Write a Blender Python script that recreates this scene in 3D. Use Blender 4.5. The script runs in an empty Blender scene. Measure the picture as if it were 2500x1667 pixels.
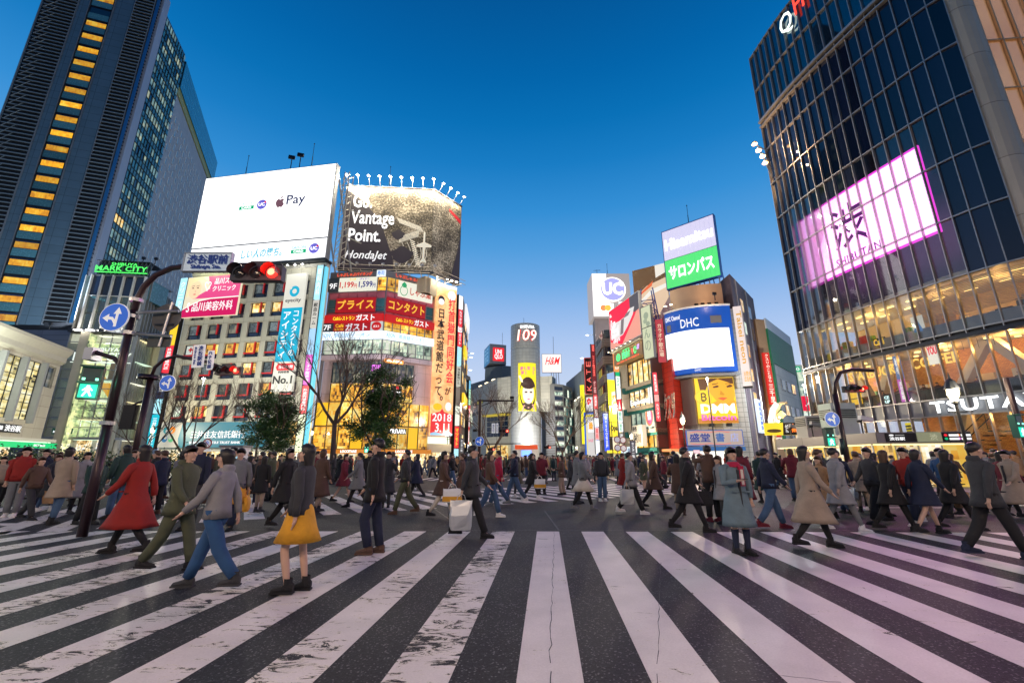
import bpy,bmesh,math,random
from mathutils import Matrix,Vector
random.seed(7)
R=math.radians
scene=bpy.context.scene
COL=scene.collection
# ------------------------------------------------------------------ camera, sky, light, exposure
FPX,EYE,HORIZ=1065.0,1.56,1118.0  # focal length and horizon row, in pixels of a 2500 px wide frame
PITCH=math.atan((HORIZ-833.5) /FPX)
cd=bpy.data.cameras.new('camera'); cam=bpy.data.objects.new('camera',cd); COL.objects.link(cam)
cam.location=(0,0,EYE); cam.rotation_euler=(R(90) +PITCH,0,0)
cd.sensor_width=36.0; cd.lens=36.0*FPX/2500.0; cd.clip_end=3000; cd.clip_start=0.05
scene.camera=cam
vs=scene.view_settings
vs.view_transform='Standard'; vs.look='None'; vs.exposure=0.0; vs.gamma=1.0; vs.use_curve_mapping=False

W=bpy.data.worlds.new('World'); scene.world=W; W.use_nodes=True
nt=W.node_tree; N=nt.nodes; L=nt.links
bg=N['Background']
geo=N.new('ShaderNodeTexCoord'); sep=N.new('ShaderNodeSeparateXYZ'); L.new(geo.outputs['Generated'],sep.inputs[0])
ramp=N.new('ShaderNodeValToRGB'); ramp.color_ramp.interpolation='LINEAR'
SKY=[(0.0,(.52,.54,.68)),(0.06,(.58,.64,.82)),(0.12,(.60,.69,.88)),(0.18,(.53,.65,.88)),(0.25,(.43,.585,.88)),(0.32,(.29,.49,.84)),(0.38,(.165,.41,.79)),
       (0.45,(.085,.34,.73)),(0.52,(.035,.275,.67)),(0.60,(.010,.205,.56)),(0.66,(.003,.165,.48)),(0.72,(.001,.13,.41)),(0.80,(.001,.095,.32)),(0.88,(.001,.075,.27)),(1.0,(.001,.05,.20))]
els=ramp.color_ramp.elements
els[0].position,els[0].color=SKY[0][0],(*SKY[0][1],1)
els[1].position,els[1].color=SKY[-1][0],(*SKY[-1][1],1)
for p_,c_ in SKY[1:-1]:
    e=els.new(p_); e.color=(*c_,1)
L.new(sep.outputs['Z'],ramp.inputs[0])
# the afterglow side (ahead, +Y) is brighter than the side the night comes from
mr=N.new('ShaderNodeMapRange'); L.new(sep.outputs['Y'],mr.inputs[0])
mr.inputs['From Min'].default_value=-1.0; mr.inputs['From Max'].default_value=0.5
mr.inputs['To Min'].default_value=0.45; mr.inputs['To Max'].default_value=1.0
mx=N.new('ShaderNodeVectorMath'); mx.operation='SCALE'
L.new(ramp.outputs[0],mx.inputs[0]); L.new(mr.outputs[0],mx.inputs['Scale'])
L.new(mx.outputs[0],bg.inputs[0]); bg.inputs[1].default_value=1.0
try:
    scene.cycles.use_light_tree=True
    scene.cycles.max_bounces=8; scene.cycles.transparent_max_bounces=16
    scene.cycles.sample_clamp_indirect=6.0
    scene.cycles.use_adaptive_sampling=True; scene.cycles.adaptive_threshold=0.02
except Exception: pass

# ------------------------------------------------------------------ pixel <-> place
CP,SP=math.cos(PITCH),math.sin(PITCH)
def ray(x,y):
    r=(x-1250.0) /FPX; u=(833.5-y) /FPX
    f=CP-u*SP
    return r/f,(SP+u*CP) /f  # X per metre of depth, rise per metre of depth
def ground(x,y):
    a,e=ray(x,y); Y=-EYE/e
    return Vector((a*Y,Y,0))
def at(x,y,Y):
    a,e=ray(x,y); return Vector((a*Y,Y,EYE+e*Y))

# ------------------------------------------------------------------ materials
MATS={}
def newmat(name):
    m=bpy.data.materials.new(name); m.use_nodes=True
    return m,m.node_tree.nodes,m.node_tree.links
def mat(name,col=(.5,.5,.5),rough=.6,metal=0.0,emit=None,es=0.0,var=.12,scale=3.0,bump=0.0,lamp=False,vary_obj=0.0,spec=.5):
    if name in MATS: return MATS[name]
    m,n,l=newmat(name); b=n['Principled BSDF']
    b.inputs['Roughness'].default_value=rough; b.inputs['Metallic'].default_value=metal
    b.inputs['Specular IOR Level'].default_value=spec
    b.inputs['Base Color'].default_value=(*col,1)
    if var or bump:
        tc=n.new('ShaderNodeTexCoord'); no=n.new('ShaderNodeTexNoise')
        no.inputs['Scale'].default_value=scale; no.inputs['Detail'].default_value=5.0
        l.new(tc.outputs['Object'],no.inputs['Vector'])
    if var and emit is None:
        mixn=n.new('ShaderNodeMix'); mixn.data_type='RGBA'
        mixn.inputs[6].default_value=(*[c*(1-var) for c in col],1)
        mixn.inputs[7].default_value=(*[min(1,c*(1+var)) for c in col],1)
        l.new(no.outputs['Fac'],mixn.inputs[0]); out=mixn.outputs[2]
        if vary_obj:
            oi=n.new('ShaderNodeObjectInfo'); mm=n.new('ShaderNodeMapRange')
            mm.inputs['To Min'].default_value=1-vary_obj; mm.inputs['To Max'].default_value=1+vary_obj
            l.new(oi.outputs['Random'],mm.inputs[0]); sc=n.new('ShaderNodeVectorMath'); sc.operation='SCALE'
            l.new(out,sc.inputs[0]); l.new(mm.outputs[0],sc.inputs['Scale']); out=sc.outputs[0]
        l.new(out,b.inputs['Base Color'])
        rr=n.new('ShaderNodeMapRange'); rr.inputs['To Min'].default_value=max(0,rough-.08); rr.inputs['To Max'].default_value=min(1,rough+.1)
        l.new(no.outputs['Fac'],rr.inputs[0]); l.new(rr.outputs[0],b.inputs['Roughness'])
    if bump:
        bu=n.new('ShaderNodeBump'); bu.inputs['Strength'].default_value=bump; bu.inputs['Distance'].default_value=.02
        l.new(no.outputs['Fac'],bu.inputs['Height']); l.new(bu.outputs[0],b.inputs['Normal'])
    if emit is not None:
        b.inputs['Emission Color'].default_value=(*emit,1); b.inputs['Emission Strength'].default_value=es
        if not lamp: m.cycles.emission_sampling='NONE'
    MATS[name] =m
    return m
def emat(name,col,es=1.0,lamp=False):
    """a lit face: signs, screens, tubes"""
    base=tuple(min(.8,c) *.25 for c in col)
    return mat(name,base,.5,emit=col,es=es,lamp=lamp,var=0)
def nmath(n,l,op,a,b=None):
    x=n.new('ShaderNodeMath'); x.operation=op
    for i,v in ((0,a),(1,b)):
        if v is None: continue
        if isinstance(v,(int,float)): x.inputs[i].default_value=v
        else: l.new(v,x.inputs[i])
    return x.outputs[0]
def lit_window(name,cols,es=1.0,dark=.25,sx=.6,warm_rows=True,thresh=.0):
    """a window with a lit room behind it: uneven furniture, blinds and ceiling lamps, different for every window"""
    if name in MATS: return MATS[name]
    m,n,l=newmat(name); b=n['Principled BSDF']
    b.inputs['Base Color'].default_value=(.03,.035,.04,1); b.inputs['Roughness'].default_value=.12
    g=n.new('ShaderNodeNewGeometry'); oi=n.new('ShaderNodeObjectInfo')
    no=n.new('ShaderNodeTexNoise'); no.inputs['Scale'].default_value=sx; no.inputs['Detail'].default_value=1.5
    mp=n.new('ShaderNodeMapping'); mp.inputs['Scale'].default_value=(1,1,2.2)
    l.new(g.outputs['Position'],mp.inputs['Vector']); l.new(mp.outputs[0],no.inputs['Vector'])
    rp=n.new('ShaderNodeValToRGB'); e=rp.color_ramp.elements
    e[0].position=.28; e[0].color=(*[c*dark for c in cols[0]],1); e[1].position=.72; e[1].color=(*cols[-1],1)
    for i,c in enumerate(cols[1:-1]):
        k=e.new(.28+.44*(i+1) /(len(cols) -1)); k.color=(*c,1)
    sp=n.new('ShaderNodeSeparateXYZ'); l.new(g.outputs['Position'],sp.inputs[0]); hx=nmath(n,l,'ADD',sp.outputs[0],nmath(n,l,'MULTIPLY',sp.outputs[1],.6))
    def cells(kx,kz):
        cx=n.new('ShaderNodeCombineXYZ'); l.new(nmath(n,l,'FLOOR',nmath(n,l,'MULTIPLY',hx,kx)),cx.inputs[0]); l.new(nmath(n,l,'FLOOR',nmath(n,l,'MULTIPLY',sp.outputs[2],kz)),cx.inputs[1])
        w=n.new('ShaderNodeTexWhiteNoise'); w.noise_dimensions='2D'; l.new(cx.outputs[0],w.inputs['Vector']); return w.outputs['Value']
    mixv=nmath(n,l,'ADD',nmath(n,l,'MULTIPLY',no.outputs['Fac'],.5),nmath(n,l,'ADD',nmath(n,l,'MULTIPLY',cells(sx*1.3,sx*1.1),.26),nmath(n,l,'MULTIPLY',cells(sx*7,sx*3.4),.24)))
    l.new(mixv,rp.inputs[0])
    r=n.new('ShaderNodeMapRange'); r.inputs['To Min'].default_value=es*.6; r.inputs['To Max'].default_value=es*1.25
    l.new(oi.outputs['Random'],r.inputs[0])
    l.new(rp.outputs[0],b.inputs['Emission Color']); l.new(r.outputs[0],b.inputs['Emission Strength'])
    m.cycles.emission_sampling='NONE'; MATS[name] =m
    return m
def dark_glass(name,col=(.01,.02,.035),rough=.06,vary=.5,spec=.8):
    if name in MATS: return MATS[name]
    m,n,l=newmat(name); b=n['Principled BSDF']
    oi=n.new('ShaderNodeObjectInfo'); r=n.new('ShaderNodeMapRange')
    r.inputs['To Min'].default_value=1-vary; r.inputs['To Max'].default_value=1+vary; l.new(oi.outputs['Random'],r.inputs[0])
    s=n.new('ShaderNodeVectorMath'); s.operation='SCALE'; s.inputs[0].default_value=col; l.new(r.outputs[0],s.inputs['Scale'])
    l.new(s.outputs[0],b.inputs['Base Color']); b.inputs['Roughness'].default_value=rough; b.inputs['Specular IOR Level'].default_value=spec
    g=n.new('ShaderNodeNewGeometry'); no=n.new('ShaderNodeTexNoise'); no.inputs['Scale'].default_value=.35
    l.new(g.outputs['Position'],no.inputs['Vector'])
    bu=n.new('ShaderNodeBump'); bu.inputs['Strength'].default_value=.12; bu.inputs['Distance'].default_value=.05
    l.new(no.outputs['Fac'],bu.inputs['Height']); l.new(bu.outputs[0],b.inputs['Normal'])
    MATS[name] =m
    return m
def clear_glass(name='clear_glass',tint=(.75,.8,.8),refl=.12):
    if name in MATS: return MATS[name]
    m,n,l=newmat(name); n.remove(n['Principled BSDF'])
    t=n.new('ShaderNodeBsdfTransparent'); t.inputs[0].default_value=(*tint,1)
    gl=n.new('ShaderNodeBsdfGlossy'); gl.inputs['Roughness'].default_value=.03
    fr=n.new('ShaderNodeLayerWeight'); fr.inputs['Blend'].default_value=.25
    mxs=n.new('ShaderNodeMixShader'); f=nmath(n,l,'ADD',nmath(n,l,'MULTIPLY',fr.outputs['Fresnel'],.8),refl*.4)
    l.new(f,mxs.inputs[0]); l.new(t.outputs[0],mxs.inputs[1]); l.new(gl.outputs[0],mxs.inputs[2])
    l.new(mxs.outputs[0],n['Material Output'].inputs[0]); MATS[name] =m
    return m
def panel_mat(name,col,pw,ph,rough=.5,metal=0.0,line=.35,gap=.03,var=.1,axis_uv=True):
    """cladding whose joints are too fine to build: relief and soiling at the joints, laid out in object space"""
    if name in MATS: return MATS[name]
    m,n,l=newmat(name); b=n['Principled BSDF']
    uv=n.new('ShaderNodeUVMap'); sepn=n.new('ShaderNodeSeparateXYZ'); l.new(uv.outputs[0],sepn.inputs[0])
    def joint(o,w):
        f=nmath(n,l,'FRACT',nmath(n,l,'DIVIDE',o,w)); d=nmath(n,l,'ABSOLUTE',nmath(n,l,'SUBTRACT',f,.5))
        return nmath(n,l,'GREATER_THAN',d,.5-gap/w/2)
    j=nmath(n,l,'MAXIMUM',joint(sepn.outputs[0],pw),joint(sepn.outputs[1],ph))
    br=n.new('ShaderNodeTexWhiteNoise'); br.noise_dimensions='2D'
    cx=n.new('ShaderNodeCombineXYZ'); l.new(nmath(n,l,'FLOOR',nmath(n,l,'DIVIDE',sepn.outputs[0],pw)),cx.inputs[0]); l.new(nmath(n,l,'FLOOR',nmath(n,l,'DIVIDE',sepn.outputs[1],ph)),cx.inputs[1])
    l.new(cx.outputs[0],br.inputs['Vector'])
    no=n.new('ShaderNodeTexNoise'); no.inputs['Scale'].default_value=.5; no.inputs['Detail'].default_value=6; l.new(uv.outputs[0],no.inputs['Vector'])
    v=nmath(n,l,'ADD',nmath(n,l,'MULTIPLY',br.outputs['Value'],var),nmath(n,l,'MULTIPLY',no.outputs['Fac'],.35))
    v=nmath(n,l,'ADD',v,.78); v=nmath(n,l,'MULTIPLY',v,nmath(n,l,'SUBTRACT',1.0,nmath(n,l,'MULTIPLY',j,1-line)))
    s=n.new('ShaderNodeVectorMath'); s.operation='SCALE'; s.inputs[0].default_value=col; l.new(v,s.inputs['Scale']); l.new(s.outputs[0],b.inputs['Base Color'])
    bu=n.new('ShaderNodeBump'); bu.invert=True; bu.inputs['Strength'].default_value=.6; bu.inputs['Distance'].default_value=.03
    l.new(j,bu.inputs['Height']); l.new(bu.outputs[0],b.inputs['Normal'])
    b.inputs['Roughness'].default_value=rough; b.inputs['Metallic'].default_value=metal; MATS[name] =m
    return m

# ------------------------------------------------------------------ mesh helper and object bookkeeping
LOC={}
class MB:
    def __init__(s): s.v=[]; s.f=[]; s.mi=[]; s.mats=[]; s.uv=[]
    def slot(s,m):
        if m not in s.mats: s.mats.append(m)
        return s.mats.index(m)
    def face(s,pts,m,uvs=None):
        i=len(s.v); s.v+=[Vector(p) for p in pts]; s.f.append(list(range(i,i+len(pts)))); s.mi.append(s.slot(m)); s.uv.append(uvs)
    def raw(s,verts,faces,m,T=None):
        i=len(s.v); s.v+=[(T @ Vector(p)) if T else Vector(p) for p in verts]; k=s.slot(m)
        for f in faces: s.f.append([i+j for j in f]); s.mi.append(k); s.uv.append(None)
    def box(s,x0,x1,y0,y1,z0,z1,m,T=None):
        V=[(x0,y0,z0),(x1,y0,z0),(x1,y1,z0),(x0,y1,z0),(x0,y0,z1),(x1,y0,z1),(x1,y1,z1),(x0,y1,z1)]
        s.raw(V,[(0,3,2,1),(4,5,6,7),(0,1,5,4),(1,2,6,5),(2,3,7,6),(3,0,4,7)],m,T)
    def fbox(s,F,u0,u1,z0,z1,w0,w1,m):
        """box on a facade: u along it, z up, w out of it"""
        V=[F.p(u0,z0,w1),F.p(u1,z0,w1),F.p(u1,z0,w0),F.p(u0,z0,w0),F.p(u0,z1,w1),F.p(u1,z1,w1),F.p(u1,z1,w0),F.p(u0,z1,w0)]
        i=len(s.v); s.v+=V; k=s.slot(m)
        for f in [(0,3,2,1),(4,5,6,7),(0,1,5,4),(1,2,6,5),(2,3,7,6),(3,0,4,7)]:
            s.f.append([i+j for j in f]); s.mi.append(k)
            s.uv.append([((u0,u1,u1,u0)[j%4],(z0,z1)[j // 4]) for j in f])
    def tube(s,pts,r,m,n=8,r2=None,cap=True):
        pts=[Vector(p) for p in pts]; r2=r if r2 is None else r2; i0=len(s.v); k=s.slot(m); up=None
        for i,p in enumerate(pts):
            d=(pts[min(i+1,len(pts) -1)] -pts[max(i-1,0)]).normalized()
            a=d.orthogonal() if up is None else (up-d*up.dot(d))
            if a.length<1e-5: a=d.orthogonal()
            a.normalize(); up=a; b=d.cross(a); rr=r+(r2-r) *i/max(1,len(pts) -1)
            for j in range(n):
                t=2*math.pi*j/n; s.v.append(p+(a*math.cos(t) +b*math.sin(t)) *rr)
        for i in range(len(pts) -1):
            for j in range(n):
                q=i0+i*n; s.f.append([q+j,q+(j+1) %n,q+n+(j+1) %n,q+n+j]); s.mi.append(k); s.uv.append(None)
        if cap:
            s.f.append([i0+j for j in range(n)][::-1]); s.mi.append(k); s.uv.append(None)
            q=i0+(len(pts) -1) *n; s.f.append([q+j for j in range(n)]); s.mi.append(k); s.uv.append(None)
    def lathe(s,prof,m,c=(0,0,0),n=16,a0=0,a1=2*math.pi):
        """profile of (radius, z) turned round a vertical axis"""
        i0=len(s.v); k=s.slot(m); full=abs(a1-a0-2*math.pi) <1e-6; nn=n if full else n+1
        for r,z in prof:
            for j in range(nn):
                t=a0+(a1-a0) *j/n; s.v.append(Vector((c[0] +r*math.cos(t),c[1] +r*math.sin(t),c[2] +z)))
        for i in range(len(prof) -1):
            for j in range(n if full else n):
                j2=(j+1) %nn; q=i0+i*nn
                s.f.append([q+j,q+j2,q+nn+j2,q+nn+j]); s.mi.append(k)
                r=prof[i][0]; A=a0+(a1-a0) *j/n; B=a0+(a1-a0) *(j+1) /n
                s.uv.append([(A*r,prof[i][1]),(B*r,prof[i][1]),(B*r,prof[i+1][1]),(A*r,prof[i+1][1])])
    def prism(s,poly,F,w0,w1,m):
        """outline (u,z) on a facade, given thickness from w0 to w1"""
        n=len(poly); i=len(s.v); k=s.slot(m)
        s.v+=[F.p(u,z,w1) for u,z in poly] +[F.p(u,z,w0) for u,z in poly]
        s.f.append([i+j for j in range(n)]); s.mi.append(k); s.uv.append([tuple(q) for q in poly])
        s.f.append([i+n+j for j in range(n)][::-1]); s.mi.append(k); s.uv.append(None)
        for j in range(n):
            s.f.append([i+j,i+n+j,i+n+(j+1) %n,i+(j+1) %n]); s.mi.append(k); s.uv.append(None)
    def mesh(s,name,off=None,smooth=False):
        me=bpy.data.meshes.new(name); o=off or Vector((0,0,0))
        me.from_pydata([tuple(v-o) for v in s.v],[],s.f)
        for m in s.mats: me.materials.append(m)
        me.polygons.foreach_set('material_index',s.mi)
        if any(u for u in s.uv):
            ul=me.uv_layers.new(name='UVMap'); li=0; buf=[0.0] *(2*len(me.loops))
            for p,u in zip(s.f,s.uv):
                for j in range(len(p)):
                    if u: buf[2*(li+j)],buf[2*(li+j) +1] =u[j]
                li+=len(p)
            ul.data.foreach_set('uv',buf)
        if smooth: me.polygons.foreach_set('use_smooth',[True] *len(me.polygons))
        me.update()
        return me
    def build(s,name,parent=None,smooth=False,kind=None,label=None):
        if not s.f: return None
        off=LOC.get(parent,Vector((0,0,0))) if parent else Vector((0,0,0))
        o=bpy.data.objects.new(name,s.mesh(name,off,smooth)); COL.objects.link(o)
        if parent: o.parent=parent; LOC[o] =off
        else: LOC[o] =Vector((0,0,0))
        if kind: o['kind'] =kind
        if label: o['label'] =label
        return o
def thing(name,label,cat,loc,group=None):
    o=bpy.data.objects.new(name,None); COL.objects.link(o); o.location=loc; o.empty_display_size=.3
    o['label'] =label; o['category'] =cat
    if group: o['group'] =group
    LOC[o] =Vector(loc)
    return o
def tag(o,label,cat,group=None):
    o['label'] =label; o['category'] =cat
    if group: o['group'] =group
    return o
def base(o,loc):
    """put the origin of a thing that is one mesh at its foot"""
    loc=Vector(loc); o.data.transform(Matrix.Translation(-loc)); o.location=loc; LOC[o] =loc
    return o
def piece(name,me,parent,T,m=None):
    """one of many alike pieces: shared mesh, own place"""
    o=bpy.data.objects.new(name,me); COL.objects.link(o); o.parent=parent
    o.matrix_local=Matrix.Translation(-LOC.get(parent,Vector((0,0,0)))) @ T
    LOC[o] =Vector((0,0,0))
    if m is not None:
        o.material_slots[0].link='OBJECT'; o.material_slots[0].material=m
    return o
def sub(name,me,parent,T=None,m=None):
    """a sub-part in the piece's own frame"""
    o=bpy.data.objects.new(name,me); COL.objects.link(o); o.parent=parent
    if T is not None: o.matrix_local=T
    if m is not None:
        o.material_slots[0].link='OBJECT'; o.material_slots[0].material=m
    return o

class Face:
    """an upright plane in the place, from p0 (its left end seen from outside) to p1"""
    def __init__(s,p0,p1):
        s.o=Vector((p0[0],p0[1],0)); d=Vector((p1[0] -p0[0],p1[1] -p0[1],0)); s.len=d.length
        s.u=d.normalized(); s.n=s.u.cross(Vector((0,0,1)))
    def p(s,u,z,w=0): return s.o+s.u*u+s.n*w+Vector((0,0,z))
    def uv(s,x,y,w=0):
        """where the sight line through (x, y) meets the plane"""
        a,e=ray(x,y); d=Vector((a,1,0)); c=Vector((0,0,0))
        o=s.o+s.n*w
        t=(o-c).dot(s.n) /d.dot(s.n); q=d*t
        return (q-s.o).dot(s.u),EYE+e*t
    def T(s,u,z,w=0):
        M=Matrix.Identity(4)
        for i in range(3): M[i][0] =s.u[i]; M[i][1] =-s.n[i]; M[i][2] =(0,0,1)[i]; M[i][3] =s.p(u,z,w)[i]
        return M  # local x along the face, local y INTO the wall, local z up
    def off(s,w): return Face(s.p(0,0,w),s.p(s.len,0,w))
def rect(F,x0,y0,x1,y1,w=0):
    """two opposite corners seen in the picture -> u0,u1,z0,z1"""
    a=F.uv(x0,y0,w); b=F.uv(x1,y1,w)
    return min(a[0],b[0]),max(a[0],b[0]),min(a[1],b[1]),max(a[1],b[1])

# ------------------------------------------------------------------ lettering
TXT={}
def text_mesh(s,bold=0.0,depth=.02,spacing=1.0,line=1.0,res=2):
    key=(s,bold,depth,spacing,line,res)
    if key in TXT: return TXT[key]
    c=bpy.data.curves.new('lettering','FONT'); c.body=s; c.resolution_u=res; c.offset=bold*.45; c.extrude=depth
    c.space_character=spacing; c.space_line=line; c.align_x='CENTER'; c.fill_mode='BOTH'
    o=bpy.data.objects.new('lettering',c); COL.objects.link(o)
    dg=bpy.context.evaluated_depsgraph_get(); me0=o.evaluated_get(dg).to_mesh()
    vs_=[v.co.copy() for v in me0.vertices]; fs=[list(p.vertices) for p in me0.polygons]
    o.evaluated_get(dg).to_mesh_clear(); bpy.data.objects.remove(o); bpy.data.curves.remove(c)
    TXT[key] =(vs_,fs)
    return TXT[key]
def letters(mb,F,s,box,m,w=.03,depth=.03,bold=.012,shear=0.0,spacing=1.0,line=1.0,rot=0,curve=None,flat=False):
    """fit a string into box=(u0,u1,z0,z1) standing w proud of the face"""
    vs_,fs=text_mesh(s,bold,.5,spacing,line)
    if not vs_: return
    P=[(v.x,v.y,v.z) for v in vs_]
    if rot==90: P=[(-y,x,z) for x,y,z in P]
    if rot==-90: P=[(y,-x,z) for x,y,z in P]
    x0=min(p[0] for p in P); x1=max(p[0] for p in P); y0=min(p[1] for p in P); y1=max(p[1] for p in P)
    u0,u1,z0,z1=box; sx=(u1-u0) /max(1e-6,x1-x0); sy=(z1-z0) /max(1e-6,y1-y0)
    out=[]
    for x,y,z in P:
        u=u0+(x-x0) *sx; v=z0+(y-y0) *sy; u+=shear*(v-z0)
        ww=w+depth*(z+.5)
        out.append(F.p(u,v,ww) if curve is None else curve(u,v,ww))
    mb.raw(out,fs,m)
def lpx(mb,F,s,x0,y0,x1,y1,m,w=.03,**k):
    letters(mb,F,s,rect(F,x0,y0,x1,y1),m,w,**k)
def vert(s): return '\n'.join(s)
def disc(cu,cz,r,n=24,sy=1.0,a0=0,a1=2*math.pi):
    return [(cu+r*math.cos(a0+(a1-a0) *i/n),cz+r*sy*math.sin(a0+(a1-a0) *i/n)) for i in range(n)]
def block(mb,foot,z0,z1,m,top=None):
    """closed volume on a footprint given counter-clockwise or clockwise"""
    n=len(foot); A=[Vector((x,y,z0)) for x,y in foot]; B=[Vector((x,y,z1)) for x,y in foot]; u=0
    for j in range(n):
        k=(j+1) %n; d=(A[k] -A[j]).length
        mb.face([A[j],A[k],B[k],B[j]],m,[(u,z0),(u+d,z0),(u+d,z1),(u,z1)]); u+=d
    mb.face(B,top or m,[(p.x,p.y) for p in B]); mb.face(A[::-1],m)

# ================================================================== SETTING
def P(a,Y): return (a*Y,Y)
# asphalt: dark stone chips in tar
m,n,l=newmat('asphalt'); b=n['Principled BSDF']; MATS['asphalt'] =m
g=n.new('ShaderNodeNewGeometry')
vo=n.new('ShaderNodeTexVoronoi'); vo.inputs['Scale'].default_value=75; l.new(g.outputs['Position'],vo.inputs['Vector'])
no=n.new('ShaderNodeTexNoise'); no.inputs['Scale'].default_value=34; no.inputs['Detail'].default_value=8; no.inputs['Roughness'].default_value=.75; l.new(g.outputs['Position'],no.inputs['Vector'])
n2=n.new('ShaderNodeTexNoise'); n2.inputs['Scale'].default_value=.45; n2.inputs['Detail'].default_value=4; l.new(g.outputs['Position'],n2.inputs['Vector'])
rp=n.new('ShaderNodeValToRGB'); e=rp.color_ramp.elements
e[0].position=.35; e[0].color=(.006,.0065,.009,1); e[1].position=.72; e[1].color=(.075,.075,.085,1)
k=e.new(.55); k.color=(.020,.021,.026,1)
l.new(no.outputs['Fac'],rp.inputs[0])
chip=nmath(n,l,'MULTIPLY',nmath(n,l,'GREATER_THAN',nmath(n,l,'FRACT',nmath(n,l,'MULTIPLY',vo.outputs['Color'],1.0)),.82),.10)
mixc=n.new('ShaderNodeMix'); mixc.data_type='RGBA'; mixc.blend_type='ADD'; mixc.inputs[0].default_value=1
l.new(rp.outputs[0],mixc.inputs[6]); cc=n.new('ShaderNodeCombineColor'); [l.new(chip,cc.inputs[i]) for i in range(3)]; l.new(cc.outputs[0],mixc.inputs[7])
s=n.new('ShaderNodeVectorMath'); s.operation='SCALE'; l.new(mixc.outputs[2],s.inputs[0]); l.new(nmath(n,l,'ADD',.72,nmath(n,l,'MULTIPLY',n2.outputs['Fac'],.55)),s.inputs['Scale'])
l.new(s.outputs[0],b.inputs['Base Color'])
l.new(nmath(n,l,'ADD',.55,nmath(n,l,'MULTIPLY',n2.outputs['Fac'],.3)),b.inputs['Roughness']); b.inputs['Specular IOR Level'].default_value=.3
bu=n.new('ShaderNodeBump'); bu.inputs['Strength'].default_value=.9; bu.inputs['Distance'].default_value=.006; l.new(no.outputs['Fac'],bu.inputs['Height']); l.new(bu.outputs[0],b.inputs['Normal'])
# thermoplastic road paint, flaking
m,n,l=newmat('road_paint'); b=n['Principled BSDF']; MATS['road_paint'] =m
g=n.new('ShaderNodeNewGeometry'); oi=n.new('ShaderNodeObjectInfo')
mp=n.new('ShaderNodeMapping'); mp.inputs['Scale'].default_value=(1.0,2.6,1); l.new(g.outputs['Position'],mp.inputs['Vector'])
w1=n.new('ShaderNodeTexNoise'); w1.inputs['Scale'].default_value=3.2; w1.inputs['Detail'].default_value=12; w1.inputs['Roughness'].default_value=.78; w1.inputs['Distortion'].default_value=1.2; l.new(mp.outputs[0],w1.inputs['Vector'])
w2=n.new('ShaderNodeTexNoise'); w2.inputs['Scale'].default_value=.9; w2.inputs['Detail'].default_value=3; l.new(g.outputs['Position'],w2.inputs['Vector'])
w3=n.new('ShaderNodeTexNoise'); w3.inputs['Scale'].default_value=60; w3.inputs['Detail'].default_value=4; l.new(g.outputs['Position'],w3.inputs['Vector'])
sx=n.new('ShaderNodeSeparateXYZ'); l.new(g.outputs['Position'],sx.inputs[0])
left=n.new('ShaderNodeMapRange'); left.inputs['From Min'].default_value=1.0; left.inputs['From Max'].default_value=-2.5; left.inputs['To Min'].default_value=-.035; left.inputs['To Max'].default_value=.04; l.new(sx.outputs[0],left.inputs[0])
lvl=nmath(n,l,'ADD',nmath(n,l,'ADD',w1.outputs['Fac'],nmath(n,l,'MULTIPLY',nmath(n,l,'SUBTRACT',w2.outputs['Fac'],.5),.34)),left.outputs[0])
wear=n.new('ShaderNodeMapRange'); wear.inputs['From Min'].default_value=.605; wear.inputs['From Max'].default_value=.63; l.new(lvl,wear.inputs[0])
edge=n.new('ShaderNodeMapRange'); edge.inputs['From Min'].default_value=.575; edge.inputs['From Max'].default_value=.60; l.new(lvl,edge.inputs[0])
c0=n.new('ShaderNodeMix'); c0.data_type='RGBA'; c0.inputs[6].default_value=(.55,.50,.48,1); c0.inputs[7].default_value=(.76,.71,.68,1); l.new(w3.outputs['Fac'],c0.inputs[0])
c1=n.new('ShaderNodeMix'); c1.data_type='RGBA'; c1.inputs[7].default_value=(.74,.69,.56,1); l.new(edge.outputs[0],c1.inputs[0]); l.new(c0.outputs[2],c1.inputs[6])
st=n.new('ShaderNodeTexNoise'); st.inputs['Scale'].default_value=1.7; st.inputs['Detail'].default_value=7; l.new(g.outputs['Position'],st.inputs['Vector'])
s=n.new('ShaderNodeVectorMath'); s.operation='SCALE'; l.new(c1.outputs[2],s.inputs[0]); l.new(nmath(n,l,'ADD',.72,nmath(n,l,'MULTIPLY',st.outputs['Fac'],.5)),s.inputs['Scale'])
l.new(s.outputs[0],b.inputs['Base Color']); b.inputs['Roughness'].default_value=.55
bu=n.new('ShaderNodeBump'); bu.inputs['Strength'].default_value=.5; bu.inputs['Distance'].default_value=.004; l.new(lvl,bu.inputs['Height']); l.new(bu.outputs[0],b.inputs['Normal'])
tr=n.new('ShaderNodeBsdfTransparent'); ms=n.new('ShaderNodeMixShader'); l.new(wear.outputs[0],ms.inputs[0]); l.new(b.outputs[0],ms.inputs[1]); l.new(tr.outputs[0],ms.inputs[2]); l.new(ms.outputs[0],n['Material Output'].inputs[0])

def struct(mb,name,parent=None):
    o=mb.build(name,parent)
    if parent is None: o['kind'] ='structure'
    return o
mb=MB(); S_=700
xs=[-700,-60,-30,-10,10,30,60,700]
mb.face([(-S_,-S_,0),(S_,-S_,0),(S_,S_,0),(-S_,S_,0)],MATS['asphalt'])
road=struct(mb,'road')
PAINT=MATS['road_paint']
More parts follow.
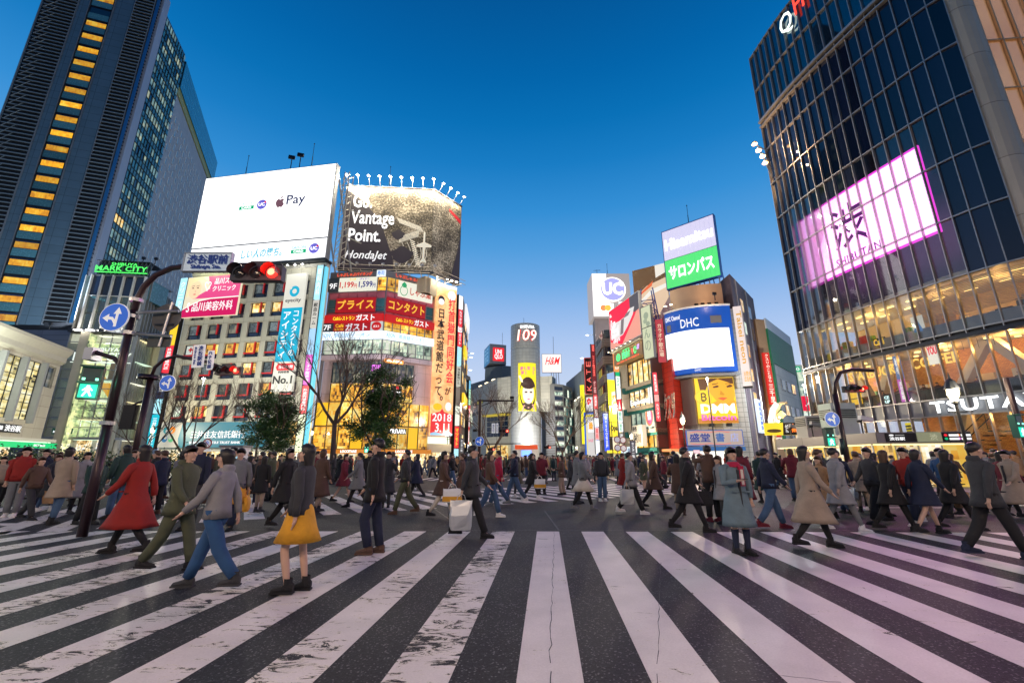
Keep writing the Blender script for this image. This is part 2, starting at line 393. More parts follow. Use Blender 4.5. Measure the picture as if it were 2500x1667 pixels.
# near crossing: bars running away from the lens
DX=.0776
zr=MB(); zr.box(-.4,.4,-3,-2.9,0.0,.003,PAINT)
def bars_obj(name): 
    o=bpy.data.objects.new(name,None); COL.objects.link(o); o['kind'] ='structure'; LOC[o] =Vector((0,0,0)); return o
cross=bars_obj('zebra_crossing')
def worn(nm,a,b_):
    q=PAINT.copy(); q.name=nm
    for nd in q.node_tree.nodes:
        if nd.type=='MAP_RANGE' and abs(nd.inputs['From Min'].default_value-.605) <.001: nd.inputs['From Min'].default_value=a; nd.inputs['From Max'].default_value=a+.02
        elif nd.type=='MAP_RANGE' and abs(nd.inputs['From Min'].default_value-.575) <.001: nd.inputs['From Min'].default_value=b_; nd.inputs['From Max'].default_value=b_+.025
    return q
WORN={-1: worn('road_paint_flaked',.53,.505),-4: worn('road_paint_chipped',.575,.55),-6: None,-2: None,4: worn('road_paint_scuffed',.59,.56),1: None}
WORN[-6] =WORN[-4]; WORN[-2] =WORN[4]; WORN[1] =WORN[4]
for k in range(-30,27):
    x0=.55+.9745*k; mb=MB(); xe=10.36-.016*(x0-.55) if x0>.5 else 10.36+.004*(.5-x0)
    N_=6; y0=-1.5; rows=[]
    for i in range(N_+1):
        t=i/N_; y=y0+(xe-y0) *t
        rows.append(((x0+DX*(y-10.36),y),(x0+.487+DX*(y-10.36),y)))
    for i in range(N_):
        a,b_,c,d=rows[i][0],rows[i][1],rows[i+1][1],rows[i+1][0]
        mb.face([(a[0],a[1],.004),(b_[0],b_[1],.004),(c[0],c[1],.004),(d[0],d[1],.004)],WORN.get(k) or PAINT)
    o=mb.build('stripe',cross)
# crossing beyond, on the diagonal
crossB=bars_obj('zebra_crossing')
T_=Vector((.86,.51,0)).normalized(); D_=Vector((-T_.y,T_.x,0)); L0=Vector((-7,12.2,0))
for k in range(-9,24):
    a=L0+T_*(.97*k); ln=7.5+(k%3) *.05
    p=[a,a+T_*.487,a+T_*.487+D_*ln,a+D_*ln]
    mb=MB(); mb.face([(q.x,q.y,.004) for q in p],PAINT); mb.build('stripe',crossB)
crossC=bars_obj('zebra_crossing')
for k in range(9):
    mb=MB(); y=15.6+.97*k; mb.face([(16.5+.1*k,y,.004),(21.5+.1*k,y+.3,.004),(21.5+.1*k,y+.787,.004),(16.5+.1*k,y+.487,.004)],PAINT); mb.build('stripe',crossC)
crossD=bars_obj('zebra_crossing')
for k in range(22):
    mb=MB(); x=-12+.97*k; mb.face([(x,33,.004),(x+.487,33,.004),(x+.9,37.2,.004),(x+.413,37.2,.004)],PAINT); mb.build('stripe',crossD)
lm=bars_obj('road_markings')
def strip(p,q,w,name='line'):
    p=Vector((*p,0)); q=Vector((*q,0)); d=(q-p).normalized(); s_=Vector((-d.y,d.x,0)) *w/2
    mb=MB(); mb.face([(v.x,v.y,.0045) for v in (p-s_,q-s_,q+s_,p+s_)],PAINT); mb.build(name,lm)
strip((9.5,15.2),(15.0,15.1),.12); strip((-22,11.2),(-11.6,11.4),.45); strip((9.8,24),(11.5,36),.15); strip((-13,24),(-26,27),.15)
strip((14.5,12.2),(18,12.1),.3)
# seam in the asphalt across the middle
tar=mat('tar_seam',(.012,.012,.014),.5)
mb=MB()
for (p,q) in [((-2.7,15.5),(-1.05,10.5)),((1.05,10.5),(1.0,14.2)),((-9,10.62),(9,10.5))]:
    p=Vector((*p,.0035)); q=Vector((*q,.0035)); d=(q-p).normalized(); s_=Vector((-d.y,d.x,0)) *.02
    mb.face([p-s_,q-s_,q+s_,p+s_],tar)
struct(mb,'tar_seams')
# kerbed pavements in front of the buildings
kerb=mat('kerb_stone',(.32,.31,.30),.8,scale=9,bump=.3); pav=panel_mat('paving',(.26,.25,.24),.4,.4,.75,line=.6,gap=.012)
def pavement(poly):
    mb=MB(); block(mb,poly,0.0,.13,kerb,pav); struct(mb,'pavement')
pavement([(-70,14),(-21,17.5),(-22,24),(-26,44),(-60,50),(-90,40)])
pavement([(-44,46),(-19,43.5),(-8.5,52.5),(-6,60),(-7,140),(-30,140),(-60,60)])
pavement([(12.6,60),(15,48),(20,43),(27,44.5),(30,52),(60,90),(60,140),(12,140)])
pavement([(19,37),(17.6,24),(17.8,20.5),(40,18.5),(60,30),(48,60)])
rc=random.Random(8)
for (p,q,n_) in [((.93,10.3),(.20,3.0),60),((2.3,7.4),(.95,3.4),30),((5.4,8.9),(7.4,5.4),30),((-4.0,6.5),(-2.4,5.9),18),((6.2,4.4),(4.3,4.9),18),((-1.6,4.0),(-2.7,3.4),14),((3.2,3.4),(1.9,3.8),14)]:
    pts=[]
    for i in range(n_+1):
        f=i/n_; pts.append(Vector((p[0] +(q[0] -p[0]) *f+rc.uniform(-.012,.012),p[1] +(q[1] -p[1]) *f+rc.uniform(-.02,.02),.0048)))
    mb=MB()
    for i in range(n_):
        if rc.random() <.12: continue
        d=(pts[i+1] -pts[i]).normalized(); w_=rc.uniform(.0015,.0045); s_=Vector((-d.y,d.x,0)) *w_; mb.face([pts[i] -s_,pts[i+1] -s_,pts[i+1] +s_,pts[i] +s_],tar)
    mb.build('crack',cross,kind='stuff')
# manhole covers
mb=MB(); iron=mat('cast_iron',(.05,.05,.05),.5,.7,scale=30,bump=.6)
for (x,y) in [(-14.5,9.0)]:
    F_=None; mb.lathe([(0.001,.006),(.27,.006),(.27,.0036)],iron,(x,y,0),28); mb.lathe([(.3,.0036),(.3,.007),(.34,.007),(.34,.0036)],iron,(x,y,0),28)
tag(base(mb.build('manhole_cover'),(-14.5,9,0)),'round iron manhole cover set in the asphalt by the left stripes','manhole cover')

# ================================================================== BUILDINGS: helpers
M_=dict(
 conc=mat('pale_concrete',(.46,.45,.42),.75,scale=.8,bump=.15),grey=mat('grey_cladding',(.22,.23,.25),.45,.3,scale=.6),
 dark=mat('dark_metal',(.035,.04,.05),.4,.6),black=mat('black_metal',(.012,.012,.014),.45,.4),steel=mat('steel',(.42,.43,.45),.35,.8),
 white=mat('white_paint',(.78,.78,.76),.5),cream=mat('cream_tile',(.55,.50,.40),.6,scale=1.2),navy=dark_glass('navy_glass',(.008,.02,.05)),
 teal=dark_glass('teal_glass',(.06,.22,.25),.12),tealp=mat('teal_panel',(.08,.22,.25),.25,.2,vary_obj=.3),red=mat('red_paint',(.55,.015,.02),.45),roof=mat('roof_felt',(.10,.10,.11),.9),
 wood=mat('timber',(.28,.14,.06),.6,scale=6),brown=mat('brown_metal',(.10,.05,.045),.4,.4),blackw=mat('black_ink',(.01,.01,.012),.5),
)
WARM=lit_window('warm_room',[(.35,.12,.02),(.95,.45,.06),(1.0,.72,.22),(1,.9,.6)],1.15)
AMBER=lit_window('amber_room',[(.4,.13,.01),(1.0,.42,.02),(1.0,.62,.08),(1,.8,.3)],1.1)
COOL=lit_window('cool_room',[(.10,.16,.15),(.45,.62,.5),(.85,.95,.7),(1,1,.9)],.9)
DIM=lit_window('dim_room',[(.01,.02,.03),(.03,.06,.08),(.10,.12,.10),(.5,.45,.3)],.55)
SHOP=lit_window('shop_room',[(.10,.05,.02),(.75,.45,.14),(1.0,.85,.5),(1,1,.95)],1.25,sx=1.1)
def E(col,es=1.0,lamp=False): return emat('lit_%s_%s'%('_'.join('%d'%(c*100) for c in col),('%g'%es).replace('.','_')) +('_l' if lamp else ''),col,es,lamp)
WHT=E((1,1,1),2.0); WHT1=E((.95,.95,.95),1.0); REDL=E((.9,.02,.03),1.0); YELL=E((1,.75,.02),1.2); BLUEL=E((.02,.15,.8),1.0)
def sign(name,label,cat,F,box,m,items=(),w=.15,th=.3,frame=None,group=None,art=()):
    """a sign or billboard: panel with real thickness, raised lettering; items=(text,(u0,u1,z0,z1) as fractions, material, options)"""
    u0,u1,z0,z1=box; c=F.p((u0+u1) /2,z0,w-th)
    t=thing(name,label,cat,c,group)
    mb=MB(); mb.fbox(F,u0,u1,z0,z1,w-th,w,m); pn=mb.build('panel',t)
    if frame:
        mb=MB(); f=frame[1]
        for (a,b_,c_,d) in ((u0-f,u1+f,z0-f,z0),(u0-f,u1+f,z1,z1+f),(u0-f,u0,z0,z1),(u1,u1+f,z0,z1)): mb.fbox(F,a,b_,c_,d,w-th-.02,w+.05,frame[0])
        mb.build('frame',t)
    U=lambda f: u0+(u1-u0) *f; Z=lambda f: z0+(z1-z0) *f
    for k_,it in enumerate(art):  # printed fields of colour: (outline in fractions, material)
        mb=MB(); mb.prism([(U(p[0]),Z(p[1])) for p in it[0]],F,w+.005+.004*k_,w+.012+.004*k_,it[1]); mb.build(it[2] if len(it) >2 else 'print',pn)
    for it in items:
        mb=MB(); o=it[3] if len(it) >3 else {}
        letters(mb,F,it[0],(U(it[1][0]),U(it[1][1]),Z(it[1][2]),Z(it[1][3])),it[2],w=w+.02+.004*len(art),depth=.04,**o); mb.build('lettering',pn)
    return t,pn
def ell(cu,cz,ru,rz,n=20,a0=0,a1=6.2832): return [(cu+ru*math.cos(a0+(a1-a0) *i/n),cz+rz*math.sin(a0+(a1-a0) *i/n)) for i in range(n)]
def pane_mesh(w,h,fr=.06,depth=.1,fm=None,gm=None,rec=.06):
    """frame mesh and pane mesh of one window, origin at its lower left corner, y into the wall"""
    mb=MB()
    for (a,b_,c,d) in ((0,w,0,fr),(0,w,h-fr,h),(0,fr,fr,h-fr),(w-fr,w,fr,h-fr)): mb.box(a,b_,-depth/2,depth/2,c,d,fm)
    gmb=MB(); gmb.box(fr,w-fr,rec-.01,rec+.01,fr,h-fr,gm)
    return mb.mesh('window'),gmb.mesh('pane')

# ------------------------------------------------------------------ far-left office tower and hotel behind it
GA=(-85.0,80.0); GB=(-89.9,96.0); HC=(-110.2,139.5)
FT=Face((-103.5,73.6),GA); FG=Face(GA,GB); FH=Face((-90.4,95.6),HC)
t=thing('office_tower','tall dark glass tower with a column of lit amber windows at the far left','tower',(-94,90,0))
ZT=150
bandm=panel_mat('tower_panel',(.11,.17,.215),2.2,1.83,.35,.3,line=.3,gap=.06)
mb=MB(); block(mb,[tuple(FT.p(0,0,-.3).xy),tuple(FT.p(FT.len,0,-.3).xy),tuple(FT.p(FT.len,0,-4).xy),(-118,90),(-120,85)],10,ZT,bandm,M_['roof']); block(mb,[tuple(FT.p(1,0,-3).xy),tuple(FT.p(FT.len-.2,0,-1).xy),tuple(FG.p(FG.len,0,-.3).xy),(-118,100),(-120,88)],10,109,bandm,M_['roof']); mb.build('wall',t)
Lf=FT.len
def fr(x): return Lf*x
# bands across the front, as fractions of its width
mb=MB()
for (a,b_,m_) in ((.0,.30,M_['black']),(.30,.40,bandm),(.62,.80,bandm),(.80,.985,M_['black'])): mb.fbox(FT,fr(a),fr(b_),10,ZT,-.3,-.05 if m_ is bandm else-.15,m_)
mb.build('cladding',t)
louv=mat('louvre_metal',(.34,.39,.42),.4,.6)
for (a,b_,nm) in ((.02,.30,'louvre'),(.80,.985,'louvre')):
    mb=MB(); z=24
    while z<ZT: mb.fbox(FT,fr(a),fr(b_),z,z+.12,-.1,.25,louv); z+=.915
    mb.build(nm,t,kind='stuff')
mb=MB()
for i in range(60):
    z=24+1.83*i; mb.tube([FT.p(fr(.03),z,.3),FT.p(fr(.14),z+2.6,.3)],.05,louv,4)
mb.build('brace',t,kind='stuff')
mb=MB()
for x in (.0,.30,.40,.62,.80,.985): mb.fbox(FT,fr(x) -.06,fr(x) +.06,24,ZT,-.05,.2,M_['grey'])
mb.build('mullion',t)
wf,wp=pane_mesh(fr(.20),3.55,.05,.2,M_['dark'],AMBER)
cellm=lit_window('tower_light',[(.95,.36,.0),(.9,.38,.0),(1.0,.50,.01),(1,.66,.06)],.95,dark=.7,sx=.5)
mbw=MB(); mbw.box(.2,fr(.20) -.2,.0,.1,1.9,3.1,cellm); lw=mbw.mesh('lit_pane')
mbp=MB(); mbp.box(.05,fr(.20) -.05,.02,.06,.05,1.75,M_['tealp']); sp=mbp.mesh('spandrel')
mbh=MB(); mbh.box(.05,fr(.20) -.05,.12,.16,1.8,3.5,M_['navy']); hp=mbh.mesh('recess')
for i in range(34):
    z=24.2+3.66*i
    if z>ZT-4: break
    wq=piece('window',wf,t,FT.T(fr(.41),z,.05)); sub('spandrel',sp,wq); sub('recess',hp,wq)
    if i!=20: sub('lit_pane',lw,wq)
# grey edge column between front and glass side
mb=MB(); q0=FT.p(Lf+.1,0,0); q1=FG.p(3.2,0,0)
FC=Face((q0.x,q0.y),(q1.x,q1.y)); colm=mat('grey_column',(.34,.36,.42),.5,.2,scale=.3)
mb.fbox(FC,.6,3.1,10,111,-.2,.9,colm); mb.build('edge_column',t)
mb=MB(); z=24
while z<ZT: mb.fbox(FC,0.0,.6,z,z+.12,-.1,.5,M_['navy']); z+=.915
mb.fbox(FC,-.1,.0,10,ZT,-.1,.5,mat('blue_trim',(.03,.16,.35),.3,.5)); mb.build('edge_fin',t,kind='stuff')
# glass grid on the side
nc=11; u0=3.6; cw=(FG.len-u0) /nc
fm_,gm_=pane_mesh(cw,1.83*2,.07,.16,M_['dark'],M_['teal'])
GL=[M_['teal'],dark_glass('pale_teal_glass',(.10,.20,.20),.2),M_['navy']]
GLC=lit_window('curtained_room',[(.08,.16,.17),(.14,.26,.27),(.24,.36,.3),(.5,.5,.3)],.8,sx=.4)
rg=random.Random(3); mb=MB()
ZG=109
for i in range(23):
    for j in range(nc):
        z=24+3.66*i
        pm=GLC if rg.random() <.62 else GL[0 if rg.random() <.85 else 2]
        if i==7 and j<4: pm=WARM
        wq=piece('pane',gm_,t,FG.T(u0+cw*j,z,.0),pm)
        mb.fbox(FG,u0+cw*j,u0+cw*j+.07,z,z+3.66,-.05,.1,M_['dark'])
    mb.fbox(FG,u0,FG.len,z,z+.08,-.05,.12,M_['dark']); mb.fbox(FG,u0,FG.len,z+1.5,z+1.56,-.05,.12,M_['dark']); mb.fbox(FG,u0,FG.len,z+.1,z+1.5,-.03,-.005+.0,M_['tealp'])
mb.build('glazing_bars',t,kind='stuff')
# hotel block behind
t=thing('hotel_tower','pale concrete tower block with rows of small windows and a yellow band','tower',(-100,118,0))
hm=panel_mat('hotel_wall',(.40,.43,.45),3.2,3.5,.7,0,line=.75,gap=.05,var=.06)
mb=MB(); block(mb,[tuple(FH.p(0,0).xy),HC,(-150,150),(-125,100)],0,98,hm,M_['roof']); mb.build('wall',t)
mb=MB(); wl=dark_glass('hotel_glass',(.12,.22,.26),.15)
nc=int(FH.len/3.1)
for i in range(26):
    for j in range(nc):
        u=1.2+3.1*j+(1.5 if i%2 else 0); z=12+3.25*i
        if u<FH.len-1.2 and z<93:
            mb.fbox(FH,u,u+.9,z,z+1.9,0,.03,wl); mb.fbox(FH,u-.1,u,z,z+1.9,0,.16,M_['white']); mb.fbox(FH,u-.1,u+1,z-.1,z,0,.16,M_['white'])
mb.build('window',t,kind='stuff')
mb=MB(); mb.fbox(FH,.0,FH.len,97,99.3,-.5,.25,mat('yellow_band',(.36,.33,.06),.5)); mb.build('band',t)
mb=MB(); crown=panel_mat('crown_glass',(.06,.26,.34),1.55,1.9,.15,.2,line=.2,gap=.1)
mb.fbox(FH,1.5,FH.len+.4,99.3,108,-12,.5,crown); mb.build('glass_crown',t)

# ------------------------------------------------------------------ low dark podium and station building
t=thing('podium_block','low dark panelled block between the station and the glass hall','building',(-66,62,0))
FP=Face(P(-1.42,57.6),P(-1.053,58.1)); pm_=panel_mat('podium_panel',(.13,.15,.20),4.2,.75,.35,.4,line=.3,gap=.04)
mb=MB(); block(mb,[tuple(FP.p(0,0).xy),tuple(FP.p(FP.len,0).xy),(-70,76),(-100,70)],0,18.7,pm_,M_['roof']); mb.build('wall',t)
mb=MB(); mb.fbox(FP,0,FP.len-.3,18.7,19.5,-6,-.2,M_['black']); mb.fbox(FP,FP.len-5,FP.len-.6,19.5,20.1,-5,-1,M_['black']); mb.build('parapet',t)
FS=Face((-45.2,33),(-50.65,48))
t=thing('station_building','white stone railway station building with tall lit window bays at the left edge','building',(-49,40,0))
stone=panel_mat('station_stone',(.36,.34,.28),1.6,1.15,.6,0,line=.5,gap=.03)
mb=MB(); ub=[1.0+2.95*i for i in range(-1,6)]
bays=[]
for (xa,xb) in ((-60,0),(16,64),(64,112)): pass
mb.fbox(FS,-8,FS.len,3.4,5.3,-14,0,stone); mb.fbox(FS,-8,FS.len,11.2,11.6,-14,0,stone); mb.fbox(FS,-8,FS.len,0,3.4,-14,-2.5,M_['grey'])
mb.fbox(FS,-8,FS.len-2.7,5.3,11.2,-14,-3.4,M_['conc'])
mb.fbox(FS,FS.len-2.7,FS.len,5.3,8.9,-14,0,stone); mb.fbox(FS,FS.len-.55,FS.len,8.9,11.2,-14,0,stone); mb.fbox(FS,FS.len-2.7,FS.len-.55,8.9,11.2,-14,-.3,M_['conc'])
mb.build('wall',t)
# eave: sloped soffit rising to the roof edge
mb=MB()
for u0_,u1_ in ((-8,FS.len+.1),):
    prof=[(0,11.6),(.35,11.9),(.35,12.4),(.75,13.1),(.75,13.4),(-14,13.6),(-14,11.6)]
    A=[FS.p(u0_,z,w) for w,z in prof]; B=[FS.p(u1_,z,w) for w,z in prof]
    eav=mat('eave_render',(.33,.32,.28),.7)
    for i in range(len(prof)): j=(i+1) %len(prof); mb.face([A[i],B[i],B[j],A[j]],eav)
    mb.face(A[::-1],eav); mb.face(B,eav)
mb.build('eaves',t)
glow=lit_window('station_room',[(.10,.08,.03),(.75,.6,.2),(.95,.85,.45),(1,1,.8)],1.0,sx=1.1)
u=FS.len-3.1; k=0
fin=mat('slate_fin',(.20,.21,.22),.5,.1)
while u>-6:
    w_=3.0; mb=MB(); mb.fbox(FS,u-.0,u+.32,5.0,11.3,-.5,.45,fin); mb.build('fin',t)
    if k==0: us=u-w_+.35
    for c in range(3):
        for r in range(5):
            me=None
    wfr=MB(); pw=(w_-.35) /3
    for c in range(4): wfr.fbox(FS,u-w_+.33+pw*c-.03,u-w_+.33+pw*c+.03,5.3,11.2,-.25,-.1,M_['dark'])
    for r in range(8): wfr.fbox(FS,u-w_+.33,u,5.3+.84*r-.03,5.3+.84*r+.03,-.25,-.1,M_['dark'])
    wb=wfr.build('window',t)
    for r in range(7):
        for c in range(3):
            mb=MB(); a_=u-w_+.33+pw*c; mb.fbox(FS,a_+.03,a_+pw-.03,5.33+.84*r,5.33+.84*r+.78,-.2,-.17,glow); mb.build('pane',wb)
    u-=w_; k+=1
mb=MB(); mb.fbox(FS,FS.len-2.5,FS.len-.6,9.0,11.1,-.25,-.2,DIM); o=mb.build('window',t); mb=MB(); mb.fbox(FS,FS.len-1.6,FS.len-1.54,9,11.1,-.2,-.1,M_['dark']); mb.build('frame',o)
mb=MB(); mb.fbox(FS,-8,FS.len+.3,3.2,3.5,-2,1.2,M_['conc']); mb.build('canopy',t)
mb=MB(); mb.fbox(FS,-8,FS.len,0.2,3.1,-2.45,-2.3,SHOP); mb.build('shopfront',t)
mb=MB(); mb.fbox(FS,-8,FS.len,3.05,3.2,-1.8,.9,E((.8,1,.75),1.3)); mb.build('soffit_light',t)
bx=rect(FS,-60,1040,62,1026,.1); bx=(FS.len-8.2,FS.len-3.7,3.95,4.75)
sign('station_name_sign','dark station name sign with white characters on the stone fascia','sign',FS,bx,M_['black'],[('井の頭線',(.02,.42,.25,.75),WHT1,{}),('渋谷駅',(.48,.98,.15,.9),WHT1,{'bold': .02})],w=.12,th=.1)
sign('station_entrance_sign','long glowing green sign band above the station entrance','sign',FS,(FS.len-10,FS.len+.2,3.5-.95,3.5-.42),E((.0,.62,.18),.9),[('EAST MALL',(.62,.8,.3,.7),WHT1,{})],w=1.4,th=.2)

# ------------------------------------------------------------------ glass hall with the green neon sign
HA=P(-1.052,58.1); HB=(-53.1,59.0); HD=(-58.7,73)
F1=Face(HA,HB); F2=Face(HB,HD)
t=thing('glass_hall','bright glass shopping hall with gridded panes and a green neon roof sign','building',(-58,62,0))
lgrey=mat('hall_frame',(.32,.33,.33),.4,.5)
mb=MB(); back=[tuple(F1.p(0,0,-5).xy),tuple(F1.p(F1.len-4.5,0,-5).xy),tuple(F2.p(F2.len,0,-5).xy)]
mb.fbox(F1,0,F1.len-.2,0,18.3,-7,-6,M_['cream']); mb.fbox(F2,.5,F2.len,0,18.3,-6,-5,M_['cream']); mb.fbox(F1,-.1,0,0,27,-7,0,M_['conc']); mb.build('inner_wall',t)
# floors and lit ceilings inside
mb=MB(); mb2=MB(); hl=[E((.75,1.0,.75),1.0),E((1,.85,.45),1.1),E((1,.97,.75),1.2)]
for i,z in enumerate((4.2,6.8,9.4,12.0,15.0,18.2)):
    block(mb,[tuple(F1.p(.1,0,-.35).xy),tuple(F1.p(F1.len-.3,0,-.35).xy),tuple(F2.p(F2.len,0,-.5).xy),tuple(F2.p(F2.len,0,-6).xy),tuple(F1.p(.1,0,-6).xy)],z-.3,z,M_['white'])
    for j in range(6):
        F_=F1; mb2.fbox(F1,.3+1.4*j,1.2+1.4*j,z-.36,z-.31,-4.6,-1.2,hl[(i+j) %3])
    for j in range(9): mb2.fbox(F2,.5+1.5*j,1.4+1.5*j,z-.36,z-.31,-4.0,-1.0,hl[(i+j) %3])
mb.build('floor_slab',t); mb2.build('ceiling_light',t)
ib=lit_window('hall_room',[(.12,.18,.10),(.5,.6,.28),(.95,.92,.42),(1,.98,.75)],1.05,sx=.8)
mb=MB(); mb.fbox(F1,0.05,F1.len-1.2,.1,18,-5.2,-5.0,ib); mb.fbox(F2,0,F2.len,.1,18,-4.8,-4.6,ib); mb.build('lit_back_wall',t)
mb=MB(); og=E((1,.42,.02),.9); mb.face([F1.p(F1.len-4.2,11.6,-1.5),F1.p(F1.len-.8,7.5,-1.5),F1.p(F1.len-.8,9.6,-1.5),F1.p(F1.len-4.2,13.2,-1.5)],og); mb.fbox(F1,F1.len-3.2,F1.len-.6,12,14.6,-1.7,-1.5,M_['wood']); mb.build('escalator',t)
nc=6; cw=F1.len/nc; rh=1.286
pf,pg_=pane_mesh(cw,rh,.05,.14,lgrey,clear_glass('hall_glass',(.86,.93,.88),.2))
mb=MB()
for r in range(11):
    for c in range(nc):
        wq=piece('window',pf,t,F1.T(cw*c,4.2+rh*r,0)); sub('pane',pg_,wq)
nc2=9; cw2=F2.len/nc2; pf2,pg2=pane_mesh(cw2,rh,.05,.14,lgrey,clear_glass('hall_glass'))
for r in range(11):
    for c in range(nc2): wq=piece('window',pf2,t,F2.T(cw2*c,4.2+rh*r,0)); sub('pane',pg2,wq)
for c in range(nc2*2): mb.fbox(F2,cw2*c/2-.06,cw2*c/2+.06,.2,18.3,.05,.45,lgrey)
mb.build('fin',t,kind='stuff')
mb=MB(); mb.fbox(F1,0,F1.len,18.34,18.8,-6.5,.6,M_['dark']); mb.fbox(F2,0,F2.len,18.34,18.8,-4,.5,M_['dark']); mb.fbox(F1,.02,F1.len,16.95,18.25,-.5,-.3,E((1,.86,.68),.75)); mb.build('cornice',t)
mb=MB(); mb.fbox(F1,.05,F1.len-.1,3.9,4.2,-.3,.5,lgrey); mb.fbox(F2,0,F2.len,3.9,4.2,-.3,.5,lgrey); mb.fbox(F1,.1,F1.len-.2,.1,3.9,-1.5,-1.4,SHOP); mb.fbox(F2,.3,F2.len,.1,3.9,-1.4,-1.3,SHOP); mb.build('shopfront',t)
for c in range(4): mb=MB(); mb.tube([F1.p(.6+2.7*c,0,-.6),F1.p(.6+2.7*c,3.9,-.6)],.35,M_['conc'],12); mb.build('column',t,smooth=True)
for c in range(3): mb=MB(); mb.fbox(F1,.9+1.5*c,1.9+1.5*c,18.5,18.62,.5,.9,E((1,.95,.85),6)); mb.build('floodlight',t)
sign('hall_name_sign','small dark green name board low behind the hall glass','sign',F1,(1.1,3.5,4.6,5.35),E((.01,.10,.06),.5),[('MARK CITY',(.08,.92,.2,.6),WHT1,{})],w=.25,th=.1)
mb=MB(); letters(mb,F1,'SHIBUYA',(3.1,6.7,15.75,16.3),E((.9,1,.9),1),w=.15); letters(mb,F1,'MARK CITY',(1.2,8.4,14.4,15.6),E((.9,1,.9),1),w=.15,bold=.02)
mb.fbox(F1,1.0,8.5,14.15,14.25,.1,.2,E((.9,1,.9),1)); o=mb.build('mall_lettering'); tag(base(o,F1.p(4.5,14,0)),'white raised mall lettering across the upper panes of the glass hall','sign')
# glass box on top
gt=thing('glass_turret','square glass turret with slim white mullions above the glass hall','building',F1.p(5,18.8,-3))
u0_,u1_=rect(F1,205,760,340,700)[:2]; u0_=.9; u1_=F1.len-.1
F3=F1; S3=Face(tuple(F1.p(u1_,0).xy),(F1.p(u1_,0).x-5.6,F1.p(u1_,0).y+14))
turg=clear_glass('turret_glass',(.55,.66,.62),.4)
mb=MB(); mb.fbox(F1,u0_,u1_,23.9,27.0,-5,-.1,M_['tealp']); mb.fbox(F1,u0_,u1_-3.4,18.8,23.9,-6,-5.2,lit_window('restaurant_room',[(.12,.07,.02),(.4,.22,.06),(.75,.42,.1),(.95,.6,.2)],.5,sx=.7)); mb.build('core',gt)
mb=MB(); nc=5; cw=(u1_-u0_) /nc
for c in range(nc+1): mb.fbox(F1,u0_+cw*c-.07,u0_+cw*c+.07,18.8,27,-.05,.35,M_['white'])
mb.build('mullion',gt)
for c in range(nc):
    for (za,zb) in ((18.8,21.3),(21.3,23.9)):
        mb=MB(); mb.fbox(F1,u0_+cw*c+.08,u0_+cw*(c+1) -.08,za+.06,zb-.04,-.04,0,turg); mb.build('pane',gt)
    mb=MB(); mb.fbox(F1,u0_+cw*c+.08,u0_+cw*(c+1) -.08,24,26.9,-.08,-.02,M_['navy']); mb.build('pane',gt)
mb=MB(); mb.fbox(F1,u0_,u1_,23.85,23.95,-.05,.1,M_['white']); mb.fbox(F1,u0_,u1_,26.95,27.1,-6,.1,M_['grey']); mb.lathe([(.01,22.4),(1.0,22.4),(1.15,22.6),(.01,22.7)],E((1,.7,.2),1.5),tuple(F1.p(4.6,0,-2.6)),20); mb.build('ceiling_lamp',gt)
for (za,zb) in ((18.9,21.3),(21.4,23.9),(24,26.9)):
    for c in range(9):
        mb=MB(); mb.fbox(S3,.1+1.6*c,1.6+1.6*c,za,zb,-.06,0,M_['teal'] if (c+int(za)) %3 else DIM); mb.build('pane',gt)
mb=MB()
for c in range(14): mb.fbox(S3,1.1*c,.12+1.1*c,18.8,26.8-.0*c,0,.5,lgrey)
mb.fbox(S3,0,15,26.9,27.1,-3,.1,M_['grey']); mb.build('fin',gt,kind='stuff')
gn=E((.1,1.0,.15),1.4)
nt_=thing('neon_roof_sign','green neon mall sign on a dark lattice frame above the turret','sign',F1.p(5,27.1,0))
mb=MB(); mb.fbox(F1,.9,F1.len-.1,27.15,29.3,-.5,-.4,M_['dark'])
for c in range(14): mb.tube([F1.p(.9+.55*c,27.15,0),F1.p(1.45+.55*c,29.3,0)],.03,M_['grey'],4); mb.tube([F1.p(.9+.55*c,29.3,0),F1.p(1.45+.55*c,27.15,0)],.03,M_['grey'],4)
mb.fbox(F1,.9,F1.len,29.25,29.35,-3,.1,M_['dark']); mb.build('lattice',nt_)
mb=MB(); letters(mb,F1,'SHIBUYA',(3.0,6.5,28.55,29.0),gn,w=.15); letters(mb,F1,'MARK CITY',(1.0,7.9,27.7,28.5),gn,w=.15,bold=.02); mb.fbox(F1,1.0,8.0,27.45,27.55,.1,.2,gn); mb.build('lettering',nt_)
for q in (6.6,8.3):
    mb=MB(); mb.tube([F1.p(q,29.3,-.5),F1.p(q,30.0,-.5)],.05,M_['black'],6); mb.box(-.2,.2,-.15,.15,0,.35,M_['black'],F1.T(q,30.0,-.5)); o=mb.build('roof_camera'); tag(base(o,F1.p(q,29.3,-.5)),'small black camera on the '+('left' if q<7 else 'right corner') +' of the neon sign frame','camera')

# ------------------------------------------------------------------ block with red window frames and the white rooftop screen
FD=Face((-41.8,53.2),(-22.95,50.0))
stoneD=panel_mat('block_stone',(.42,.40,.33),1.42,2.56,.6,0,line=.45,gap=.04)
t=thing('red_window_block','grey stone block with red window frames under the big white screen','building',FD.p(9.5,0,-5))
g0=24.6
mb=MB(); back_=[tuple(FD.p(0,0,0).xy),tuple(FD.p(FD.len,0,0).xy),tuple(FD.p(FD.len,0,-9).xy),tuple(FD.p(0,0,-9).xy)]
U0,PU,PR=.62,2.85,2.555; ztop=[22.95-PR*r for r in range(7)]
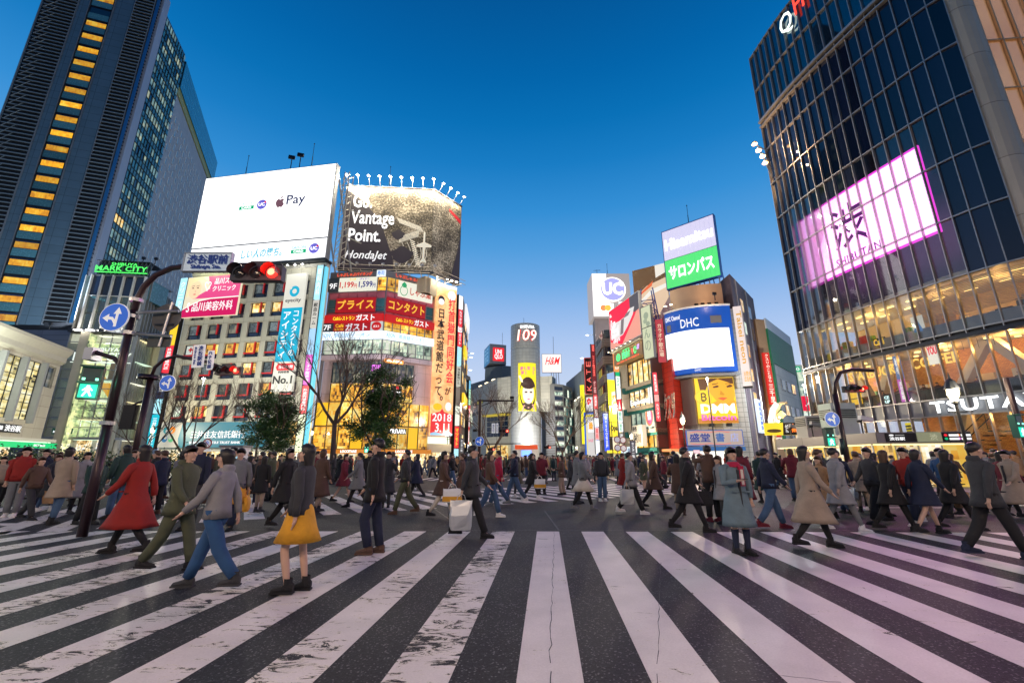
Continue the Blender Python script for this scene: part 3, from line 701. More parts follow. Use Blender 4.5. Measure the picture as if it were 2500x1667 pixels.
# wall built around the openings: piers and bands
for c in range(8):
    ua=-.2 if c==0 else U0+PU*(c-1) +2.08; ub_=U0+PU*c if c<7 else FD.len-.0
    if c==7: ua=U0+PU*6+.9
    if ub_>ua: mb.fbox(FD,ua,ub_,5.6,g0,-.6,0,stoneD)
zz=[g0] +[z for z in ztop]
for r in range(8):
    zt=g0 if r==0 else ztop[r-1] -1.92; zb=ztop[r] if r<7 else 5.6
    for c in range(7):
        mb.fbox(FD,U0+PU*c,U0+PU*c+(2.08 if c<6 else .9),zb,zt,-.6,-.004,stoneD)
footD=[tuple(FD.p(-.2,0,-.62).xy),tuple(FD.p(FD.len,0,-.62).xy),(-27,59.5),tuple(FD.p(-.2,0,-9).xy)]; block(mb,footD,0,g0+.4,M_['conc'],M_['roof']); mb.fbox(FD,-.2,FD.len,g0,g0+.45,-.6,.1,M_['conc']); mb.build('wall',t)
mbw=MB()
for (a,b_,c_,d) in ((0,2.08,0,.07),(0,2.08,1.85,1.92),(0,.07,.07,1.85),(2.01,2.08,.07,1.85),(.07,2.01,.58,.66),(1.36,1.43,.07,1.85)): mbw.box(a,b_,.1,.25,c_,d,M_['dark'])
wm=mbw.mesh('window')
mbp=MB(); mbp.box(.07,1.36,.18,.2,.66,1.85,M_['navy']); pm1=mbp.mesh('pane')
mbp=MB(); mbp.box(1.43,2.01,.17,.2,.66,1.85,M_['navy']); pm2=mbp.mesh('pane')
mbp=MB(); mbp.box(.07,1.36,.17,.2,.07,.58,M_['navy']); mbp.box(1.43,2.01,.17,.2,.07,.58,M_['navy']); pm3=mbp.mesh('spandrel')
mbr=MB(); mbr.box(1.3,1.44,-.10,.1,.6,1.92,M_['red']); rm1=mbr.mesh('red_frame')
mbr=MB(); mbr.box(1.3,1.44,-.10,.1,.6,1.92,M_['red']); mbr.box(0,1.44,-.10,.1,.45,.6,M_['red']); rm2=mbr.mesh('red_frame')
rg=random.Random(5); curt=mat('pale_blind',(.45,.52,.55),.5,scale=8)
BL=lit_window('blind_room',[(.12,.16,.17),(.3,.38,.4),(.5,.6,.6)],.4,sx=2)
lit={(1,3): WARM,(1,4): WARM,(1,6): WARM,(3,1): AMBER,(3,2): AMBER,(3,3): AMBER,(4,3): WARM,(5,4): AMBER,(6,1): WARM,(0,6): COOL,(4,1): BL,(3,4): BL,(4,0): BL,(2,0): BL,(2,3): BL,(2,4): BL,(0,3): BL,(0,4): BL,(6,3): BL,(3,0): BL,(6,0): COOL,(4,4): BL,(5,0): DIM,(5,1): DIM,(5,2): DIM,(5,3): DIM,(2,2): DIM,(2,1): DIM}
for r in range(7):
    for c in range(7):
        T=FD.T(U0+PU*c,ztop[r] -1.92,-.15)
        if c==6: T=T @ Matrix.Scale(.45,4,(1,0,0))
        wq=piece('window',wm,t,T); q=lit.get((r,c),M_['navy'])
        sub('pane',pm1,wq,None,q); sub('pane',pm2,wq,None,q if q in (WARM,AMBER) else M_['navy']); sub('spandrel',pm3,wq)
        if c<6: sub('red_frame',rm2 if r>=3 else rm1,wq)
# red cross sign in one window, bank frontage below
mb=MB(); mb.fbox(FD,U0+.15,U0+1.3,ztop[3] -1.2,ztop[3] -.1,-.33,-.3,E((.7,.75,.7),.7)); wc=mb.build('window_poster',t)
mb=MB(); cu,cz=U0+.75,ztop[3] -.6; mb.fbox(FD,cu-.3,cu+.3,cz-.1,cz+.1,-.3,-.28,M_['red']); mb.fbox(FD,cu-.1,cu+.1,cz-.3,cz-.1,-.3,-.28,M_['red']); mb.fbox(FD,cu-.1,cu+.1,cz+.1,cz+.3,-.3,-.28,M_['red']); mb.build('cross',wc)
mb=MB(); mb.fbox(FD,0,FD.len,.2,2.3,-.3,-.2,SHOP); mb.fbox(FD,0,FD.len,2.3,2.9,-.6,.1,M_['conc']); mb.fbox(FD,14.5,FD.len,3,5.5,-.55,-.3,WARM); mb.build('shopfront',t)
for c in range(5): mb=MB(); mb.fbox(FD,.2+4.2*c,.6+4.2*c,0,2.3,-.3,0,stoneD); mb.build('pier',t)
bteal=E((.015,.19,.27),.9); bgrey=E((.45,.45,.40),.8)
s_,pn=sign('bank_fascia_sign','long teal bank fascia sign with white characters and a flower emblem','sign',FD,(0.2,13.9,2.75,5.6),bteal,
     [('三井住友信託銀行',(.31,.83,.36,.66),WHT1,{'bold': .012}),('SUMITOMO MITSUI TRUST BANK',(.31,.80,.14,.24),WHT1,{})],w=.45,th=.5,
     art=[([(0,0),(.21,0),(.19,.35),(.21,1),(0,1)],bgrey)])
mb=MB(); ep=[E((.9,.25,.02),.9),E((.02,.25,.30),.8),E((.02,.15,.35),.8),E((.1,.45,.2),.8)]
for i,(cx_,cz_) in enumerate(((1.85,4.75),(1.0,4.75),(1.0,3.75),(1.85,3.75))):
    q=[(.42*math.cos(a_) *(1 if (math.cos(a_) *(1 if cx_>1.4 else-1)) >0 else .9),.42*math.sin(a_)) for a_ in [k*.4 for k in range(16)]]
    mb.prism([(cx_+u*.95,cz_+v*.95) for u,v in q],FD,.475,.49,ep[i]); mb.prism([(cx_+u*.45+(.12 if cx_<1.4 else-.12),cz_+v*.45+(-.1 if cz_>4 else .1)) for u,v in q],FD,.492,.5,bgrey)
mb.build('emblem',pn)
# rooftop screen
scrW=E((1.0,1.0,1.0),1.9,True); ledW=E((.93,.97,1.0),1.6)
gold=E((.0,.55,.25),.8); blue2=E((.05,.35,.85),.9)
t,pn=sign('rooftop_screen','huge glowing white rooftop advertising screen with small card logos','screen',FD,(-.3,19.35,25.3,38.8),M_['grey'],[],w=.9,th=.8)
mb=MB(); mb.fbox(FD,-.2,19.25,28.2,38.7,.9,.93,scrW); mb.build('display',pn)
mb=MB(); mb.fbox(FD,-.2,19.25,25.4,28.0,.9,.93,E((1,1,1),1.3)); mb.build('caption_strip',pn)
def card_logo(parent,F,u,z,s,w):
    g_=E((.0,.55,.25),.7); bl=E((.1,.5,.85),.8); uc=E((.18,.16,.75),.8)
    mb=MB(); mb.fbox(F,u,u+2.3*s,z,z+.55*s,w,w+.02,g_); letters(mb,F,'CARD',(u+.4*s,u+1.9*s,z+.1*s,z+.45*s),WHT,w=w+.03,depth=.01)
    letters(mb,F,'SAISON',(u+.1*s,u+2.2*s,z+.65*s,z+1.1*s),bl,w=w+.02,depth=.01,bold=.02)
    mb.prism(disc(u+3.5*s,z+.55*s,.75*s),F,w,w+.02,uc); letters(mb,F,'UC',(u+3.0*s,u+4.0*s,z+.3*s,z+.8*s),WHT,w=w+.03,depth=.01,bold=.03)
    mb.prism(disc(u+4.0*s,z+.85*s,.14*s,10),F,w+.03,w+.05,REDL)
    mb.build('logo',parent)
b1=rect(FD,584,527,616,507,.93)
card_logo(pn,FD,5.9,33.2,.95,.94); card_logo(pn,FD,14.5,26.2,.9,.94)
mb=MB(); ap=mat('dark_logo',(.12,.06,.07),.5,emit=(.16,.07,.09),es=1,var=0); nv=mat('ink_logo',(.02,.02,.06),.5,emit=(.05,.06,.12),es=1,var=0)
mb.prism([(11.9+.66*x,33.72+.74*z) for x,z in [(0,.55),(-.45,.75),(-.85,.5),(-.98,0),(-.8,-.55),(-.42,-.98),(-.15,-.9),(0,-.85),(.2,-.92),(.45,-.98),(.75,-.6),(.88,-.25),(.62,.0),(.58,.3),(.85,.52),(.5,.76)]],FD,.94,.96,ap)
mb.prism([(11.9+.66*x,33.72+.74*z) for x,z in [(0,.8),(.05,1.1),(.4,1.4),(.42,1.1),(.25,.85)]],FD,.94,.96,ap)
letters(mb,FD,'Pay',(12.8,15.5,32.9,34.7),nv,w=.95,depth=.01,bold=.04); mb.fbox(FD,10.4,10.48,32.0,35.2,.94,.95,M_['grey']); mb.build('logo',pn)
mb=MB(); letters(mb,FD,'しい人の勝ち。',(7.4,13.2,26.0,27.3),E((.05,.5,.7),.9),w=.95,depth=.01,shear=.1,bold=.04); mb.build('lettering',pn)
mb=MB()
for i in range(9): mb.fbox(FD,-.2+2.4*i,-.05+2.4*i,g0+.4,25.3,-.6,.5,M_['dark']); mb.tube([FD.p(-.1+2.4*i,g0+.5,-6),FD.p(-.1+2.4*i,38,.0)],.12,M_['steel'],5)
mb.fbox(FD,-.2,19.3,25.1,25.3,-.6,.9,M_['dark']); mb.build('support_frame',t)
# truss beside the screen
trm=mat('galvanised',(.55,.50,.40),.45,.4)
t=thing('lattice_truss','pale steel lattice truss between the white screen and the aerial photo billboard','truss',FD.p(19.8,g0,-1))
mb=MB()
for q in (0,.9): mb.tube([FD.p(19.6+q,24.6,-.3),FD.p(19.9+q*.7,38.2,-.3)],.07,trm,6); mb.tube([FD.p(19.6+q,24.6,-1.3),FD.p(19.9+q*.7,38.2,-1.3)],.07,trm,6)
for i in range(14):
    z=24.8+.95*i; mb.tube([FD.p(19.6,z,-.3),FD.p(20.5,z+.95,-.3)],.04,trm,4); mb.tube([FD.p(20.5,z,-.3),FD.p(20.5,z+.95,-1.3)],.04,trm,4); mb.tube([FD.p(19.6,z,-.3),FD.p(20.5,z,-.3)],.035,trm,4)
for (z,q) in ((26,2),(29,2.4),(33,2)): mb.tube([FD.p(20.5,z,-.5),FD.p(20.5+q,z-1.2,-.8)],.07,trm,5)
mb.build('lattice',t)
# roof masts and lamps
def mast(F,u,z0,z1,w,label,name='roof_mast'):
    mb=MB(); mb.tube([F.p(u,z0,w),F.p(u,(z0+z1) /2,w)],.05,M_['black'],6); mb.tube([F.p(u,(z0+z1) /2,w),F.p(u,z1,w)],.03,M_['black'],5); mb.lathe([(.01,z1),(.09,z1+.05),(.01,z1+.2)],M_['black'],(F.p(u,0,w).x,F.p(u,0,w).y,0),6)
    o=mb.build(name); tag(base(o,F.p(u,z0,w)),label,'mast')
mast(FD,5.4,38.7,42.0,.4,'thin mast on top of the white screen, towards the hotel')
mast(FD,15.3,38.8,42.6,.4,'thin mast on top of the white screen beside the floodlight pair')
for i,(u,zt) in enumerate(((12.2,40.7),(13.5,40.9))):
    t=thing('roof_floodlight','unlit black floodlight on the white screen, '+('the one farther from the mast' if i==0 else 'the one next to the mast'),'floodlight',FD.p(u,38.8,.4),'unlit floodlights above the white screen')
    mb=MB(); mb.tube([FD.p(u,38.8,.4),FD.p(u,zt,.4)],.06,M_['black'],6); mb.build('stand',t)
    mb=MB(); mb.box(-.4,.4,-.12,.12,0,.6,M_['black'],FD.T(u,zt,.5) @ Matrix.Rotation(.5,4,'Z') @ Matrix.Rotation(-.4,4,'X')); mb.build('housing',t)
# hooded lamps in a row under the screen
def spot_row(F,us,z,w,out,dz,label,group,n,es=10,r=.16,col=(1,.95,.8)):
    mbA=MB(); mbA.tube([(0,0,0),(0,-out,dz)],.035,M_['steel'],5); am=mbA.mesh('arm')
    mbB=MB(); mbB.lathe([(.01,.12),(r*.6,.1),(r*1.15,-.1),(r*1.1,-.12)],M_['grey'],(0,-out,dz),10); hm_=mbB.mesh('hood')
    mbC=MB(); mbC.lathe([(.01,-.16),(r*.7,-.13),(r,-.06),(.01,-.05)],E(col,es),(0,-out,dz),10); lm_=mbC.mesh('lamp')
    for i,u in enumerate(us):
        c=F.p(u,z,w); tt=thing('spot_lamp',label(i),'lamp',c,group); T=Matrix.Translation(-c) @ F.T(u,z,w)
        for nm,me in (('arm',am),('hood',hm_),('lamp',lm_)):
            o=bpy.data.objects.new(nm,me); COL.objects.link(o); o.parent=tt; o.matrix_local=T
ordn=['first','second','third','fourth','fifth','sixth','seventh','eighth','ninth','tenth','eleventh','twelfth','thirteenth','fourteenth']
spot_row(FD,[1.2,2.6,4.0,5.4],24.75,.2,1.1,.15,lambda i: ordn[i] +' lit lamp over the pink clinic billboard, counted from its face portrait','lamps over the pink billboard',4,7,.15,(1,1,.8))
spot_row(FD,[14.5,15.5,16.5],24.6,.2,1.0,.0,lambda i: ordn[i] +' lit lamp over the contact lens banner, counted from the traffic signal','lamps over the contact lens banner',3,7)
# pink clinic billboard with a portrait
pk1=E((.88,.07,.27),.85); pk2=E((.68,.0,.11),.85); skin=E((1.0,.72,.45),.9); blond=E((.95,.80,.45),.9)
ib=rect(FD,467,685,588,770,.4)
t,pn=sign('clinic_billboard','pink skin clinic billboard with a fair face and white characters','billboard',FD,(-.3,7.6,18.8,24.25),E((1,.86,.62),.8),
  [('品川スキン',(.52,.97,.78,.93),WHT1,{'shear': .03}),('クリニック',(.50,.92,.60,.74),WHT1,{'shear': .03}),('品川美容外科',(.18,.92,.13,.36),WHT1,{'bold': .01}),('S',(.08,.13,.12,.36),WHT1,{}),('♡',(.34,.46,.62,.86),WHT1,{})],
  w=.4,th=.3,art=[([(.15,.45),(.45,.68),(.38,1),(1,1),(1,.45)],pk1),([(0,0),(1,0),(1,.43),(.5,.42),(.3,.38),(.14,.28),(0,.18)],pk2),([(.0,.19),(.14,.29),(.3,.39),(.5,.43),(1,.44),(1,.46),(.5,.45),(.3,.41),(.14,.31),(.0,.21)],WHT1)])
mb=MB()
def fx(F,box,x,z): return (box[0] +(box[1] -box[0]) *x,box[2] +(box[3] -box[2]) *z)
bxp=(-.3,7.6,18.8,24.25)
mb.prism([fx(FD,bxp,.17+.12*math.cos(a),.70+.20*math.sin(a) *(1 if math.sin(a) >0 else 1.25)) for a in [k*.35 for k in range(18)]],FD,.43,.44,skin)
mb.prism([fx(FD,bxp,*p) for p in [(.02,.98),(.3,.98),(.34,.9),(.28,.93),(.2,.91),(.1,.84),(.07,.7),(.05,.5),(.02,.5)]],FD,.445,.455,blond)
ink=mat('print_ink',(.06,.03,.03),.6,emit=(.08,.04,.03),es=1,var=0); lipm=E((.75,.12,.12),.8)
for ex in (.13,.22): mb.prism([fx(FD,bxp,ex+.022*math.cos(a),.72+.014*math.sin(a)) for a in [k*.8 for k in range(8)]],FD,.455,.46,ink); mb.prism([fx(FD,bxp,*p) for p in [(ex-.03,.76),(ex+.03,.775),(ex+.03,.785),(ex-.03,.772)]],FD,.455,.46,ink)
mb.prism([fx(FD,bxp,.18+.028*math.cos(a),.56+.014*math.sin(a)) for a in [k*.8 for k in range(8)]],FD,.455,.46,lipm)
mb.prism([fx(FD,bxp,*p) for p in [(.175,.62),(.2,.61),(.19,.68)]],FD,.455,.46,E((.9,.55,.35),.8)); mb.build('portrait',pn)
# contact lens banner
cy=E((.0,.40,.62),.95); crm=E((.80,.78,.68),.85)
t,pn=sign('contact_lens_banner','tall blue and white vertical contact lens banner with an eye ring logo','sign',FD,(14.0,16.75,9.0,23.7),crm,
  [('eyecity',(.12,.88,.735,.775),mat('ink_grey',(.1,.1,.12),.5),{}),(vert('コンタクトの'),(.60,.88,.285,.665),WHT1,{'bold': .015}),(vert('アイシティ'),(.12,.48,.265,.66),WHT1,{'bold': .03}),
   ('当ビル5階',(.25,.92,.182,.21),WHT1,{'bold': .02}),('利用者数',(.25,.78,.145,.165),M_['blackw'],{}),('No.1',(.06,.95,.06,.125),M_['blackw'],{'bold': .05})],w=.42,th=.3,
  art=[([(0,.24),(1,.24),(1,.695),(0,.695)],cy),([(.1,.195),(.18,.225),(.97,.225),(.97,.168),(.18,.168)],REDL),([(.5+.24*math.cos(a),.84+.048*math.sin(a)) for a in [k*.3142 for k in range(20)]],cy),([(.5+.11*math.cos(a),.84+.022*math.sin(a)) for a in [k*.3142 for k in range(20)]],crm),([(.3+.06*math.cos(a),.87+.011*math.sin(a)) for a in [k*.3142 for k in range(20)]],crm)])
# vertical sign stacks on the corners
def stack(name,label,F,u0,u1,z0,z1,segs,w=.6,th=.5,group=None):
    """a tower of lightboxes: (height share, colour, text, text colour)"""
    tt=thing(name,label,'sign',F.p((u0+u1) /2,z0,w-th),group); z=z1; tot=sum(s[0] for s in segs)
    for (h,m_,tx,tm) in segs:
        hh=(z1-z0) *h/tot; mb=MB(); mb.fbox(F,u0,u1,z-hh+.06,z-.06,w-th,w,m_); pn_=mb.build('lightbox',tt)
        if tx:
            mb=MB(); a=(u1-u0); letters(mb,F,tx,(u0+a*.2,u1-a*.2,z-hh+hh*.12,z-hh*.12),tm,w=w+.02,depth=.02,bold=.02); mb.build('lettering',pn_)
        z-=hh
    mb=MB(); mb.fbox(F,u0-.06,u0,z0,z1,w-th,w+.03,M_['black']); mb.fbox(F,u1,u1+.06,z0,z1,w-th,w+.03,M_['black']); mb.build('frame',tt)
    return tt
cyl=E((.45,.85,1),1.0); whl=E((.95,.98,1),1.1); redp=E((.85,.03,.05),.95); mag=E((.75,.12,.6),.9); yel=E((1,.62,.02),1.0); bl3=E((.05,.45,.75),.9); dk=E((.02,.03,.08),.8)
stack('vertical_sign_stack','tall stack of lit signs at the corner nearest the glass hall',FD,-1.6,-.5,2.6,24.4,[(5.6,cyl,vert('クリニック'),WHT1),(4.2,yel,None,None),(3.8,redp,vert('外貨両替専門店'),WHT1),(2.8,dk,vert('加圧整'),WHT1),(.6,dk,None,None),(2.0,E((.4,.8,1),.9),None,None),(4.4,E((.0,.45,.62),.9),vert('三井住友信託'),WHT1)],w=.3)
stack('vertical_sign_stack','tall stack of lit signs between the contact lens banner and the restaurant block',FD,18.25,19.1,2.2,24.5,[(5,cyl,vert('眼科内科'),WHT1),(4,E((.75,.72,.65),.7),vert('献血ルーム'),M_['blackw']),(3.5,E((.4,.65,.95),.9),None,None),(4,mag,vert('カラオケ館渋谷'),WHT1),(3.6,redp,vert('外貨両替専門店'),WHT1),(4.6,E((.85,.95,.6),1.0),None,None)],w=.7)
mb=MB(); mb.fbox(FD,19.15,19.4,2.2,24.3,.1,.6,E((.15,.65,.85),1.0)); o=mb.build('light_strip'); tag(base(o,FD.p(19.3,2.2,.1)),'thin cyan light strip beside the tall sign stack','light strip')

# ------------------------------------------------------------------ faceted restaurant block
E1=Face((-24.9,55.8),(-16.9,55.0)); E2=Face((-16.9,55.0),(-11.25,59.2)); E3=Face((-11.2,59.2),(-8.45,61.2))
t=thing('restaurant_block','faceted corner block of stacked restaurants covered in red signs','building',(-16.5,58,0))
EZ=26.2; pinkw=panel_mat('pink_cladding',(.62,.52,.58),1.3,3.2,.5,.1,line=.5,gap=.03); rose=mat('rose_panel',(.62,.16,.22),.5,.1)
mb=MB(); block(mb,[(-24.9,56.6),tuple(E1.p(E1.len,0,-.7).xy),tuple(E2.p(E2.len,0,-.7).xy),tuple(E3.p(E3.len,0,-.5).xy),(-8.6,72),(-25,72)],0,EZ,pinkw,M_['roof']); mb.build('wall',t)
lv=[(25.4,23.3,'w'),(23.3,22.3,'rose'),(22.3,20.4,'w'),(20.4,19.7,'rose'),(19.6,17.7,'w'),(17.65,16.65,'led'),(16.6,14.6,'w')]
for F,nc in ((E1,6),(E2,6)):
    cw=F.len/nc; nm=0
    for (z1,z0,k_) in lv:
        for c in range(nc):
            if k_=='w':
                q={25.4: AMBER,22.3: M_['teal'],19.6: AMBER,16.6: COOL}[z1] if F is E2 or z1 in (25.4,16.6) else M_['teal']
                mb=MB(); 
                for (a,b_,c_,d) in ((0,cw,0,.08),(0,cw,z1-z0-.08,z1-z0),(0,.06,.08,z1-z0-.08),(cw-.06,cw,.08,z1-z0-.08),(.06,cw-.06,.55,.6)): mb.fbox(F,cw*c+a,cw*c+b_,z0+c_,z0+d,-.1,.05,M_['grey'])
                wq=mb.build('window',t); mb=MB(); mb.fbox(F,cw*c+.06,cw*(c+1) -.06,z0+.08,z1-.08,-.08,-.04,q); mb.build('pane',wq)
            elif k_=='rose':
                mb=MB(); mb.fbox(F,cw*c+.03,cw*c+cw-.03,z0+.04,z1-.04,-.7,-.02,rose); mb.fbox(F,cw*c+.15,cw*c+cw-.15,z0+.18,z1-.18,-.02,.03,rose); mb.build('panel',t)
    mb=MB(); mb.fbox(F,-.05,F.len+.05,EZ-.8,EZ+.05,-.6,.12,M_['grey']); mb.fbox(F,0,F.len,13.9,14.5,-.6,.3,pinkw); mb.fbox(F,-.1,0,0,EZ,-.6,.1,M_['grey']); mb.build('cornice',t)
# lower storeys: pink wall ends, brown glass bar floors, amber shop
for F,(a,b_) in ((E1,(1.6,E1.len)),(E2,(0,4.6))):
    for (z0,z1,q) in ((10.9,13.6,DIM),(8.5,10.8,AMBER)):
        n_=4; cw=(b_-a) /n_
        for c in range(n_):
            mb=MB(); mb.fbox(F,a+cw*c,a+cw*c+.06,z0,z1,-.2,.1,M_['dark']); mb.fbox(F,a+cw*c,a+cw*(c+1),z0,z0+.07,-.2,.1,M_['dark']); wq=mb.build('window',t); mb=MB(); mb.fbox(F,a+cw*c+.06,a+cw*(c+1),z0+.07,z1,-.1,-.05,q); mb.build('pane',wq)
    n_=5; cw=F.len/n_
    for (z0,z1) in ((5.45,8.4),(2.6,5.35)):
        for c in range(n_):
            mb=MB(); mb.fbox(F,cw*c,cw*c+.07,z0,z1,-.1,.12,M_['black']); mb.fbox(F,cw*c,cw*(c+1),z0,z0+.09,-.1,.12,M_['black']); wq=mb.build('window',t); mb=MB(); mb.fbox(F,cw*c+.07,cw*(c+1),z0+.09,z1,-.05,-.02,AMBER if (c+int(z0)) %5 else YELL and E((1,.55,.02),.9)); mb.build('pane',wq)
    mb=MB(); mb.fbox(F,0,F.len,2.1,2.6,-.2,1.4,E((.75,.25,.02),.7)); mb.fbox(F,0,F.len,.1,2.1,-.3,-.25,SHOP); mb.build('shopfront',t)
mb=MB(); letters(mb,E1,'LOCCITANE',(4.5,6.5,2.2,2.5),WHT,w=1.42); letters(mb,E2,'LOCCITANE',(2.2,4.4,2.2,2.5),WHT,w=1.42); o=mb.build('fascia_lettering'); tag(base(o,E1.p(7,2.2,1.4)),'small white shop lettering on the orange fascia of the amber shopfront','sign')
for (F,cu,cz,s_,tx,mt) in ((E1,7.2,12.9,.9,'HUB',E((.8,.25,.9),1.3)),(E1,7.3,9.6,1.3,'☕',E((.8,.25,.9),1.3))):
    pass
sgn=lambda n_,lb,F,bx,m_,it=(),**k: sign(n_,lb,'sign',F,bx,m_,it,**k)
red1=E((.38,.005,.012),.9); blkp=E((.03,.04,.05),.6); cream1=E((.85,.84,.70),.95); tealk=E((.06,.16,.18),.8)
sgn('hotpot_fascia_sign','red brush lettering on the grey top fascia, face towards the truss',E1,(.7,6.0,25.45,26.15),M_['grey'],[('しゃぶしゃぶバイキング',(.05,.98,.1,.9),E((1,.12,.05),1.1),{'bold': .03,'shear': .1})],w=.2,th=.1)
sgn('blue_lightbox_sign','small blue and white lit box at the top corner of the restaurant block',E1,(6.6,7.8,25.35,26.25),E((.8,.9,1),1.1),[('寿司',(.1,.9,.15,.85),E((.1,.3,.8),.8),{})],w=.3,th=.2)
sgn('hotpot_fascia_sign','red brush lettering on the grey top fascia, face towards the long banner',E2,(.8,6.7,25.45,26.15),M_['grey'],[('しゃぶしゃぶバイキング',(.05,.98,.1,.9),E((1,.12,.05),1.1),{'bold': .03,'shear': -.1})],w=.2,th=.1)
sgn('floor_number_sign','black nine F floor sign at the left of the price boards',E1,(-.2,1.3,23.4,25.3),blkp,[('9F',(.15,.85,.2,.62),WHT1,{'bold': .03})],w=.2)
sgn('price_board','cream price board reading 1,199 yen in red',E1,(1.35,4.0,23.4,25.35),cream1,[('1,199',(.05,.8,.18,.68),E((.7,.02,.02),.8),{'bold': .04}),('円',(.82,.97,.2,.5),E((.7,.02,.02),.8),{}),('ランチ',(.55,.9,.75,.95),yel,{})],w=.2)
sgn('price_board','cream price board reading 1,599 yen in navy',E1,(4.05,6.6,23.4,25.35),cream1,[('1,599',(.05,.8,.18,.68),E((.02,.03,.25),.8),{'bold': .04}),('円',(.82,.97,.2,.5),E((.02,.03,.25),.8),{}),('ディナー',(.1,.6,.78,.95),E((.3,.15,.6),.8),{})],w=.2)
sgn('hotpot_board','cream board with a green turnip emblem and red brush characters',E2,(1.6,6.7,22.9,25.2),cream1,[('しゃぶ葉',(.33,.95,.2,.7),E((.6,.05,.02),.8),{'bold': .03}),('♠',(.08,.22,.6,.95),E((.02,.4,.15),.8),{})],w=.2,
    art=[(ell(.15,.4,.11,.33),E((.02,.4,.15),.8)),(ell(.15,.4,.095,.28),cream1)])
for F,tx,lb,bx in ((E1,'プライス','deep red band with four amber katakana, on the facet towards the truss',(1.2,6.7,20.4,22.4)),(E2,'コンタクト','deep red band with five amber katakana, on the facet towards the long banner',(.1,5.7,20.4,22.4))):
    sgn('red_katakana_sign',lb,F,bx,red1,[(tx,(.05,.97,.18,.85),E((.95,.5,.05),1.0),{'bold': .05,'spacing': 1.1})],w=.22)
rr=E((.55,.01,.012),.9)
for F,lb,bx in ((E1,'bright red cafe fascia with yellow and white letters towards the truss',(-.5,8.05,18.95,19.95)),(E2,'bright red cafe fascia with yellow and white letters towards the long banner',(0,7.05,18.95,19.95))):
    sgn('cafe_fascia_sign',lb,F,bx,rr,[('Caféレストラン',(.2,.55,.2,.75),YELL,{'bold': .02}),('ガスト',(.57,.87,.1,.95),WHT1,{'bold': .06})],w=.5,th=.5)
sgn('floor_number_sign','black seven F floor sign beside the red cafe board',E1,(-.4,1.2,17.65,18.9),blkp,[('7F',(.2,.8,.2,.8),WHT1,{'bold': .03})],w=.25)
sgn('cafe_board','dark red cafe board beside the seven F sign',E1,(1.25,6.3,17.65,18.9),red1,[('Café',(.05,.28,.5,.85),yel,{'bold': .02}),('レストラン',(.05,.28,.15,.4),yel,{}),('ガスト',(.33,.92,.1,.9),E((.8,.8,.85),.9),{'bold': .05})],w=.25)
sgn('round_cafe_badge','round red cafe badge on a pale square, at the block corner',E1,(6.35,7.95,17.65,18.95),E((.6,.65,.65),.8),[('ガスト',(.25,.75,.35,.6),WHT1,{'bold': .02})],w=.25,art=[(ell(.5,.5,.42,.47),rr)])
ledb=E((.78,.90,1.0),1.3)
for F,lb,bx in ((E1,'white blue LED ticker band towards the truss',(-.7,8.2,16.6,17.6)),(E2,'white blue LED ticker band towards the long banner',(0,7.1,16.6,17.6))):
    sgn('led_ticker',lb,F,bx,ledb,[('AEON',(.03,.2,.2,.8),E((.35,.6,.95),.9),{'bold': .03}),('英会話イーオン',(.27,.82,.2,.8),E((.4,.65,.98),.9),{'bold': .03})],w=.55,th=.5)
sgn('neon_bar_sign','orange neon strip sign over the brown glass bar floor',E2,(.4,2.9,13.5,14.0),E((1,.35,.05),1.6),[('HOME OF CINEMA',(.08,.92,.2,.8),WHT,{})],w=.35,th=.2)
sgn('purple_neon_sign','purple neon lettering at the block corner, the upper one',E1,(7.0,8.3,12.2,13.2),M_['black'],[('STARS',(.05,.95,.1,.9),E((.85,.2,.9),1.6),{'bold': .04})],w=.35,th=.1)
sgn('purple_neon_sign','purple neon swirl above the amber shop, the lower one',E1,(6.9,8.2,8.4,9.9),M_['black'],[('戯屋',(.05,.95,.1,.9),E((.85,.2,.9),1.6),{'bold': .04})],w=.35,th=.1)
sgn('white_neon_numeral','red and white neon numerals beside the leafy tree top',E2,(1.5,3.0,9.2,10.6),M_['black'],[('#',(.45,.7,.6,1),REDL,{'bold': .03}),('TBS',(.05,.95,.05,.5),WHT,{'bold': .04})],w=.2,th=.05)
sgn('shop_letter_sign','white capital letters ending AYA in an amber window near the pavement',E2,(1.6,4.0,4.5,5.2),M_['black'],[('TSUTAYA',(.05,.95,.1,.9),WHT,{'bold': .03})],w=.15,th=.05)
for i,u in enumerate((-.2,.9)): pass
# aerial photograph billboard on the roof
J1=Face(P(-.434,55.5),P(-.2025,56.5)); J2=Face(P(-.2025,56.5),P(-.130,61.0))
m,n,l=newmat('aerial_photo_print'); MATS['aerial'] =m; b=n['Principled BSDF']
g=n.new('ShaderNodeUVMap'); mp=n.new('ShaderNodeMapping'); l.new(g.outputs[0],mp.inputs[0])
na=n.new('ShaderNodeTexNoise'); na.inputs['Scale'].default_value=3.6; na.inputs['Detail'].default_value=10; na.inputs['Roughness'].default_value=.8; l.new(mp.outputs[0],na.inputs['Vector'])
nb=n.new('ShaderNodeTexNoise'); nb.inputs['Scale'].default_value=.28; nb.inputs['Detail'].default_value=3; l.new(mp.outputs[0],nb.inputs['Vector'])
rp=n.new('ShaderNodeValToRGB'); e=rp.color_ramp.elements; e[0].position=.44; e[0].color=(.01,.009,.008,1); e[1].position=.64; e[1].color=(.85,.74,.55,1); k=e.new(.52); k.color=(.13,.10,.06,1)
l.new(nmath(n,l,'ADD',nmath(n,l,'MULTIPLY',na.outputs['Fac'],.7),nmath(n,l,'MULTIPLY',nb.outputs['Fac'],.34)),rp.inputs[0])
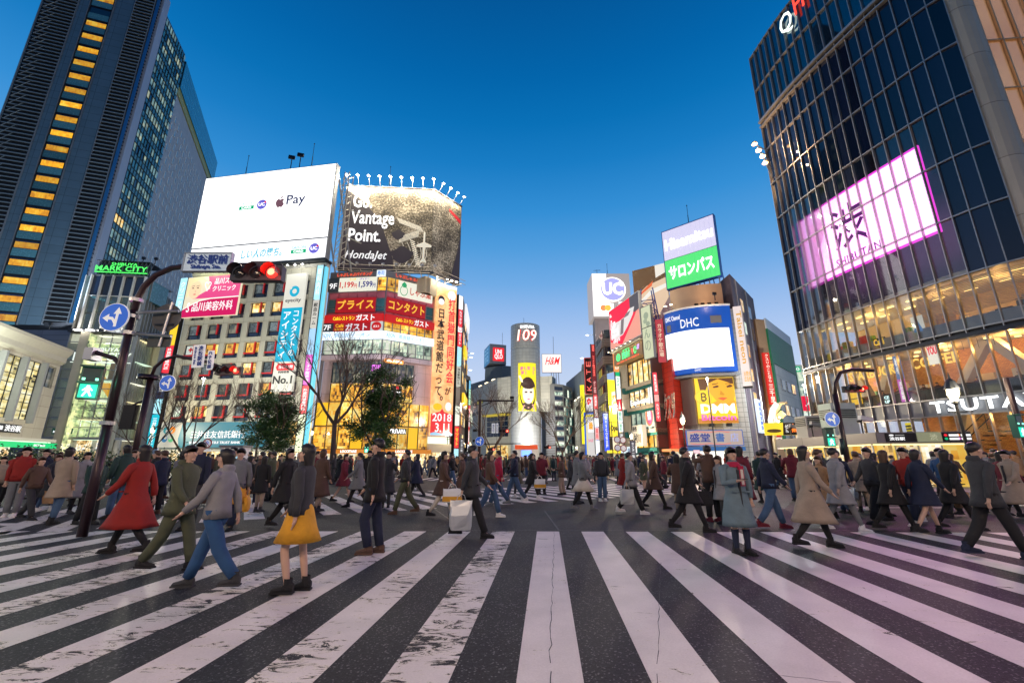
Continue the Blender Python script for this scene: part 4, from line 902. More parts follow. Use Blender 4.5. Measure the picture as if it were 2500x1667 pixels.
l.new(rp.outputs[0],b.inputs['Base Color']); b.inputs['Roughness'].default_value=.6; l.new(rp.outputs[0],b.inputs['Emission Color']); b.inputs['Emission Strength'].default_value=.16; m.cycles.emission_sampling='NONE'
dkp=mat('billboard_dark',(.022,.018,.022),.6,emit=(.022,.015,.02),es=1,var=0); ltp=mat('billboard_light',(.8,.74,.6),.6,emit=(.8,.74,.6),es=.45,var=0); whp=mat('billboard_white',(.85,.85,.85),.6,emit=(1,1,1),es=.75,var=0)
t=thing('aerial_photo_billboard','dark rooftop billboard with an aerial crossing photo and white slogan','billboard',J1.p(8,26.5,-.5))
mb=MB(); mb.fbox(J1,0,J1.len,26.8,39.8,-.35,0,MATS['aerial']); mb.fbox(J2,.02,J2.len,26.8,39.8,-.35,0,MATS['aerial']); pn=mb.build('panel',t)
zt_,zb_=39.7,26.9
mb=MB(); mb.prism([(0,zb_),(7.6,zb_),(7.4,28.5),(5.4,34),(3.2,36.8),(0,39.3)],J1,.004,.012,dkp); mb.prism([(.0,39.35),(3.2,37),(3.6,zt_),(0,zt_)],J1,.004,.012,ltp); mb.build('print',pn)
mb=MB()
for i in range(22):  # crossing bars and lanes as printed
    a=7.5+.16*i; mb.prism([(a,35.0-.06*i),(a+.08,35.0-.06*i),(a+.6,34.1-.06*i),(a+.52,34.1-.06*i)],J1,.004,.010,ltp)
for i in range(16): a=8.2+.17*i; mb.prism([(a,32.1+.07*i),(a+.09,32.1+.07*i),(a-.05,31.0+.07*i),(a-.14,31.0+.07*i)],J1,.004,.010,ltp)
for i in range(12): mb.prism([(9.6+.09*i,31.6-.33*i),(10.3+.09*i,31.3-.33*i),(10.3+.09*i,31.15-.33*i),(9.6+.09*i,31.45-.33*i)],J1,.004,.010,ltp)
for i in range(5):
    pts=[(8.4+.75*i+.5*math.sin(k_*.5) *1.2,31.2-.55*k_) for k_ in range(8)]
    for k_ in range(7): mb.prism([(pts[k_][0],pts[k_][1]),(pts[k_][0] +.07,pts[k_][1]),(pts[k_+1][0] +.07,pts[k_+1][1]),pts[k_+1]],J1,.004,.010,ltp)

for (cx_,cz_,r_) in ((8.6,29.2,1.5),(7.9,32.3,.9)): mb.prism([(cx_+r_*math.cos(a) *(1+.15*math.sin(5*a)),cz_+r_*.8*math.sin(a) *(1+.15*math.cos(4*a))) for a in [k_*.35 for k_ in range(18)]],J1,.010,.014,dkp)
mb.build('print',pn)
# printed aeroplane seen from above
mb=MB(); pl=lambda s_: [( .6+x*s_,30.7+z*s_) for x,z in [(0,2.6),(.22,2.2),(.25,.6),(1.9,.1),(1.9,-.25),(.3,-.3),(.28,-2.2),(.8,-2.7),(.8,-3.0),(0,-2.75),(-.8,-3.0),(-.8,-2.7),(-.28,-2.2),(-.3,-.3),(-1.9,-.25),(-1.9,.1),(-.25,.6),(-.22,2.2)]]
J3=Face(tuple(J1.p(J1.len-.5,0,.0).xy),tuple(J1.p(J1.len,0,0).xy))
mb.prism([(11.6+(x-.6) *.62,z) for x,z in pl(.9)],J1,.014,.022,ltp); mb.build('print',pn)
mb=MB(); mb.prism([(J2.len-1.9,zb_),(J2.len,zb_),(J2.len,35.5),(J2.len-.6,32)],J2,.004,.012,dkp); mb.prism([(J2.len-2.6,38.2),(J2.len-.1,37.4),(J2.len-.1,36.6),(J2.len-2.6,37.8)],J2,.004,.012,M_['red']); mb.build('print',pn)
mb=MB(); letters(mb,J1,'Go.',(1.2,3.9,36.3,38.5),whp,w=.02,bold=.05); letters(mb,J1,'Vantage',(1.1,7.2,33.1,35.9),whp,w=.02,bold=.03); letters(mb,J1,'Point.',(1.0,5.5,31.0,33.0),whp,w=.02,bold=.05)
letters(mb,J1,'HondaJet',(.7,6.3,28.0,29.6),whp,w=.02,shear=.25,bold=.01); mb.build('lettering',pn)
mb=MB()
for F in (J1,J2):
    mb.fbox(F,-.05,F.len+.05,39.8,39.95,-.5,.1,M_['dark']); mb.fbox(F,0,F.len,26.5,26.78,-.4,.1,M_['dark'])
    for i in range(int(F.len/1.6) +1): mb.tube([F.p(.2+1.6*i,26,-.6),F.p(.2+1.6*i,39.6,-.6)],.07,trm,5); mb.tube([F.p(.2+1.6*i,26.3,-.4),F.p(.2+1.6*i,26.3,1.3)],.04,trm,4)
    for zz_,ww_ in ((26.3,1.3),(26.9,1.3),(26.3,.6)): mb.tube([F.p(0,zz_,ww_),F.p(F.len,zz_,ww_)],.04,trm,5)
mb.build('support_frame',t)
mb=MB(); mb.fbox(J1,10,J1.len,24,26.2,-6,-1,mat('roof_shed',(.5,.42,.3),.7)); mb.fbox(J2,0,4,24,26.4,-5,-1,MATS['roof_shed']); o=mb.build('roof_shed'); tag(base(o,J1.p(12,24,-3)),'low tan plant room under the aerial photo billboard','shed')
spot_row(J1,[.2+1.55*i for i in range(9)],39.9,.1,.9,1.15,lambda i: ordn[i] +' bright lamp along the top edge of the aerial photo billboard, counted from the truss','lamps over the aerial billboard',9,22,.2)
spot_row(J2,[.8,2.3,3.8,5.2],39.9,.1,.9,1.1,lambda i: ordn[i] +' bright lamp on the angled end of the aerial photo billboard, counted from its fold','lamps over the aerial billboard',4,22,.2)
mast(J1,6.0,39.9,43.5,-.3,'thin mast standing behind the aerial photo billboard')
# small dishes at its foot
for i in range(9):
    c=J1.p(-.6+1.75*i,26.9,1.3); mb=MB(); mb.tube([(0,0,-.3),(0,0,.1)],.03,M_['steel'],5); mb.lathe([(.01,.1),(.18,.16),(.24,.3),(.22,.3),(.15,.2),(.01,.15)],M_['steel'],(0,0,0),12); o=mb.build('uplight'); o.location=c; o.rotation_euler=(R(-25),0,0)
    tag(o,ordn[i] +' unlit dish lamp along the foot of the aerial billboard, counted from the truss','lamp','unlit dish lamps at the billboard foot'); LOC[o] =c
# long vertical banner
bnm,n,l=newmat('orange_banner'); MATS['banner'] =bnm; b=n['Principled BSDF']
g=n.new('ShaderNodeUVMap'); na=n.new('ShaderNodeTexNoise'); na.inputs['Scale'].default_value=.5; na.inputs['Distortion'].default_value=2; l.new(g.outputs[0],na.inputs['Vector'])
rp=n.new('ShaderNodeValToRGB'); e=rp.color_ramp.elements; e[0].position=.35; e[0].color=(.85,.38,.14,1); e[1].position=.65; e[1].color=(.95,.60,.28,1); l.new(na.outputs['Fac'],rp.inputs[0]); l.new(rp.outputs[0],b.inputs['Base Color']); l.new(rp.outputs[0],b.inputs['Emission Color']); b.inputs['Emission Strength'].default_value=.75; bnm.cycles.emission_sampling='NONE'
bk=E((.012,.01,.015),1); rdk=E((.85,.03,.06),.9)
t,pn=sign('long_banner','very tall orange banner with two columns of brush characters and a red date','banner',E3,(.08,3.35,4.5,26.1),bnm,
 [(vert('打首獄門同好会'),(.60,.95,.33,.905),rdk,{'bold': .03}),('が',(.58,.86,.255,.305),bk,{'bold': .02}),(vert('日本武道館だって'),(.10,.45,.245,.82),bk,{'bold': .03}),('。',(.36,.5,.215,.245),bk,{'bold': .03}),
  ('2018',(.06,.94,.085,.135),WHT1,{'bold': .03}),('3.11',(.2,.85,.02,.075),WHT1,{'bold': .03})],w=.5,th=.4,
 art=[([(0,0),(1,0),(1,.13),(.6,.145),(.5,.165),(.4,.145),(0,.13)],E((.85,.03,.04),.9)),([(0,.975),(.3,.985),(.6,.975),(1,.98),(1,1),(0,1)],WHT1),(ell(.25,.885,.16,.03),bk),(ell(.25,.872,.14,.022),WHT1),(ell(.75,.93,.2,.035),WHT1),(ell(.28,.175,.2,.022),E((.95,.6,.02),.9)),(ell(.78,.18,.14,.028),WHT1),([(0,.0),(1,.0),(1,.012),(.8,.02),(.5,.012),(.2,.02),(0,.012)],E((.3,.6,.9),.9))])
spot_row(E3,[.4,1.2,2.0,2.8],26.4,.4,.9,.3,lambda i: ordn[i] +' glowing lamp over the very tall orange banner, counted from the restaurant facet','lamps over the orange banner',4,14,.22)
mb=MB(); mb.fbox(E3,.05,3.3,.1,2.3,-.3,0,SHOP); mb.fbox(E3,.05,3.3,2.35,3.4,-.3,.5,M_['cream']); mb.fbox(E3,.1,3.2,3.4,4.3,-.2,.1,E((.9,1,.75),1.1)); o=mb.build('shopfront',None); tag(base(o,E3.p(1.6,0,0)),'small bright shopfront below the long orange banner','shopfront')

# ------------------------------------------------------------------ block receding up the street behind the banner
t=thing('sign_lined_block','narrow block full of lit signs receding up the street beyond the banner','building',(-8.2,70,0))
K1=Face(P(-.1365,63),P(-.118,64.5)); K2=Face(P(-.118,64.5),P(-.1055,76))
mb=MB(); block(mb,[(-8.6,63.2),tuple(K1.p(K1.len,0,0).xy),tuple(K2.p(K2.len,0,0).xy),(-16,78),(-16,66)],0,25.7,mat('brown_grey_wall',(.16,.12,.10),.7,scale=1.5),M_['roof']); mb.build('wall',t)
for r in range(7):
    for c in range(4):
        mb=MB(); u=.6+2.9*c; z=3.2+3.1*r; mb.fbox(K2,u,u+2.2,z,z+1.9,.0,.1,M_['grey']); wq=mb.build('window',t); mb=MB(); mb.fbox(K2,u+.08,u+2.1,z+.08,z+1.8,.1,.12,[DIM,WARM,M_['navy'],AMBER][(r*3+c) %4]); mb.build('pane',wq)
stack('vertical_sign_stack','tall stack of lit signs on the narrow block just beyond the orange banner',K1,.1,1.1,1.5,25.8,[(2.6,whl,None,None),(3.2,redp,vert('カラオケ'),WHT1),(1.0,whl,'口',REDL),(2.6,redp,vert('ガスト'),WHT1),(3.4,cyl,None,None),(3.6,E((.7,.7,.6),.7),vert('渋谷駅前ビル'),M_['blackw']),(3.2,M_['conc'],None,None),(3.3,E((.9,.95,.8),1),None,None),(3.6,redp,vert('マツモト'),YELL),(1.6,cyl,None,None)],w=.5)
sgn('roof_light_panel','slanting white lit roof panel on the narrow sign lined block',K2,(.3,8.5,22.5,25.0),E((.95,.95,1),.9),w=.5,th=.3)
sgn('yellow_fascia_sign','thin yellow lit fascia on the narrow block, the higher one',K2,(.2,5,17.0,18.2),E((1,.7,.02),1),w=.5,th=.3); sgn('yellow_fascia_sign','yellow lit fascia on the narrow block, the lower one',K2,(.2,8,9.4,11.0),E((1,.62,.02),1.1),w=.5,th=.3)
K3=Face(P(-.1055,80),P(-.097,82)); K4=Face(P(-.097,82),P(-.090,110))
t=thing('street_block','low dark street block in the gap before the silver cylinder building','building',(-8.5,84,0))
mb=MB(); block(mb,[tuple(K3.p(0,0).xy),tuple(K3.p(K3.len,0).xy),tuple(K4.p(K4.len,0).xy),(-20,112),(-18,82)],0,16.5,mat('street_wall',(.2,.17,.15),.7),M_['roof']); mb.build('wall',t)
for r in range(4):
    mb=MB(); mb.fbox(K4,1,26,2.8+3.2*r,4.6+3.2*r,0,.1,[WARM,DIM,COOL,DIM][r]); mb.build('window',t)
stack('vertical_sign_stack','short stack of white, green and red signs in the gap left of the cylinder building',K3,-.3,.75,1.5,15.5,[(1.6,E((.2,.6,.9),.9),None,None),(3,E((.5,.9,.6),1),None,None),(5,redp,vert('カメラ館'),WHT1),(2,E((.9,.5,.3),.9),None,None),(2.5,whl,vert('薬局'),E((.1,.1,.3),.8))],w=.6)
stack('vertical_sign_stack','small glowing red sign pair low beyond the orange banner',K2,1.0,3.4,3.6,8.5,[(3,redp,'占い館',WHT1),(2.4,E((1,.25,.2),1.1),'酒場',WHT1)],w=1.2)
for i,(x,y) in enumerate(((1153,862),(1150,872),(1148,903))):
    q=at(x,y,74); mb=MB(); mb.tube([(q.x-1.4,q.y,q.z),(q.x,q.y,q.z)],.04,M_['steel'],5); mb.lathe([(.01,.05),(.3,0),(.3,-.06),(.01,-.12)],E((.9,.97,1),3),(q.x,q.y,q.z),10); o=mb.build('arm_lamp'); tag(base(o,(q.x-1.4,q.y,q.z)),['highest','middle','lowest'][i] +' white lamp on an arm from the narrow sign lined block','lamp','arm lamps on the sign lined block')

# ------------------------------------------------------------------ silver cylinder building at the end of the street
cylm=panel_mat('aluminium_panel',(.40,.40,.38),1.33,1.15,.35,.3,line=.5,gap=.06)
CC=(4.9,155.3); CR=5.35
t=thing('cylinder_building','silver panelled cylinder tower with stepped wings at the end of the street','building',(CC[0],CC[1],0))
mb=MB(); mb.lathe([(CR,0),(CR,39.3),(CR-.12,39.35),(CR-.12,39.9),(CR,39.95),(CR,48.6),(CR-.4,48.6),(CR-.4,48.2),(.01,48.2)],cylm,(CC[0],CC[1],0),48); mb.build('tower',t)
wing=panel_mat('wing_panel',(.44,.42,.36),3.0,1.2,.6,0,line=.55,gap=.07)
WL=Face((-18.1,190),(-8.5,166)); WL2=Face((-8.5,166),(-.6,157))
mb=MB(); block(mb,[(-18.1,190),(-5.3,158),(-.3,154.5),(2,160),(2,200),(-18,200)],17.3,29.9,wing,M_['roof']); block(mb,[(-18.1,190.2),(-9.8,169.3),(0,161),(2,200),(-18,200)],0,17.3,wing,M_['roof'])
mb.build('left_wing',t)
mb=MB(); FW=Face((-9.6,168.5),(-.6,160.6)); 
for c in range(6):
    for r in range(4): mb.fbox(FW,.3+1.8*c,1.9+1.8*c,9.2+1.9*r,10.9+1.9*r,.1,.2,M_['navy'])
mb.fbox(FW,0,11.5,16.6,17.2,-1,2.5,E((.55,.42,.05),.8)); mb.fbox(FW,.2,11,.5,6,.1,.2,WARM); mb.build('window',t,kind='stuff')
FW0=Face((-18.1,190),(-5.3,158))
mb=MB(); mb.fbox(FW0,2,18,22.6,24.2,.02,.12,M_['black']); mb.fbox(FW0,3,13,18.6,20.0,.02,.12,M_['black']); mb.fbox(FW0,11,17.5,22.8,24,.12,.2,E((.5,.45,.05),.8)); mb.build('strip_window',t)
for i in range(3): mb=MB(); mb.fbox(FW0,12+8*i,14.5+8*i,29.95,30.3,-.6,.2,E((1,.85,.55),2.5)); mb.build('roof_light',t)
mb=MB(); block(mb,[(10.1,154),(14.2,152.5),(16,158),(16,175),(10,175)],17.3,29.7,wing,M_['roof']); mb.build('right_wing',t)
redN=E((1,.12,.10),1.4)
ct=lambda u,v,w: Vector((CC[0] +(CR+w) *math.sin((u-4.9) /CR),CC[1] -(CR+w) *math.cos((u-4.9) /CR),v))
t=thing('cylinder_top_sign','red and white numeral sign on top of the silver cylinder','sign',(CC[0],CC[1] -CR,41))
mb=MB(); FX=Face((0,150),(10,150)); letters(mb,FX,'109',(1.8,8.6,41.8,46.2),REDL,w=.25,depth=.1,curve=ct,bold=.09,shear=.12); letters(mb,FX,'SHIBUYA',(3.0,8.0,46.6,47.6),WHT,w=.35,depth=.1,curve=ct,bold=.05); mb.build('lettering',t)
mb=MB(); letters(mb,FX,'109',(1.9,8.5,41.9,46.1),E((1,.85,.7),1.5),w=.5,depth=.05,curve=ct,bold=.02,shear=.12); mb.build('neon_core',t)
t=thing('portrait_banner','yellow banner with a dark haired portrait on the silver cylinder','banner',(4.9,149.8,17))
ad=MB(); ay=E((1,.82,.02),.95)
def cprism(mb,pts,w,m_):
    n_=len(pts); c_=(sum(p[0] for p in pts) /n_,sum(p[1] for p in pts) /n_)
    mb.raw([ct(p[0],p[1],w) for p in pts] +[ct(c_[0],c_[1],w)],[(i,(i+1) %n_,n_) for i in range(n_)],m_)
BU0,BU1,BZ0,BZ1=2.1,8.6,17.1,33.9
for i in range(8):
    a=BU0+(BU1-BU0) *i/8; b2=BU0+(BU1-BU0) *(i+1) /8
    ad.raw([ct(a,BZ0,.15),ct(b2,BZ0,.15),ct(b2,BZ1,.15),ct(a,BZ1,.15),ct(a,BZ0,0),ct(b2,BZ0,0),ct(b2,BZ1,0),ct(a,BZ1,0)],[(0,1,2,3),(7,6,2,3),(4,5,1,0),(4,0,3,7),(1,5,6,2)],ay)
pn=ad.build('panel',t); bu=lambda x,z: (BU0+(BU1-BU0) *x,BZ0+(BZ1-BZ0) *z)
hair=E((.05,.02,.015),1); fc=E((1,.86,.70),.95); pkk=E((.9,.1,.25),.9)
mb=MB(); cprism(mb,[bu(.52+.44*math.cos(a),.40+.30*math.sin(a) *(1 if math.sin(a) >0 else 1.3)) for a in [k_*.35 for k_ in range(18)]],.2,hair); mb.build('print',pn)
mb=MB(); cprism(mb,[bu(.54+.30*math.cos(a),.37+.20*math.sin(a) *(1 if math.sin(a) >0 else 1.15)) for a in [k_*.35 for k_ in range(18)]],.26,fc); cprism(mb,[bu(.2,0),bu(.9,0),bu(.8,.14),(bu(.3,.12))],.23,E((.95,.45,.4),.9))
for x in (.42,.66): cprism(mb,[bu(x+.07*math.cos(a),.38+.018*math.sin(a)) for a in [k_*.8 for k_ in range(8)]],.6,hair)
cprism(mb,[bu(.54+.07*math.cos(a),.235+.013*math.sin(a)) for a in [k_*.8 for k_ in range(8)]],.6,pkk)
cprism(mb,[bu(.54+.33*math.cos(a),.53+.085*math.sin(a)) for a in [k_*.35 for k_ in range(18)]],.62,hair)
for (x,z) in ((.05,.68),(.95,.15)):
    for j in range(3): cprism(mb,[bu(x+.05*j,z-.04*j),bu(x+.12+.05*j,z-.02-.04*j),bu(x+.1+.05*j,z+.05-.04*j),bu(x-.02+.05*j,z+.06-.04*j)],.33,fc)
mb.build('print',pn)
mb=MB(); letters(mb,FX,'夢も笑  な\n夢と    う',(2.9,8.2,29.6,32.6),E((.85,.1,.4),.8),w=.2,depth=.03,curve=ct,bold=.03); mb.build('lettering',pn)
q=Face((-10,172),(10,172))
t=thing('rooftop_cube_sign','grey rooftop cube with a red square sign left of the silver cylinder','sign',(-5.5,176,38))
UA=P(-.0653,183); UB=P(-.0522,172); UC_=P(-.0138,174.5); C1=Face(UA,UB); C2=Face(UB,UC_)
mb=MB(); block(mb,[UA,UB,UC_,(-3.5,186)],38.4,46.6,M_['grey'],M_['roof']); pn=mb.build('cube',t)
mb=MB(); mb.fbox(C2,1.3,6.1,39.6,45.2,.0,.1,REDL); letters(mb,C2,'UNI\nQLO',(1.9,5.5,40.2,44.5),WHT1,w=.15,bold=.09,line=.8); mb.build('lettering',pn)
mb=MB(); mb.fbox(C1,.4,C1.len-.2,38.8,46.2,0,.1,E((.03,.18,.38),.8)); letters(mb,C1,'ユニ\nクロ',(2,9,39.8,45.4),E((.25,.5,.75),.7),w=.15,bold=.05); mb.build('lettering',pn)
t=thing('stepped_office_block','grey stepped office block carrying the rooftop cube','building',(-8,185,0))
mb=MB(); mb.lathe([(6.2,28),(6.2,37.8),(.01,37.8)],M_['grey'],(-3.6,180,0),20); block(mb,[(-11,176),(-4,172),(3,176),(3,190),(-12,190)],20,37.4,mat('slate_cladding',(.14,.17,.19),.6),M_['roof']); block(mb,[(-18.5,193),(-9,178),(0,178),(0,200),(-19,200)],24,33.4,MATS['slate_cladding'],M_['roof']); mb.build('wall',t)
mb=MB(); mb.tube([(-4.0,175,46.6),(-4.0,175,52)],.08,M_['steel'],5); o=mb.build('roof_mast'); tag(base(o,(-4,175,46.6)),'thin mast on the grey cube sign','mast')
mb=MB(); mb.tube([(4.4,155,48.2),(4.4,155,52)],.07,M_['steel'],5); o=mb.build('roof_mast'); tag(base(o,(4.4,155,48.2)),'thin mast on top of the silver cylinder','mast')
# right of the cylinder
HMF=Face(P(.0707,165),P(.1147,165))
t,pn=sign('fashion_roof_sign','pale glowing rooftop sign with red script letters right of the cylinder','sign',HMF,(0,HMF.len,33.3,40.4),E((1,.88,.82),1.1),[('H&M',(.15,.85,.42,.85),REDL,{'bold': .02,'shear': .25})],w=.3,th=.5,frame=(M_['steel'],.12))
mb=MB()
for i in range(4): mb.tube([HMF.p(3.5+i,26,-1),HMF.p(3.5+i*.9,33.3,-.5)],.12,M_['steel'],5)
mb.tube([HMF.p(4.5,40,-.3),HMF.p(4.5,47.6,-.3)],.09,M_['steel'],5); mb.build('support',t)
t=thing('glass_shop_block','glass fronted shop block between the cylinder and the tan block','building',(17,165,0))
G1=Face(P(.0965,150),P(.118,152)); G2=Face(P(.118,152),P(.168,145.0)); G2=Face(P(.118,152),P(.139,160))
mb=MB(); block(mb,[P(.0767,156),P(.0965,150),P(.118,152),P(.139,160),(22,180),(12,180)],0,26.5,mat('shop_block_wall',(.22,.22,.22),.6),M_['roof']); mb.build('wall',t)
for c in range(5):
    for r in range(7):
        mb=MB(); z=3.2+3.2*r
        mb.fbox(G2,.3+2.2*c*.75,1.8+2.2*c*.75,z,z+2.6,0,.12,[COOL,M_['navy'],DIM,M_['teal']][(c*3+r*5) %4]); mb.build('window',t)
for r in range(14): mb=MB(); mb.fbox(G1,.3,G1.len-.3,2.2+1.7*r,3.4+1.7*r,0,.12,[COOL,M_['navy']][r%2]); mb.build('window',t)
GX=Face(P(.0767,156),P(.0965,150))
for r in range(20): mb=MB(); mb.fbox(GX,.3,GX.len-.2,1.5+.8*r,1.62+.8*r,0,.3,M_['brown']); mb.build('slat',t)
t=thing('tan_store_block','tan panelled department block right of the glass shop block','building',(24,170,0))
TA=Face(P(.139,160),P(.1695,132)); 
mb=MB(); block(mb,[P(.139,160),P(.1695,132),(34,134),(34,178),(22,178)],0,21.0,wing,M_['roof']); block(mb,[(22,176),(24,150),(36,148),(36,180)],21,31,MATS['slate_cladding'],M_['roof']); mb.lathe([(.01,33.6),(2.5,33.2),(2.8,31)],MATS['slate_cladding'],(27,150,0),16); mb.build('wall',t)
mb=MB(); mb.fbox(TA,.8,2.6,1,18,.02,.12,M_['navy']); mb.fbox(TA,8,18,17.2,18.6,.02,.12,M_['black']); mb.fbox(TA,17,23,12.0,13.2,.02,.12,M_['black']); mb.build('strip_window',t)
for i in range(2): mb=MB(); mb.fbox(TA,5+7*i,8.5+7*i,21.0,21.3,-.3,.2,E((1,.9,.7),2.5)); mb.build('roof_light',t)
mast(TA,20,21,36,-10,'lone thin mast on the tan department block')

# ------------------------------------------------------------------ right hand street side, far to near
def bld(name,label,foot,z1,m_,loc=None,z0=0):
    t=thing(name,label,'building',(sum(p[0] for p in foot) /len(foot),sum(p[1] for p in foot) /len(foot),0))
    mb=MB(); block(mb,foot,z0,z1,m_,M_['roof']); mb.build('wall',t); return t
t=bld('tiled_street_block','brown tiled block with a blue framed shopfront up the street',[P(.162,100),P(.189,97),(24,115),(18,118)],15.5,panel_mat('brown_tile',(.36,.24,.17),.9,.5,.6,0,line=.5,gap=.04))
YF=Face(P(.158,97),P(.1665,96.5)); QF=Face(P(.1675,95),P(.19,94))
sign('yellow_store_sign','very tall narrow glowing yellow shop sign up the street','sign',YF,(0,YF.len+.0,4.5,17.3),E((1,.88,.02),1.1),[(vert('FOREVER21'),(.3,.7,.3,.95),E((.6,.5,.02),.8),{})],w=.3)
sign('blue_framed_shopfront','blue framed pale poster wall with an orange square print','sign',QF,(0,QF.len,1,10.7),E((.75,.72,.70),.9),[('最',(.3,.75,.66,.82),E((1,.45,.02),.9),{'bold': .1}),('SALE',(.2,.7,.4,.46),pkk,{})],w=.3,frame=(E((.02,.15,.7),.9),.35),art=[([(.06,.0),(.12,.0),(.12,.94),(1,.94),(1,.98),(.06,.98)],E((.95,.8,.02),.9)),([(.2,.6),(.9,.6),(.9,.88),(.2,.88)],WHT1)])
sign('white_hoarding','white hoarding with a red rosette above the blue framed poster wall','sign',QF,(.3,QF.len,11.3,14.3),E((.9,.85,.85),1.0),[('✿',(.1,.6,.45,.95),REDL,{'bold': .05})],w=.3)
KF=Face(P(.1695,80),P(.1862,80)); nk=E((1,.15,.12),1.5)
t,pn=sign('neon_letter_sign','dark vertical sign with four thin red neon capitals','sign',KF,(0,KF.len,13.0,19.6),mat('sign_dark_brown',(.06,.02,.02),.5),[],w=.3,frame=(E((.6,.05,.03),.9),.08))
mb=MB()
for i,ch in enumerate('KATE'): letters(mb,KF,ch,(.25,1.05,13.5+1.5*i,14.5+1.5*i),nk,w=.35,rot=90,bold=-.01)
mb.build('lettering',pn)
NF=Face(P(.1857,74),P(.195,74))
ndk=mat('sign_maroon',(.12,.01,.015),.5,emit=(.10,.005,.01),es=1,var=0)
stack('vertical_sign_stack','tallest dark red stack of neon signs beside the banded grey building',NF,0,NF.len,2.2,20.8,[(1.6,ndk,'酒',nk),(5.0,ndk,vert('カラオケ館渋谷本店'),nk),(2.8,ndk,vert('雀荘'),E((.9,.5,.5),1)),(2.5,redp,vert('居酒屋'),WHT1),(1.6,ndk,'酒場',WHT1),(1.6,whl,None,None),(2.2,E((.9,.5,.5),1),vert('薬局'),REDL),(2.4,whl,None,None)],w=.3)
# plain tall tower with the round logo
t=bld('logo_tower','tall plain grey tower carrying white card signs near its top',[P(.1935,89),P(.1985,85.5),P(.290,85.5),(26.5,92),(18,93)],29.3,panel_mat('grey_tower',(.30,.26,.25),4,3.2,.6,0,line=.75,gap=.03))
UF=Face(P(.1965,85),P(.2885,85)); wL=E((1,.98,.96),1.3)
t,pn=sign('round_logo_sign','large lit roof sign with a round violet logo above payment cards','sign',UF,(0,UF.len,29.5,38.9),E((.62,.55,.53),.55),[],w=.3,th=6,art=[([(0,0),(.48,0),(.48,.28),(.38,.42),(.38,1),(0,1)],wL,'print')])
mb=MB(); mb.prism(disc(4.15,35.3,2.75,32),UF,.35,.5,E((1,.8,.72),1)); mb.prism(disc(4.15,35.3,2.65,32),UF,.5,.56,WHT); mb.prism(disc(4.15,35.3,2.45,32),UF,.56,.62,E((.45,.45,.98),.95)); letters(mb,UF,'UC',(2.0,6.2,34.0,36.8),WHT,w=.66,bold=.08); mb.build('logo',pn)
mb=MB(); mb.prism(disc(5.9,36.5,.5,14),UF,.75,.8,WHT); 
for a in range(6): mb.prism(disc(5.9+.28*math.cos(a),36.5+.28*math.sin(a),.1,6),UF,.8,.84,REDL)
mb.build('logo',pn)
mb=MB(); mb.fbox(UF,.6,4.1,30.1,32.2,.4,.6,WHT); mb.fbox(UF,5.2,8,30.4,32.6,.4,.6,WHT1); mb.prism(disc(2.0,31.2,.65,20),UF,.62,.66,E((.95,.35,.12),.9)); mb.prism(disc(2.9,31.2,.65,20),UF,.66,.7,E((1,.65,.1),.9)); letters(mb,UF,'VISA',(5.6,7.8,31.0,31.9),E((.15,.2,.55),.8),w=.63,bold=.02,shear=.2); mb.build('logo',pn)
mast(UF,3.6,38.9,41.6,-1,'thin mast on the round logo roof sign')
mb=MB(); mb.tube([UF.p(1.4,38.9,-1),UF.p(1.4,40.4,-1)],.04,M_['black'],5); mb.tube([UF.p(.7,40.1,-1),UF.p(2.1,40.3,-1)],.03,M_['black'],4)
for i in range(5): mb.tube([UF.p(.8+.3*i,40.15,-1.3),UF.p(.8+.3*i,40.15,-.7)],.02,M_['black'],4)
o=mb.build('roof_aerial'); tag(base(o,UF.p(1.4,38.9,-1)),'small comb shaped aerial on the round logo roof sign','aerial')
for i,(x,y,Yd) in enumerate(((1434,818,84),(1421,874,80))):
    q=at(x,y,Yd); mb=MB(); mb.tube([(q.x+1.8,q.y,q.z+.1),(q.x,q.y,q.z)],.04,M_['steel'],5); mb.lathe([(.01,.1),(.35,0),(.01,-.2)],E((1,.98,.95),4),(q.x,q.y,q.z),10); o=mb.build('arm_lamp'); tag(base(o,(q.x+1.8,q.y,q.z)),['white lamp on an arm from the plain grey tower','white lamp on an arm above the thin neon capitals'][i],'lamp')
# banded grey building on the corner
BFa=Face(P(.199,80),P(.2165,71.5)); BFb=Face(P(.2165,71.5),P(.238,71.5))
t=bld('banded_building','grey building banded with metal louvres above the blue vertical sign',[P(.199,80),P(.2165,71.5),P(.250,71.5),(19,84)],22.0,mat('banded_wall',(.14,.12,.10),.6))
mb=MB(); lz=mat('band_louvre',(.42,.38,.32),.4,.5)
z=3.0
for fl in range(6):
    z=4.6+3.05*fl
    for s_ in range(5):
        mb.fbox(BFa,-.0,BFa.len,z+.27*s_,z+.27*s_+.15,.0,.25,lz); mb.fbox(BFb,0,BFb.len,z+.27*s_,z+.27*s_+.15,.0,.25,lz)
mb.build('louvre',t,kind='stuff')
for fl in range(6):
    z=6.05+3.05*fl
    for c in range(4): mb=MB(); mb.fbox(BFa,.3+2.1*c,2.0+2.1*c,z,z+1.4,-.05,.06,M_['navy']); mb.build('window',t)
    mb=MB(); mb.fbox(BFb,.2,1.4,z,z+1.4,-.05,.08,DIM if fl%2 else M_['navy']); mb.build('window',t)
sign('blue_vertical_sign','bright blue vertical sign at the foot of the banded building','sign',Face(P(.2065,68),P(.2165,68)),(0,.7,2.6,8.2),E((.02,.08,.85),1.1),[(vert('DISCO名古屋'),(.25,.75,.08,.92),WHT1,{'bold': .03})],w=.2)
